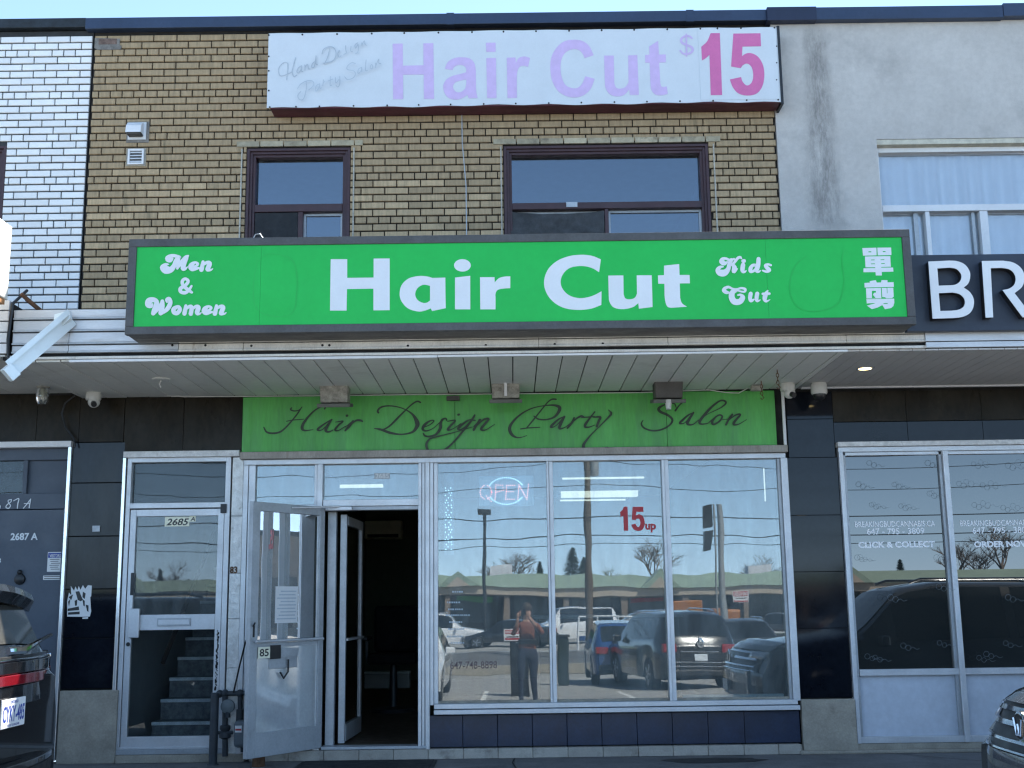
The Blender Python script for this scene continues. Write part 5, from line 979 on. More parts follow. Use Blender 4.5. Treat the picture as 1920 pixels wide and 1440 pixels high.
bx('film_backing', M('dark_window_film', (.020, .022, .020), .7, var=.1), cf, xc0, xe, .03, .05, zc[3] - .01, zc[1]); bx('base', m_conc, cf, xc0 - .05, xe, -.03, .1, .353, zc[7] - .002)
def lettering(lab, rows, gx_=None):
    t = thing('window_lettering', lab, 'lettering', (X(rows[0][1][0], rows[0][1][1]), 0, Z(rows[0][1][0], rows[0][1][1])))
    for s, b_, bo in rows: text('line', s, b_, .0090, m_film_letter, t, bold=bo + .012)
lettering('white lettering ending in click and collect on the film covered pane', (('BREAKINGBUDCANNABIS.CA', (1603, 977, 1753, 988), .0), ('647 - 795 - 3809', (1625, 990, 1733, 1002), .005), ('CLICK & COLLECT', (1609, 1015, 1753, 1027), .035)))
lettering('white lettering ending in order now on the second film covered pane', (('BREAKINGBUDCANNABIS.CA', (1800, 975, 1950, 986), .0), ('647 - 795 - 3809', (1823, 988, 1931, 1000), .005), ('ORDER NOW', (1826, 1014, 1932, 1026), .035)))
# faint hexagon molecule prints
m_hex = M('pale_film_print', (.15, .18, .20), .6, var=.1); random.seed(11)
hexs = [(1630, 868), (1740, 868), (1610, 908), (1678, 908), (1745, 925), (1636, 946), (1692, 948), (1610, 1045), (1760, 1045), (1690, 1210), (1757, 1205), (1622, 1230), (1636, 1232), (1832, 868), (1805, 905), (1850, 908), (1835, 945), (1890, 950), (1900, 870), (1880, 1120), (1875, 1205), (1825, 1232), (1838, 1225), (1750, 1100), (1660, 1120)]
ms = []
for a, b in hexs:
    for dx, dy in ((0, 0), (9, 4)):
        r = random.uniform(4.2, 5.6); ms.append([(a + dx + r * math.cos(k * math.pi / 3), b + dy + r * math.sin(k * math.pi / 3), .7) for k in range(7)])
    ms.append([(a + 12, b + 6, .6), (a + 18, b + 3, .6), (a + 24, b + 7, .6), (a + 30, b + 5, .6)])
mb_o = strokes('molecule_print', ms, (0, 0), 1, .0095, m_hex, cf, wid=.4); mb_o['kind'] = 'stuff'

# ---------------------------------------------------------------- fittings under the canopy
def flood(px, py, lab, mat, kind):
    Y = -.42; x, z = ray(px, py, Y); t = thing('floodlight', lab, 'lamp', (x, Y, z), group='floodlights under the canopy')
    w, h = .125, .118
    mb = MB(); mb.add([(x - w, Y - .07, z + h), (x + w, Y - .07, z + h), (x + w * .94, Y - .02, z - h), (x - w * .94, Y - .02, z - h), (x - w, Y + .12, z + h), (x + w, Y + .12, z + h), (x + w * .94, Y + .14, z - h), (x - w * .94, Y + .14, z - h)], [(0, 1, 2, 3), (7, 6, 5, 4), (0, 4, 5, 1), (3, 2, 6, 7), (0, 3, 7, 4), (1, 5, 6, 2)]); mb.build('housing', mat, t, bevel=.012)
    MB().obox((x, Y + .06, z - h - .012), (w * 1.12, 0, 0), (0, .11, .018), (0, -.002, .016)).build('lens_rim', M('dull_rim', (.12, .125, .11), .7), t, bevel=.004)
    MB().lathe([(.06, z + h), (.06, z + h + .02), (.03, z + h + .03), (.03, SOF)], 12, (x, Y + .04, 0)).build('mount', m_lamp2, t, smooth=True)
    if kind != 1: MB().tube([(x + w, Y + .0, z + h - .02), (x + w + .03, Y, z + .06), (x + w + .025, Y, z + .03)], .016, 8).build('sensor', m_lamp2, t, smooth=True)
    if kind == 1: bx('bracket', m_white_p, t, x - .012, x + .012, Y - .085, Y - .06, z - h + .01, z + .05)
    if kind == 2: MB().tube([(x - .01, Y - .03, z - h - .02), (x - .01, Y - .04, z - h - .10)], [.032, .022], 10).build('photocell', m_cam, t, smooth=True)
flood(627, 730, 'weathered floodlight above the start of the script lettering', m_lamp, 0)
flood(948, 722, 'weathered floodlight with a white bracket over the middle of the script sign', m_lamp, 1)
flood(1253, 722, 'grey floodlight with a hanging photocell above the last script word', m_lamp2, 2)
def dome(px, py, lab, ball=True, r=.066):
    Y = -.30; x, z = ray(px, py, Y); t = thing('security_camera', lab, 'camera', (x, Y, z), group='security cameras under the canopy')
    MB().lathe([(r * .9, SOF - .002), (r, SOF - .02), (r, z - .0), (r * .9, z - .012)], 18, (x, Y, 0)).build('base', m_cam, t, smooth=True)
    if ball:
        MB().sphere((x + .01, Y - .01, z - .028), r * .78, 12).build('ball', m_cam, t, smooth=True)
        MB().tube([(x + .02, Y - .045, z - .045), (x + .035, Y - .075, z - .062)], .024, 12).build('lens', m_black, t, smooth=True)
    else: MB().sphere((x, Y, z - .012), r * .8, 12).build('dome', m_black, t, smooth=True)
dome(175, 748, 'white ball camera under the canopy near the side doors'); dome(1477, 731, 'white ball camera at the end of the green script sign'); dome(1536, 737, 'white cylindrical camera with a black dome at the black tiles', False, .07)
x, z = ray(1622, 693, -.75); dl = thing('downlight', 'small lit recessed downlight in the grey canopy soffit', 'light', (x, -.95, SOF)); yd = -.95
x = X(1622, 693, yd); MB().lathe([(.075, SOF - .006), (.075, SOF - .0015), (.055, SOF - .0015), (.055, SOF - .006)], 20, (x, yd, 0)).build('ring', m_alu_d, dl, smooth=True); MB().lathe([(.052, SOF - .0075), (.052, SOF - .0045)], 20, (x, yd, 0)).build('lens', m_warm, dl)
Y = -.35; x, z = ray(80, 740, Y); jj = thing('jelly_jar_lamp', 'glass jar lamp in a wire guard under the ageing canopy', 'lamp', (x, Y, z))
MB().lathe([(.06, SOF + .05), (.06, z + .07), (.045, z + .055)], 14, (x, Y, 0)).build('base', m_lamp, jj, smooth=True); MB().lathe([(.045, z + .055), (.055, z + .03), (.055, z - .05), (.035, z - .085), (.005, z - .09)], 14, (x, Y, 0)).build('glass_jar', glass('jar_glass', .1, (.7, .7, .6), smudge=.3), jj, smooth=True); MB().lathe([(.02, z + .05), (.02, z - .01), (.01, z - .04)], 10, (x, Y, 0)).build('bulb', m_cam, jj, smooth=True)
Y = -.9; x, z = ray(302, 711, Y); ro = thing('ceiling_rose', 'round soffit plate with a short white wire stub', 'fitting', (x, Y, SOF)); MB().lathe([(.075, SOF - .004), (.07, SOF - .012), (.02, SOF - .018)], 18, (x, Y, 0)).build('plate', m_soffit, ro, smooth=True); MB().tube([(x, Y, SOF - .015), (x - .01, Y - .01, SOF - .05), (x + .0, Y, SOF - .075)], .006, 6).build('wire', m_cam, ro)
for px, py, Y, lab in ((1457, 690, -.95, 'dangling chain hook nearer the canopy edge'), (1427, 712, -.45, 'dangling chain hook nearer the green script sign')):
    x, z = ray(px, py, Y); t = thing('chain', lab, 'chain', (x, Y, SOF), group='chain hooks under the canopy')
    for k in range(4): MB().tube([(x + .012 * math.cos(a * math.pi / 4) * (1 if k % 2 else .3), Y + .012 * math.cos(a * math.pi / 4) * (.3 if k % 2 else 1), SOF - .02 - k * .03 + .018 * math.sin(a * math.pi / 4)) for a in range(9)], .0035, 5).build('chain_link', m_rust, t, smooth=True)
    MB().tube([(x, Y, SOF - .125), (x + .018, Y, SOF - .15), (x + .0, Y, SOF - .165), (x - .012, Y, SOF - .15)], .004, 5).build('hook', m_rust, t)
x, z = ray(1418, 722, -.25); single(MB().box(x - .05, x + .05, -.28, -.22, SOF - .055, SOF - .008), 'junction_box', m_lamp, 'weathered junction box on the soffit above the green script sign', 'junction box', bevel=.008)
pts = [(X(p, q, -.09), -.09, Z(p, q, -.09)) for p, q in ((300, 741), (345, 744), (600, 742), (760, 740), (1000, 738), (1200, 736), (1330, 731), (1360, 736), (1385, 737), (1402, 728))]
single(MB().tube(pts, .0045, 6), 'cable', m_cam, 'thin white cable sagging along the top of the script sign', 'cable', smooth=True)
pts = [(X(p, q, -.06), -.06, Z(p, q, -.06)) for p, q in ((140, 742), (122, 756), (116, 775), (122, 800), (138, 822), (141, 838))]
single(MB().tube(pts, .008, 6), 'cable', m_darkmetal, 'drooping dark cable ending at the slate door trim', 'cable', smooth=True)
x0 = X(1466, 735); single(MB().tube([(X(1467, 733, -.07), -.07, Z(1467, 733, -.07)), (X(1467, 733, -.07), -.07, Z(1470, 843, -.07))], .014, 8), 'conduit', m_white_p, 'thin white vertical conduit beside the end of the script sign', 'pipe', smooth=True)
x0, x1, z0, z1 = rect(838, 744, 862, 752, PY); single(MB().box(x0, x1, PY - .05, PY - .002, z0, z1), 'conduit_box', m_lamp2, 'small dark box at the top joint of the script sign', 'junction box')

# ---------------------------------------------------------------- gas meter, bollard, mat
Yb = -.22; x = X(401, 1370, Yb); zt_ = Z(404, 1299, Yb)
bl = thing('steel_bollard', 'dark grey steel post guarding the gas pipes', 'bollard', (x, Yb, .353)); MB().lathe([(.035, .353), (.035, zt_ - .004), (.030, zt_)], 16, (x, Yb, 0)).build('post', m_pipe, bl, smooth=True); MB().lathe([(.048, .353), (.046, .362)], 16, (x, Yb, 0)).build('base_ring', m_pipe, bl)
gm = thing('gas_meter', 'gas meter with dark pipes and valve beside the open door', 'gas meter', (X(425, 1400, -.12), -.12, .36)); Yg = -.12
def gp(pts, r, nme='pipe', mat=m_pipe): return MB().tube([(X(a, b, Yg), Yg, Z(a, b, Yg)) for a, b in pts], r, 10).build(nme, mat, gm, smooth=True)
gp([(411, 1301), (448, 1300)], .021); gp([(422, 1303), (422, 1418)], .024); gp([(450, 1303), (450, 1330)], .019); gp([(450, 1330), (449, 1352)], .030, 'union')
for p in ((412, 1301), (450, 1300), (422, 1300)): x, z = ray(*p, Yg); MB().sphere((x, Yg, z), .033, 10).build('elbow', m_pipe, gm, smooth=True)
x, z = ray(422, 1371, Yg); MB().lathe([(.03, z + .05), (.045, z + .045), (.045, z + .02), (.035, z), (.05, z - .02), (.05, z - .05), (.03, z - .06)], 12, (x, Yg, 0)).build('valve', m_pipe, gm, smooth=True); MB().tube([(x - .07, Yg - .02, z - .01), (x + .07, Yg - .02, z - .01)], .014, 8).build('valve_handle', m_pipe, gm)
x, z = ray(431, 1323, Yg); MB().lathe([(.02, Yg - .10), (.058, Yg - .085), (.058, Yg - .06), (.03, Yg - .05)], 16, (x, 0, z), 'Y').build('regulator', M('regulator_grey', (.13, .16, .17), .5), gm, smooth=True); MB().tube([(x, Yg - .07, z), (x, Yg - .07, z - .09)], .022, 10).build('vent_cap', m_pipe, gm, smooth=True)
x, z = ray(458, 1372, Yg); bx('meter_body', M('meter_grey', (.10, .125, .14), .5, var=.1), gm, x - .07, x + .09, Yg - .10, Yg + .04, z - .12, z + .10, .03)
bx('label', m_paper, gm, x - .055, x - .0, Yg - .1035, Yg - .1005, z + .005, z + .06); bx('label', m_red, gm, x - .052, x - .003, Yg - .105, Yg - .1036, z + .02, z + .035)
gp([(455, 1385), (455, 1410)], .018); gp([(480, 1300), (480, 1360), (455, 1385)], .022); gp([(450, 1300), (480, 1298)], .02)
MB().lathe([(.055, .353), (.05, .44), (.03, .45)], 12, (X(485, 1425, -.35), -.35, 0)).build('stub', m_rust, gm, smooth=True)
# rubber door mat
mt = thing('door_mat', 'black ribbed rubber mat lying in front of the salon step', 'mat', (X(690, 1432, -.35), -.4, .353)); xm0, xm1 = X(560, 1428, -.3), X(818, 1426, -.3)
m_mat = M('black_rubber', (.018, .018, .02), .7, var=.2)
bx('sheet', m_mat, mt, xm0, xm1, -.95, -.16, .3535, .361, .003)
mb = MB()
for k in range(20): y = -.93 + k * .04; mb.box(xm0 + .03, xm1 - .03, y, y + .018, .361, .366)
mb.build('rib', m_mat, mt, kind='stuff')
# cracks and a patched cover in the sidewalk
m_crack = M('crack_fill', (.02, .02, .02), .95, var=0)
def crack(pts, w=.006):
    mb = MB(); P_ = [Vector((X(a, b), 0)) for a, b in ()]
    Q = [Vector(p) for p in pts]
    for a, b in zip(Q[:-1], Q[1:]):
        n_ = Vector((-(b - a).y, (b - a).x)).normalized() * w; mb.add([(a.x + n_.x, a.y + n_.y, .3575), (a.x - n_.x, a.y - n_.y, .3575), (b.x - n_.x, b.y - n_.y, .3575), (b.x + n_.x, b.y + n_.y, .3575)], [(0, 1, 2, 3)])
    return mb
crack([(-.0, -.1), (-.02, -.35), (.01, -.7), (-.03, -1.3), (.02, -2.28)]).build('sidewalk_crack', m_crack, kind='structure')
crack([(3.2, -.12), (3.35, -.3), (3.6, -.55), (3.9, -.8), (4.4, -1.2)]).build('sidewalk_crack', m_crack, kind='structure')
mb = MB(); random.seed(2); mb.add([(1.62 + .42 * math.cos(a * .35) * random.uniform(.85, 1.1), -.38 + .16 * math.sin(a * .35) * random.uniform(.85, 1.1), .3572) for a in range(18)], [tuple(range(18))]); mb.build('asphalt_patch', M('old_patch', (.045, .042, .04), .95, var=.4), kind='structure')

# ================================================================ cars
def lerp(tab, x):
    if x <= tab[0][0]: return tab[0][1]
    for (a, u), (b, v) in zip(tab[:-1], tab[1:]):
        if x <= b: t = (x - a) / (b - a); t = t * t * (3 - 2 * t) * .35 + t * .65; return u + (v - u) * t
    return tab[-1][1]
def car(name, label, cat, loc, rz, paint, L=4.7, W=1.88, H=1.68, kind='suv', group='cars on the parking lot', roof=None, top_=None):
    """nose towards local -x, tail towards +x, origin on the ground under the middle"""
    t = thing(name, label, cat, loc, rz, group, local=True); hw = W / 2; hl = L / 2
    if kind == 'suv': top = [(0, .80), (.05, .97), (.24, 1.10), (.27, 1.13), (.40, H - .06), (.50, H), (.84, H - .03), (.905, H - .10), (.985, 1.13), (1, .98)]; belt = [(0, .74), (.05, .90), (.26, 1.04), (.9, 1.10), (1, .95)]; cab = (.262, .988)
    elif kind == 'van': top = [(0, .85), (.04, 1.0), (.16, 1.18), (.18, 1.22), (.30, H - .05), (.4, H), (.94, H - .02), (.97, H - .1), (1, 1.1)]; belt = [(0, .8), (.2, 1.1), (1, 1.12)]; cab = (.175, .99)
    elif kind == 'hatch': top = [(0, .72), (.06, .90), (.25, 1.0), (.28, 1.03), (.40, H - .04), (.5, H), (.88, H - .05), (.93, H - .12), (.99, 1.05), (1, .9)]; belt = [(0, .66), (.06, .85), (.27, .96), (.95, 1.0), (1, .86)]; cab = (.275, .99)
    else: top = [(0, .64), (.05, .76), (.28, .93), (.31, .96), (.44, H - .05), (.52, H), (.70, H - .05), (.84, 1.06), (.97, 1.02), (1, .9)]; belt = [(0, .6), (.28, .88), (.8, .94), (1, .85)]; cab = (.305, .845)
    top = top_ or top
    wr = .345; wx = (hl * 2 * .19, hl * 2 * .80)
    st = sorted({i / 44 for i in range(45)} | {.004, .012, .988, .996} | {cab[0], cab[1]})
    rings = []
    for s in st:
        x = s * L; zt = lerp(top, s); zb = min(lerp(belt, s), zt - .02)
        d = min(x, L - x); nose = 1 - .20 * max(0, 1 - d / .55) ** 2.2
        w = hw * nose; bot = .24 if .03 < s < .97 else .32
        for c in wx:
            if abs(x - c) < wr + .06: bot = max(bot, .33 + math.sqrt((wr + .06) ** 2 - (x - c) ** 2))
        bot = min(bot, zb - .12)
        incab = cab[0] <= s <= cab[1]; h = (zt - zb)
        wt = w * (.97 - .20 * min(1, h / .55)) if incab else w * .90
        zed = zt - (.045 if incab else .02); mid = (bot + zb) / 2
        rings.append([(w * .90, bot), (w * .985, bot + .02), (w, max(mid, bot + .05)), (w * .992, zb - .06), (w * .965, zb), (wt, max(zed, zb + .004)), (wt * .90, zt - .004), (wt * .45, zt + .012), (0, zt + .016)])
    n = len(rings[0]); mb = MB()
    for s, r in zip(st, rings):
        bow = lambda y: (.10 * (abs(y) / hw) ** 3) * (1 if s < .02 else -1 if s > .98 else 0) * .6
        x = s * L - hl
        for y, z in r: mb.v.append((x + bow(y), -y, z))
        for y, z in reversed(r[:-1]): mb.v.append((x + bow(y), y, z))
    m = 2 * n - 1
    for i in range(len(st) - 1):
        for k in range(m - 1):
            mb.f.append((i * m + k, i * m + k + 1, (i + 1) * m + k + 1, (i + 1) * m + k)); mb.m.append(0)
        mb.f.append((i * m + m - 1, i * m, (i + 1) * m, (i + 1) * m + m - 1)); mb.m.append(1)
    mb.f += [tuple(range(m)), tuple(range(len(mb.v) - 1, len(mb.v) - 1 - m, -1))]; mb.m += [0, 0]
    mb.build('body', [paint, m_black], t, smooth=True)
    # glass: side windows, windscreen, rear window
    V = mb.v
    def patch(nm, i0, i1, ks, off, mat, shrink=.0):
        g_ = MB()
        for i in range(i0, i1):
            for k in ks:
                q = [Vector(V[i * m + k]), Vector(V[i * m + k + 1]), Vector(V[(i + 1) * m + k + 1]), Vector(V[(i + 1) * m + k])]; g_.add([p + off for p in q], [(0, 1, 2, 3)])
        return g_.build(nm, mat, t, smooth=True)
    idx = lambda s: min(range(len(st)), key=lambda i: abs(st[i] - s))
    gl = M('dark_car_glass', (.012, .015, .017), .04, var=0, spec=.9)
    ca, cb_ = cab; s0 = ca + .11; s1 = {'suv': .90, 'van': .93, 'hatch': .90, 'sedan': .76}[kind]; pil = (s0 + s1) / 2 + .01
    for a, b in ((s0, pil - .012), (pil + .012, s1 - .0)):
        patch('side_window', idx(a), idx(b), (4,), Vector((0, -.004, .0)), gl); patch('side_window', idx(a), idx(b), (m - 6,), Vector((0, .004, 0)), gl)
    sw0, sw1 = idx(ca + .012), idx({'suv': .39, 'van': .29, 'hatch': .39, 'sedan': .43}[kind]); patch('windscreen', sw0, sw1, (6, 7, 8, 9), Vector((-.006, 0, .006)), gl)
    sr0, sr1 = {'suv': (.915, .98), 'van': (.955, .985), 'hatch': (.935, .985), 'sedan': (.71, .83)}[kind]; patch('rear_window', idx(sr0), idx(sr1), (6, 7, 8, 9), Vector((.006, 0, .006)), gl)
    if roof: patch('roof_panel', idx(.42 if kind != 'sedan' else .5), idx(.86 if kind != 'sedan' else .68), range(5, m - 6), Vector((0, 0, .006)), roof)
    tyre = M('tyre_rubber', (.018, .018, .018), .85, var=.1); rim = M('alloy_rim', (.45, .46, .47), .3, metal=.8, var=.05)
    for c in wx:
        for s in (-1, 1):
            y0 = s * (hw * .985); y1 = s * (hw * .985 - .22); a, b = min(y0, y1), max(y0, y1)
            w_ = MB().lathe([(wr * .80, a), (wr * .97, a + .02), (wr, a + .05), (wr, b - .05), (wr * .97, b - .02), (wr * .80, b)], 24, (c - hl, 0, wr), 'Y').build('wheel', tyre, t, smooth=True)
            r_ = MB(); yo = y0 + s * .002
            r_.lathe([(wr * .68, min(yo, yo - s * .03)), (wr * .68, max(yo, yo - s * .03))], 24, (c - hl, 0, wr), 'Y'); r_.build('rim', M('rim_dark', (.05, .05, .055), .4, metal=.5), w_)
            sp_ = MB()
            for k in range(5):
                a_ = k * 2 * math.pi / 5; dr = Vector((math.cos(a_), 0, math.sin(a_))); sp_.obox(Vector((c - hl, yo + s * .004, wr)) + dr * wr * .36, dr * wr * .32, Vector((0, .008, 0)), Vector((-dr.z, 0, dr.x)) * .028)
            sp_.lathe([(wr * .70, min(yo, yo + s * .008)), (wr * .70, max(yo, yo + s * .008))], 24, (c - hl, 0, wr), 'Y') if False else None
            sp_.build('spokes', rim, w_)
    # lamps, grille, plates, bumpers, mirrors
    tl_ = M('tail_lamp_red', (.28, .008, .012), .15, var=.1, coat=.6); hl_ = M('head_lamp', (.55, .57, .60), .08, metal=.3, var=.1, coat=.6); chrome = M('chrome', (.75, .76, .78), .10, metal=1, var=.05)
    zt = {'suv': .95, 'van': 1.05, 'hatch': .86, 'sedan': .82}[kind]
    for s in (-1, 1):
        MB().obox((hl - .045, s * hw * .72, zt), (.055, s * -.018, 0), (0, hw * .17, 0), (0, 0, .085)).build('tail_lamp', tl_, t, bevel=.02)
        MB().obox((-hl + .075, s * hw * .70, zt - .14), (.075, s * .03, 0), (0, hw * .17, 0), (0, 0, .065)).build('head_lamp', hl_, t, bevel=.02)
        MB().obox((-hl + L * .325, s * (hw + .09), 1.06 if kind != 'sedan' else .95), (.05, 0, 0), (0, .085, 0), (0, 0, .06)).build('mirror', paint, t, bevel=.02)
    bx('grille', m_black, t, -hl - .012, -hl + .05, -hw * .45, hw * .45, zt - .22, zt - .08, .02); 
    bx('bumper', M('dark_cladding', (.02, .02, .021), .6, var=.1), t, -hl - .03, -hl + .2, -hw * .80, hw * .80, .30, .45, .05); bx('bumper', MATS['dark_cladding'], t, hl - .2, hl + .035, -hw * .82, hw * .82, .32, .50, .05)
    for s in (-1, 1): bx('licence_plate', m_letter, t, *( (hl - .0, hl + .012) if s > 0 else (-hl - .045, -hl - .03)), -.15, .15, (.70 if s > 0 else .42), (.85 if s > 0 else .57), .004)
    bx('chrome_strip', chrome, t, hl - .01, hl + .010, -.42, .42, .885, .90, .003)
    if kind in ('suv', 'van'):
        for s in (-1, 1): MB().tube([(-hl + L * .42, s * hw * .68, H + .0), (-hl + L * .45, s * hw * .68, H + .045), (-hl + L * .80, s * hw * .68, H + .035), (-hl + L * .84, s * hw * .68, H - .01)], .016, 6).build('roof_rail', chrome, t, smooth=True)
    return t
P_black = M('black_car_paint', (.010, .010, .012), .22, var=.1, coat=1); P_blue = M('blue_car_paint', (.02, .07, .22), .25, var=.05, coat=1); P_grey = M('grey_car_paint', (.10, .11, .12), .25, metal=.5, var=.05, coat=1); P_white = M('white_car_paint', (.75, .76, .77), .25, var=.03, coat=1); P_silver = M('silver_car_paint', (.45, .46, .47), .25, metal=.6, var=.05, coat=1); P_red = M('red_car_paint', (.30, .02, .02), .25, coat=1); P_char = M('charcoal_car_paint', (.055, .056, .056), .22, metal=.3, var=.05, coat=1)

# --- the dark suv whose tail fills the lower corner by the slate door
Lr = 4.9; cz = .13
sx = car('parked_car', 'black suv by the slate side door, seen from its tail with a red light bar', 'car', (-2.72 - Lr / 2, -3.86, cz), 0, P_black, Lr, 1.98, 1.62, 'suv', 'cars parked along the shops', top_=[(0, .80), (.05, .97), (.24, 1.10), (.27, 1.13), (.40, 1.56), (.50, 1.62), (.84, 1.60), (.945, 1.57), (.952, 1.54), (.992, 1.18), (1, 1.14)])
hh = Lr / 2
for ch_ in list(sx.children):
    if ch_.name.split('.')[0] in ('tail_lamp', 'licence_plate', 'chrome_strip') and (ch_.name.split('.')[0] != 'licence_plate' or max(v.co.x for v in ch_.data.vertices) > 0): bpy.data.objects.remove(ch_)
m_sunlit_tint = M('sunlit_tint_glass', (.060, .058, .050), .06, var=.35, scale=3, spec=.8)  # beige base paints in the sunlit interior showing through the rear window
for ch_ in sx.children:
    if ch_.name.split('.')[0] == 'rear_window': ch_.data.materials[0] = m_sunlit_tint
# spoiler, light bar, wiper, plate, bumper line
MB().add([(hh - .62, y, z + .04) for y, z in ()], []) 
sp_ = MB(); N = 12
for i in range(N + 1):
    y = -.76 + 1.52 * i / N; c = .06 * (abs(y) / .76) ** 2
    sp_.v += [(hh - .62, y, 1.63 - c * .5), (hh - .15 - c, y, 1.66 - c), (hh - .13 - c, y, 1.62 - c), (hh - .16 - c, y, 1.56 - c), (hh - .62, y, 1.56 - c)]
for i in range(N):
    for k in range(5): sp_.f.append((i * 5 + k, i * 5 + (k + 1) % 5, i * 5 + 5 + (k + 1) % 5, i * 5 + 5 + k)); sp_.m.append(0)
sp_.f += [(0, 1, 2, 3, 4), tuple(N * 5 + k for k in (4, 3, 2, 1, 0))]; sp_.m += [0, 0]; sp_.build('spoiler', P_black, sx, smooth=True)
def band(nm, mat, z0, z1, out, w, par=sx, curve=.17, n=14, th=.03):
    b = MB()
    for i in range(n + 1):
        y = -w + 2 * w * i / n; x = hh + out - curve * (abs(y) / .95) ** 2.6; b.v += [(x - th, y, z0), (x, y, z0), (x, y, z1), (x - th, y, z1)]
    for i in range(n):
        for k in range(4): b.f.append((i * 4 + k, i * 4 + (k + 1) % 4, i * 4 + 4 + (k + 1) % 4, i * 4 + 4 + k)); b.m.append(0)
    b.f += [(0, 1, 2, 3), tuple(n * 4 + k for k in (3, 2, 1, 0))]; b.m += [0, 0]
    return b.build(nm, mat, par, smooth=True, bevel=.004)
band('light_bar', M('light_bar_red', (.20, .008, .015), .12, var=.15, coat=.7), 1.11, 1.165, .025, .965); band('tail_panel', P_black, 1.0, 1.105, .015, .955); band('tail_panel', P_black, 1.17, 1.235, .02, .96)
band('tail_panel', P_black, .60, .99, -.035, .90, curve=.14); band('bumper', M('dark_cladding', (.02, .02, .021)), .42, .66, .06, .99, th=.10); band('bumper_lip', P_char, .665, .70, .065, .97, th=.08)
band('chrome_strip', MATS['chrome'], 1.238, 1.25, .024, .70, n=10)
pl_ = bx('licence_plate', m_paper, sx, hh + .028, hh + .038, -.152, .152, .895, 1.045, .004)
def plate_text(s, y0, y1, z0, z1, mat):
    o = text('plate_print', s, None, 0, mat, pl_, bold=.02, world=(0, 1, 0, 1), thick=0)
    for v in o.data.vertices: v.co = (hh + .0388, y0 + (y1 - y0) * v.co.x, z0 + (z1 - z0) * v.co.z)
plate_text('CYKY-485', -.138, .138, .925, 1.01, m_blue); plate_text('ONTARIO', -.05, .05, 1.02, 1.036, m_blue); plate_text('YOURS TO DISCOVER', -.08, .08, .903, .914, m_blue)
MB().tube([(hh - .02, .02, 1.29), (hh + .03, .10, 1.29), (hh + .0, .40, 1.335)], [.022, .022, .010], 8).build('wiper', MATS['chrome'], sx, smooth=True); MB().tube([(hh - .01, .38, 1.33), (hh - .06, .72, 1.36)], .010, 6).build('wiper_blade', m_black, sx)
band('glass_edge', m_black, 1.235, 1.262, .0, .88, n=10)

# --- grey suv nose at the other corner
Lf = 4.7
sn = car('parked_car', 'grey suv nose with chrome grille and round emblem beside the white framed shopfront', 'car', (2.63 + Lf / 2, -4.15, .10), 0, P_char, Lf, 1.90, 1.70, 'suv', 'cars parked along the shops', top_=[(0, .74), (.02, .80), (.05, 1.0), (.24, 1.12), (.27, 1.14), (.40, 1.64), (.50, 1.70), (.84, 1.67), (.905, 1.60), (.985, 1.13), (1, .98)])
for ch_ in list(sn.children):
    if ch_.name.split('.')[0] in ('grille', 'head_lamp') or (ch_.name.split('.')[0] in ('licence_plate', 'bumper') and min(v.co.x for v in ch_.data.vertices) < 0): bpy.data.objects.remove(ch_)
h2 = Lf / 2
NP = [(.30, .02), (.45, .075), (.60, .08), (.72, .075), (.80, .05), (.90, .0), (.98, -.05), (1.03, -.12), (1.07, -.24)]
def nose(nm, mat, z0, z1, w, off=0, nz=5, n=22, th=.02, par=sn):
    """a strip of the nose surface between two heights"""
    b = MB(); rows = [z0 + (z1 - z0) * k / nz for k in range(nz + 1)]
    P_ = lambda y, z, o: (-h2 - lerp(NP, z) - o + .24 * (abs(y) / .95) ** 2.3, y, z - .03 * (abs(y) / .95) ** 2)
    for i in range(n + 1):
        y = -w + 2 * w * i / n
        for z in rows: b.v.append(P_(y, z, off))
        b.v.append(P_(y, z1, off - th)); b.v.append(P_(y, z0, off - th))
    m_ = nz + 3
    for i in range(n):
        for k in range(m_): b.f.append((i * m_ + k, i * m_ + (k + 1) % m_, (i + 1) * m_ + (k + 1) % m_, (i + 1) * m_ + k)); b.m.append(0)
    b.f += [tuple(range(m_)), tuple(n * m_ + k for k in reversed(range(m_)))]; b.m += [0, 0]
    return b.build(nm, mat, par, smooth=True)
nose('hood_edge', P_char, 1.035, 1.07, .88, .004, th=.1); nose('hood_edge', P_char, .985, 1.033, .92, .006, th=.1)
nose('grille', m_black, .745, .984, .86, -.01, th=.05); nose('grille_side', P_char, .745, .984, .945, -.02, th=.1)
for a, b, w in ((.945, .967, .80), (.875, .900, .78), (.800, .815, .80), (.752, .762, .82)): nose('grille_bar', MATS['chrome'], a, b, w, .014, nz=3)
nose('bumper', P_grey, .60, .743, .955, .005, th=.15); nose('lower_intake', m_black, .44, .598, .93, -.012, th=.05); nose('bumper', P_char, .30, .438, .955, .01, th=.15)
for s in (-1, 1):
    hlp = MB()
    for k in range(7):
        y = s * (.62 + .30 * k / 6)
        for z in (.90, .975): hlp.v.append((-h2 - lerp(NP, z) - .014 + .24 * (abs(y) / .95) ** 2.3, y, z - .03 * (abs(y) / .95) ** 2))
    for k in range(6): hlp.f.append((2 * k, 2 * k + 1, 2 * k + 3, 2 * k + 2)); hlp.m.append(0)
    o_ = hlp.build('head_lamp', MATS['head_lamp'], sn, smooth=True); q_ = o_.modifiers.new('t', 'SOLIDIFY'); q_.thickness = .012
bx('licence_plate', m_paper, sn, -h2 - .105, -h2 - .09, -.152, .152, .47, .60, .004)
em = MB().lathe([(.078, -h2 - .030), (.078, -h2 - .045), (.066, -h2 - .052)], 24, (0, 0, .888), 'X').build('emblem', MATS['chrome'], sn, smooth=True)
MB().lathe([(.064, -h2 - .0535), (.064, -h2 - .0505)], 22, (0, 0, .888), 'X').build('emblem_face', m_black, em)
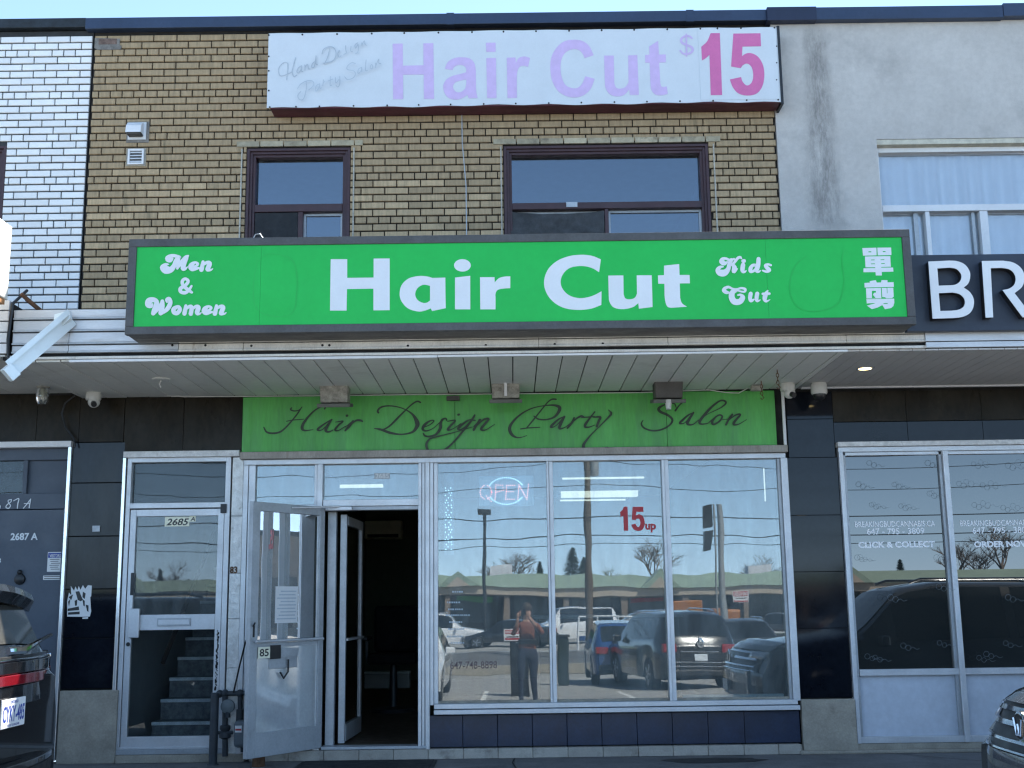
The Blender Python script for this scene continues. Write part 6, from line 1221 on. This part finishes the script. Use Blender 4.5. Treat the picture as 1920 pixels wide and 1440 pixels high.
for a, b in (((-.045, .040), (-.018, -.045)), ((-.018, -.045), (0, .012)), ((0, .012), (.018, -.045)), ((.018, -.045), (.045, .040))): MB().tube([(-h2 - .058, a[0], .888 + a[1]), (-h2 - .058, b[0], .888 + b[1])], .007, 5).build('emblem_bar', MATS['chrome'], em)

# --- cars behind the viewer, seen in the glass
car('parked_car', 'white sedan reflected at the jamb edge of the first shop pane', 'car', (-2.25, -14.0, G(-14)), -math.pi / 2, P_white, 4.5, 1.8, 1.45, 'sedan')
car('parked_car', 'blue hatchback with a white roof reflected in the middle shop pane', 'car', (2.85, -21.6, G(-20.5)), math.pi / 2, P_blue, 4.1, 1.78, 1.52, 'hatch', roof=P_white)
rs = car('parked_car', 'black suv parked at an angle, reflected across the second and third panes', 'car', (3.62, -17.9, G(-17.4)), rad(80), P_black, 4.6, 1.84, 1.70, 'suv')
MB().lathe([(.075, 2.305), (.085, 2.32), (.055, 2.325), (.052, 2.305)], 20, (0, 0, 1.05), 'X').build('emblem', MATS['chrome'], rs, smooth=True); bx('emblem_bar', MATS['chrome'], rs, 2.30, 2.328, -.10, .10, 1.035, 1.065, .004)
for z_ in (.56, .66): bx('chrome_strip', MATS['chrome'], rs, 2.31, 2.345, -.70, .70, z_, z_ + .018, .003)
car('parked_car', 'dark suv facing the shops, reflected beyond the angled black suv', 'car', (6.45, -24.0, -.57), -math.pi / 2, P_grey, 4.7, 1.86, 1.62, 'suv')
far = [(-7.2, -52, P_silver, 'sedan', 'silver sedan'), (-3.6, -50, P_white, 'suv', 'white suv with bright roof'), (-.2, -49, P_black, 'sedan', 'black sedan'), (3.2, -53, P_white, 'van', 'white van'), (6.4, -49, P_silver, 'suv', 'silver suv'), (9.8, -51, P_white, 'sedan', 'white sedan'), (13.2, -50, P_char, 'sedan', 'dark grey sedan'), (17, -52, P_char, 'suv', 'charcoal suv'), (21, -50, P_white, 'suv', 'second white suv'), (-12, -50, P_char, 'sedan', 'charcoal sedan'), (26, -51, P_blue, 'sedan', 'blue sedan')]
for i, (x, y, p, k, nme) in enumerate(far): car('parked_car', nme + ' in the far plaza lot across the road', 'car', (x, y, -.585), (0, 3.14, .3, -.2)[i % 4], p, 4.5, 1.82, {'sedan': 1.45, 'suv': 1.7, 'van': 1.95}[k], k, group='cars in the plaza lot')

# ================================================================ plaza, street poles, trees (seen only in the glass)
pz = thing('plaza_building', 'low strip plaza with a pale green metal roof and gables across the road', 'building', (0, -96, -.58))
m_groof = M('pale_green_metal_roof', (.26, .34, .27), .5, var=.08, scale=.5); m_band = M('beige_fascia_band', (.42, .36, .29), .7, var=.05, scale=.4); m_shopd = M('dark_shop_glass', (.03, .032, .034), .15, var=.3, scale=.3); m_pwall = M('plaza_brick_column', (.20, .16, .13), .8, var=.2, scale=2)  # the plaza shopfront glass is plain near-black
bx('wall', m_shopd, pz, -60, 75, -112, -98, -.58, 2.3); bx('fascia', m_band, pz, -61, 76, -98, -94.2, 2.15, 2.85, .02); bx('soffit', m_pwall, pz, -61, 76, -98, -94.3, 2.08, 2.14)
MB().prism([(0, 0)] * 3, 0, 0) if False else None
MB().add([(-61, -94, 2.86), (76, -94, 2.86), (76, -97.5, 3.95), (-61, -97.5, 3.95), (-61, -97.5, 2.86), (76, -97.5, 2.86)], [(0, 1, 2, 3), (0, 3, 4), (1, 5, 2), (3, 2, 5, 4), (0, 4, 5, 1)]).build('roof', m_groof, pz)
for gxx in (-34, -4.7, 12.8, 29.5, 52):
    w = 1.9; MB().add([(gxx - w, -93.8, 2.87), (gxx + w, -93.8, 2.87), (gxx, -93.8, 4.4), (gxx - w, -97.6, 2.87), (gxx + w, -97.6, 2.87), (gxx, -97.6, 4.4)], [(0, 1, 2), (3, 5, 4), (0, 2, 5, 3), (1, 4, 5, 2)]).build('gable', m_groof, pz); MB().add([(gxx - w * .6, -93.75, 2.88), (gxx + w * .6, -93.75, 2.88), (gxx, -93.75, 3.85)], [(0, 1, 2)]).build('gable_face', m_band, pz)
random.seed(21)
for k in range(26):
    x = -58 + k * 5.2; bx('column', m_pwall, pz, x, x + .5, -94.9, -94.4, -.58, 2.08)
    bx('shop_pane', M('plaza_pane', (.10, .12, .13), .1, var=.4, scale=.3), pz, x + .9, x + 4.6, -98.0, -97.9, .0, 2.2)
    if k % 3 == 1: bx('shop_sign', (P_white, m_red, m_green2, m_blue)[k % 4], pz, x + 1, x + 4, -97.9, -97.7, 1.6, 2.0)
bx('rooftop_unit', m_white_p, pz, -2.2, 0, -104, -102, 3.6, 4.9); bx('rooftop_unit', m_white_p, pz, 22, 24.5, -104, -102, 3.6, 4.7)
for x_, lab in ((62, 'long low building added to block the low sky beyond the stucco building'), (-62, 'long low building added to block the low sky beyond the white brick building')):
    wb_ = thing('sky_blocking_building', lab, 'building', (x_, -45, -.58)); bx('wall', m_pwall, wb_, x_ - 6, x_ + 6, -90, -4, -.6, 5.5); bx('roof_coping', m_darkmetal, wb_, x_ - 6.1, x_ + 6.1, -90.1, -3.9, 5.5, 5.8)  # added to block the bright low sky from grazing reflections in the glass
    for k in range(12): bx('window', m_shopd, wb_, x_ - (6.05 if x_ > 0 else -5.9), x_ - (5.9 if x_ > 0 else -6.05), -88 + k * 7, -84 + k * 7, .3, 3.2)
m_wood = M('utility_pole_wood', (.13, .10, .075), .9, var=.3, scale=3, st=(4, 4, .3)); m_galv = M('galvanised_pole', (.35, .36, .36), .5, metal=.3, var=.08)
def gy(y): return G(y) if y > -27 else -.58
px_ = 6.62 * (46 / 46); xp = (1103 - 963) / 2213 * 47.4
up_ = thing('utility_pole', 'tall wooden utility pole reflected in the middle shop pane', 'utility pole', (xp, -37, -.58)); MB().tube([(xp, -37, -.58), (xp, -37, 11)], [.17, .12], 12).build('pole', m_wood, up_, smooth=True); bx('crossarm', m_wood, up_, xp - 1.1, xp + 1.1, -37.2, -37.1, 8.6, 8.75)
MB().lathe([(.20, 6.6), (.22, 6.7), (.22, 7.3), (.2, 7.4)], 12, (xp + .35, -37, 0)).build('transformer', m_galv, up_, smooth=True)
for i, (X_, Y_, H_, lab) in enumerate((((910 - 963) / 2213 * 70, -59.6, 6.8, 'parking lot lamp post with a box head reflected in the first shop pane'),)):
    lp = thing('lamp_post', lab, 'lamp post', (X_, Y_, -.58)); MB().tube([(X_, Y_, -.58), (X_, Y_, H_)], .085, 8).build('pole', m_darkmetal, lp, smooth=True); bx('lamp_head', m_darkmetal, lp, X_ - .32, X_ + .32, Y_ - .3, Y_ + .3, H_, H_ + .28, .03)
xs = (1352 - 963) / 2213 * 46; ss = thing('street_light_pole', 'galvanised street pole with folded dark banner arms reflected in the third pane', 'street light', (xs, -35.6, -.58)); MB().tube([(xs, -35.6, -.58), (xs, -35.6, 5.3)], [.13, .11], 10).build('pole', m_galv, ss, smooth=True); MB().tube([(xs - .22, -35.6, -.58), (xs - .22, -35.6, 5.3)], .04, 6).build('conduit', m_galv, ss)
MB().prism([(xs - .62, 5.2), (xs - .30, 5.3), (xs - .30, 4.4), (xs - .35, 4.35), (xs - .62, 4.3)], -35.7, -35.5).build('signal_board', m_darkmetal, ss, bevel=.02); MB().prism([(xs - .60, 4.2), (xs - .30, 4.25), (xs - .45, 3.5), (xs - .72, 3.45)], -35.8, -35.4).build('signal_board', m_darkmetal, ss, bevel=.02)
for k, (z, sag, y) in enumerate(((4.95, .10, -36.8), (4.25, .12, -37.1), (7.2, .35, -37.0), (7.9, .5, -36.9), (8.65, .5, -37.2), (6.3, .3, -37.1), (3.9, .1, -37.3))):
    pts = []
    for i in range(33):
        x = -34 + i * 2.2; s = ((x - xp) / 22 % 1); pts.append((x, y, z - sag * 4 * s * (1 - s) * 1.4))
    single(MB().tube(pts, .022 if k < 2 else .014, 5), 'power_line', m_black, ('thick lower', 'second lower', 'faint middle', 'upper', 'topmost', 'sagging', 'thin lowest')[k] + ' overhead wire along the road seen in the shop glass', 'cable')
# low wall, guard rails and danger boards between lot and road
def rail(x0, x1, y, lab, mat, h=1.1, n=5):
    t = thing('guard_rail', lab, 'railing', ((x0 + x1) / 2, y, gy(y)), group='tubular rails beside the road')
    z = gy(y)
    for zz__ in (h, h * .55): MB().tube([(x0, y, z + zz__), (x1, y, z + zz__)], .045, 6).build('rail', mat, t)
    for k in range(n): x = x0 + (x1 - x0) * k / (n - 1); MB().tube([(x, y, z), (x, y, z + h)], .045, 6).build('post', mat, t)
rail(2.9, 6.6, -43.6, 'white tubular cart rail in the plaza lot', m_white_p, 1.5); rail(8.2, 14.5, -28.5, 'long pale rail on the verge towards the far end', m_galv); rail(15.2, 22, -28.6, 'pale rail on the verge beyond the street pole', m_galv)
single(MB().box(-30, 30, -26.9, -26.6, -.56, -.28), 'low_wall', m_conc, 'low concrete curb wall between the lot and the grass verge', 'wall')
def danger(x, y, zc, w, lab, binny=True):
    t = thing('danger_sign', lab, 'sign', (x, y, gy(y))); h = w * .78
    bx('board', m_paper, t, x - w / 2, x + w / 2, y, y + .02, zc - h / 2, zc + h / 2); bx('red_band', m_red, t, x - w / 2 + .02, x + w / 2 - .02, y + .021, y + .024, zc + .02, zc + h / 2 - .02); bx('red_band', m_red, t, x - w / 2 + .02, x + w / 2 - .02, y + .021, y + .024, zc - h / 2 + .02, zc - h / 2 + .06)
    o = text('print', 'DANGER', None, 0, m_paper, t, bold=.03, world=(0, 1, 0, 1), thick=0)
    for v in o.data.vertices: v.co = (x + w * .44 - w * .88 * v.co.x, y + .026, zc + .04 + (h / 2 - .08) * v.co.z)
    bx('print_line', m_darkmetal, t, x - w * .35, x + w * .35, y + .021, y + .024, zc - .06, zc - .035)
    bx('post', m_darkmetal, t, x - .06, x + .06, y - .06, y - .005, gy(y), zc + h / 2)
    if binny: bx('base_box', m_darkmetal, t, x - .02, x + .32, y - .5, y - .07, gy(y), zc - h / 2 - .05, .02)
danger((964 - 963) / 2213 * 24 - .02, -13.6, 1.0, .34, 'red and white danger board on a dark post reflected beside the standing person')
danger((1380 - 963) / 2213 * 40, -29.4, 1.75, .50, 'red and white danger board on the verge reflected in the third pane', False)
ob = thing('orange_truck', 'orange box truck across the road reflected between the second and third panes', 'truck', (7.6, -39, -.59)); m_or = M('orange_truck_paint', (.38, .14, .03), .4)
bx('box', m_or, ob, 6.4, 7.7, -40, -38, .2, 1.6, .05); bx('cab', m_or, ob, 8.15, 9.2, -39.9, -38.1, -.1, 1.2, .1)
for x in (6.8, 8.8):
    for y in (-39.9, -38.2): MB().lathe([(.38, y - .1), (.38, y + .1)], 16, (x, 0, -.2), 'Y').build('wheel', m_black, ob)
gbx = thing('waste_bin', 'dark green waste bin on the lot reflected near the blue hatchback', 'bin', (1.2, -20, G(-20))); bx('body', M('dark_green_bin', (.012, .022, .016), .6), gbx, 1.12, 1.42, -20.2, -19.9, G(-20), G(-20) + 1.15, .04); bx('lid', m_black, gbx, .10 + .99, 1.45, -20.23, -19.87, G(-20) + 1.15, G(-20) + 1.22, .02)

# trees
m_bark = M('bare_branch_bark', (.17, .14, .115), .9, var=.2, scale=6)
def bare_tree(x, y, h, lab, seed, green=None):
    random.seed(seed); z0 = -.58; h *= 1.32; t = thing('bare_tree', lab, 'tree', (x, y, z0), group='trees behind the plaza'); tr = MB(); tw = MB()
    tr.tube([(x, y, z0), (x + .1, y, z0 + h * .16)], [h * .028, h * .02], 8)
    def grow(p, d, L, r, lv):
        q = p + d * L; (tr if lv < 2 else tw).tube([p, (p + q) / 2 + Vector((random.uniform(-1, 1), random.uniform(-1, 1), random.uniform(-.2, 1))) * L * .06, q], [r, r * .8, r * .6], 6 if lv < 2 else 3, caps=False)
        if lv >= 4: return
        for k in range(4 if lv else 6):
            a = random.uniform(0, 6.28); s = random.uniform(.5, 1.15); nd = (d + Vector((math.cos(a), math.sin(a), random.uniform(-.1, .35))) * s).normalized(); grow(p + d * L * random.uniform(.6, 1), nd, L * random.uniform(.55, .78), r * .55, lv + 1)
    grow(Vector((x + .1, y, z0 + h * .16)), Vector((0, 0, 1)), h * .27, h * .014, 0)
    tr.build('trunk', m_bark, t, smooth=True); tw.build('twigs', green or m_bark, t, kind='stuff')
def conifer(x, y, h, lab, seed):
    random.seed(seed); z0 = -.58; t = thing('conifer_tree', lab, 'tree', (x, y, z0), group='trees behind the plaza'); MB().tube([(x, y, z0), (x, y, z0 + h)], [h * .02, .03], 6).build('trunk', m_bark, t)
    mb = MB()
    for k in range(2600):
        u = random.random() ** .8; r = (1 - u) * h * .33 * random.uniform(.35, 1) + .1; a = random.uniform(0, 6.28); c = Vector((x + r * math.cos(a), y + r * math.sin(a), z0 + h * (.12 + .88 * u) - r * .25)); d = Vector((math.cos(a), math.sin(a), random.uniform(-.5, .1))) * h * .03; e = Vector((-math.sin(a), math.cos(a), random.uniform(-.3, .3))) * h * .012
        mb.add([c - d - e, c - d + e, c + d], [(0, 1, 2)])
    mb.build('crown', M('conifer_green', (.025, .055, .03), .9, var=.4, scale=2), t)
m_yel = M('budding_twigs', (.20, .20, .05), .9, var=.2); 
def tx(px, y): return (px - 963) / 2213 * (10.4 - y)
bare_tree(tx(968, -125), -125, 8.2, 'wide bare tree reflected above the roof in the first shop pane', 1); bare_tree(tx(935, -128), -128, 7.0, 'smaller bare tree beside the lamp post reflection', 2)
conifer(tx(1072, -120), -120, 7.9, 'taller dark spruce next to the utility pole reflection', 3); conifer(tx(1092, -118), -118, 6.8, 'shorter spruce behind the utility pole reflection', 4); conifer(tx(1016, -125), -125, 6.6, 'small spruce at the mullion edge of the first pane', 44)
bare_tree(tx(1148, -122), -122, 6.3, 'low budding yellow green tree reflected in the middle pane', 5, m_yel); bare_tree(tx(1222, -118), -118, 8.6, 'tall bare tree reflected near the second mullion', 6); bare_tree(tx(1415, -120), -120, 7.3, 'rounded bare tree reflected in the third shop pane', 7)
bare_tree(tx(1785, -114), -114, 7.8, 'bare tree reflected in the film covered pane', 8); bare_tree(tx(1868, -112), -112, 9.2, 'tall bare tree reflected under the order lettering', 9); bare_tree(tx(1830, -116), -116, 8.0, 'bare tree between the two larger ones in the film pane', 19); bare_tree(tx(330, -118), -118, 6.8, 'bare tree reflected in the 2685A door', 10); bare_tree(tx(520, -118), -118, 6.5, 'bare tree reflected in the open door', 12)
conifer(tx(1682, -118), -118, 6.1, 'small dark spruce reflected beside the film pane lettering', 13); conifer(tx(310, -120), -120, 6.2, 'dark spruce reflected in the 2685A door', 14)

# ================================================================ the person taking the picture (seen reflected)
pe = thing('person', 'person in a rust brown top and dark jeans holding up a phone, seen reflected', 'person', (.24, -10.78, G(-10.8)))
gz = G(-10.8)
def skin(name, joints, edges, mat, sub=2):
    me = bpy.data.meshes.new(name); me.from_pydata([j[:3] for j in joints], edges, []); o = bpy.data.objects.new(name, me); C.objects.link(o)
    sm_ = o.modifiers.new('s', 'SKIN'); sk = me.skin_vertices[0].data
    for i, j in enumerate(joints): sk[i].radius = j[3] if isinstance(j[3], tuple) else (j[3], j[3])
    sk[0].use_root = True
    su = o.modifiers.new('u', 'SUBSURF'); su.levels = su.render_levels = sub
    bpy.context.view_layer.update(); m2 = bpy.data.meshes.new_from_object(o.evaluated_get(bpy.context.evaluated_depsgraph_get())); bpy.data.objects.remove(o)
    for p in m2.polygons: p.use_smooth = True
    m2.materials.clear()
    for q in (mat if isinstance(mat, list) else [mat]): m2.materials.append(q)
    return m2
m_skin = M('skin', (.42, .24, .17), .5, var=.05); m_shirt = M('rust_brown_knit', (.20, .065, .035), .85, var=.15, scale=10); m_jeans = M('dark_jeans', (.018, .024, .045), .8, var=.2); m_hair = M('dark_brown_hair', (.03, .018, .012), .6, var=.3, scale=30)
bxp, byp = .24, -10.80
J = [(bxp, byp, gz + .90, (.15, .11)), (bxp, byp, gz + 1.08, (.125, .095)), (bxp, byp, gz + 1.27, (.16, .11)), (bxp, byp, gz + 1.37, (.11, .08)), (bxp, byp + .01, gz + 1.45, .048), (bxp, byp + .03, gz + 1.53, .075), (bxp, byp + .035, gz + 1.60, .078), (bxp, byp + .03, gz + 1.66, .05),
     (bxp - .17, byp, gz + 1.33, .055), (bxp - .25, byp + .12, gz + 1.17, .043), (bxp - .17, byp + .26, gz + 1.40, .032), (bxp - .155, byp + .29, gz + 1.49, .026),
     (bxp + .17, byp, gz + 1.33, .055), (bxp + .26, byp + .12, gz + 1.18, .043), (bxp + .08, byp + .27, gz + 1.42, .032), (bxp + .03, byp + .29, gz + 1.49, .026),
     (bxp - .09, byp, gz + .83, .10), (bxp - .11, byp + .01, gz + .47, .062), (bxp - .12, byp - .02, gz + .09, .042), (bxp - .13, byp + .10, gz + .04, .038),
     (bxp + .09, byp, gz + .83, .10), (bxp + .11, byp + .01, gz + .47, .062), (bxp + .12, byp - .02, gz + .09, .042), (bxp + .13, byp + .10, gz + .04, .038)]
E_d = [(0, 1), (1, 2), (2, 3), (3, 4), (4, 5), (5, 6), (6, 7), (3, 8), (8, 9), (9, 10), (10, 11), (3, 12), (12, 13), (13, 14), (14, 15), (0, 16), (16, 17), (17, 18), (18, 19), (0, 20), (20, 21), (21, 22), (22, 23)]
bm_ = skin('body', J, E_d, [m_skin, m_shirt, m_jeans, m_black])
for p in bm_.polygons:
    c = p.center; p.material_index = 3 if c.z < gz + .09 else 2 if c.z < gz + .93 else 1 if (c.z < gz + 1.41 and c.y < byp + .245) else 0
body = link(bpy.data.objects.new('body', bm_), pe)
hr = MB().sphere((bxp, byp + .0, gz + 1.615), .105, 12, (.92, 1.0, 1.05)); hr.sphere((bxp, byp - .04, gz + 1.50), .075, 10, (1.1, .7, 1.3)); hr.build('hair', m_hair, pe, smooth=True)
MB().sphere((bxp, byp + .125, gz + 1.57), .016, 6, (.8, 1.1, 1.4)).build('nose', m_skin, body, smooth=True)
for s in (-1, 1): MB().sphere((bxp + s * .03, byp + .105, gz + 1.60), .011, 6).build('eye', m_black, body, smooth=True)
for (hx_, hy_, hz_, s) in ((bxp - .155, byp + .29, gz + 1.50, 1), (bxp + .03, byp + .29, gz + 1.50, -1)):
    h_ = MB().sphere((hx_, hy_, hz_ + .02), .036, 8, (.8, .5, 1.1))
    for k in range(4): h_.tube([(hx_ + s * (.0 + k * .004), hy_ - .005, hz_ + .0 + k * .02), (hx_ + s * .04, hy_ + .02, hz_ + .015 + k * .021), (hx_ + s * (.055 - abs(k - 1.5) * .004), hy_ + .002, hz_ + .02 + k * .021)], [.010, .009, .007], 6)
    h_.tube([(hx_, hy_ - .01, hz_ + .0), (hx_ + s * .02, hy_ - .025, hz_ + .04), (hx_ + s * .04, hy_ - .02, hz_ + .06)], [.012, .010, .008], 6); h_.build('hand', m_skin, body, smooth=True)
bx('belt_bag', m_black, pe, bxp - .15, bxp + .15, byp + .06, byp + .13, gz + 1.0, gz + 1.09, .02)
# the phone held up just behind the lens position
ph = single(MB().box(bxp - .155 + .02, bxp + .03 - .02, -10.508, -10.50, gz + 1.515, gz + 1.60), 'phone', m_black, 'black phone held up in both hands by the reflected person', 'phone', bevel=.003)

# ================================================================ ground details by the shop and last loose things
single(MB().tube([(X(474, 441, GY), GY + .02, gz1), (X(478, 434, GY), GY + .02, gz1 + .03), (X(486, 434, GY), GY + .02, gz1 + .035), (X(492, 441, GY), GY + .02, gz1 + .002)], .004, 6), 'wire_loop', m_alu_d, 'small wire loop standing up from the top edge of the green sign', 'wire', smooth=True)
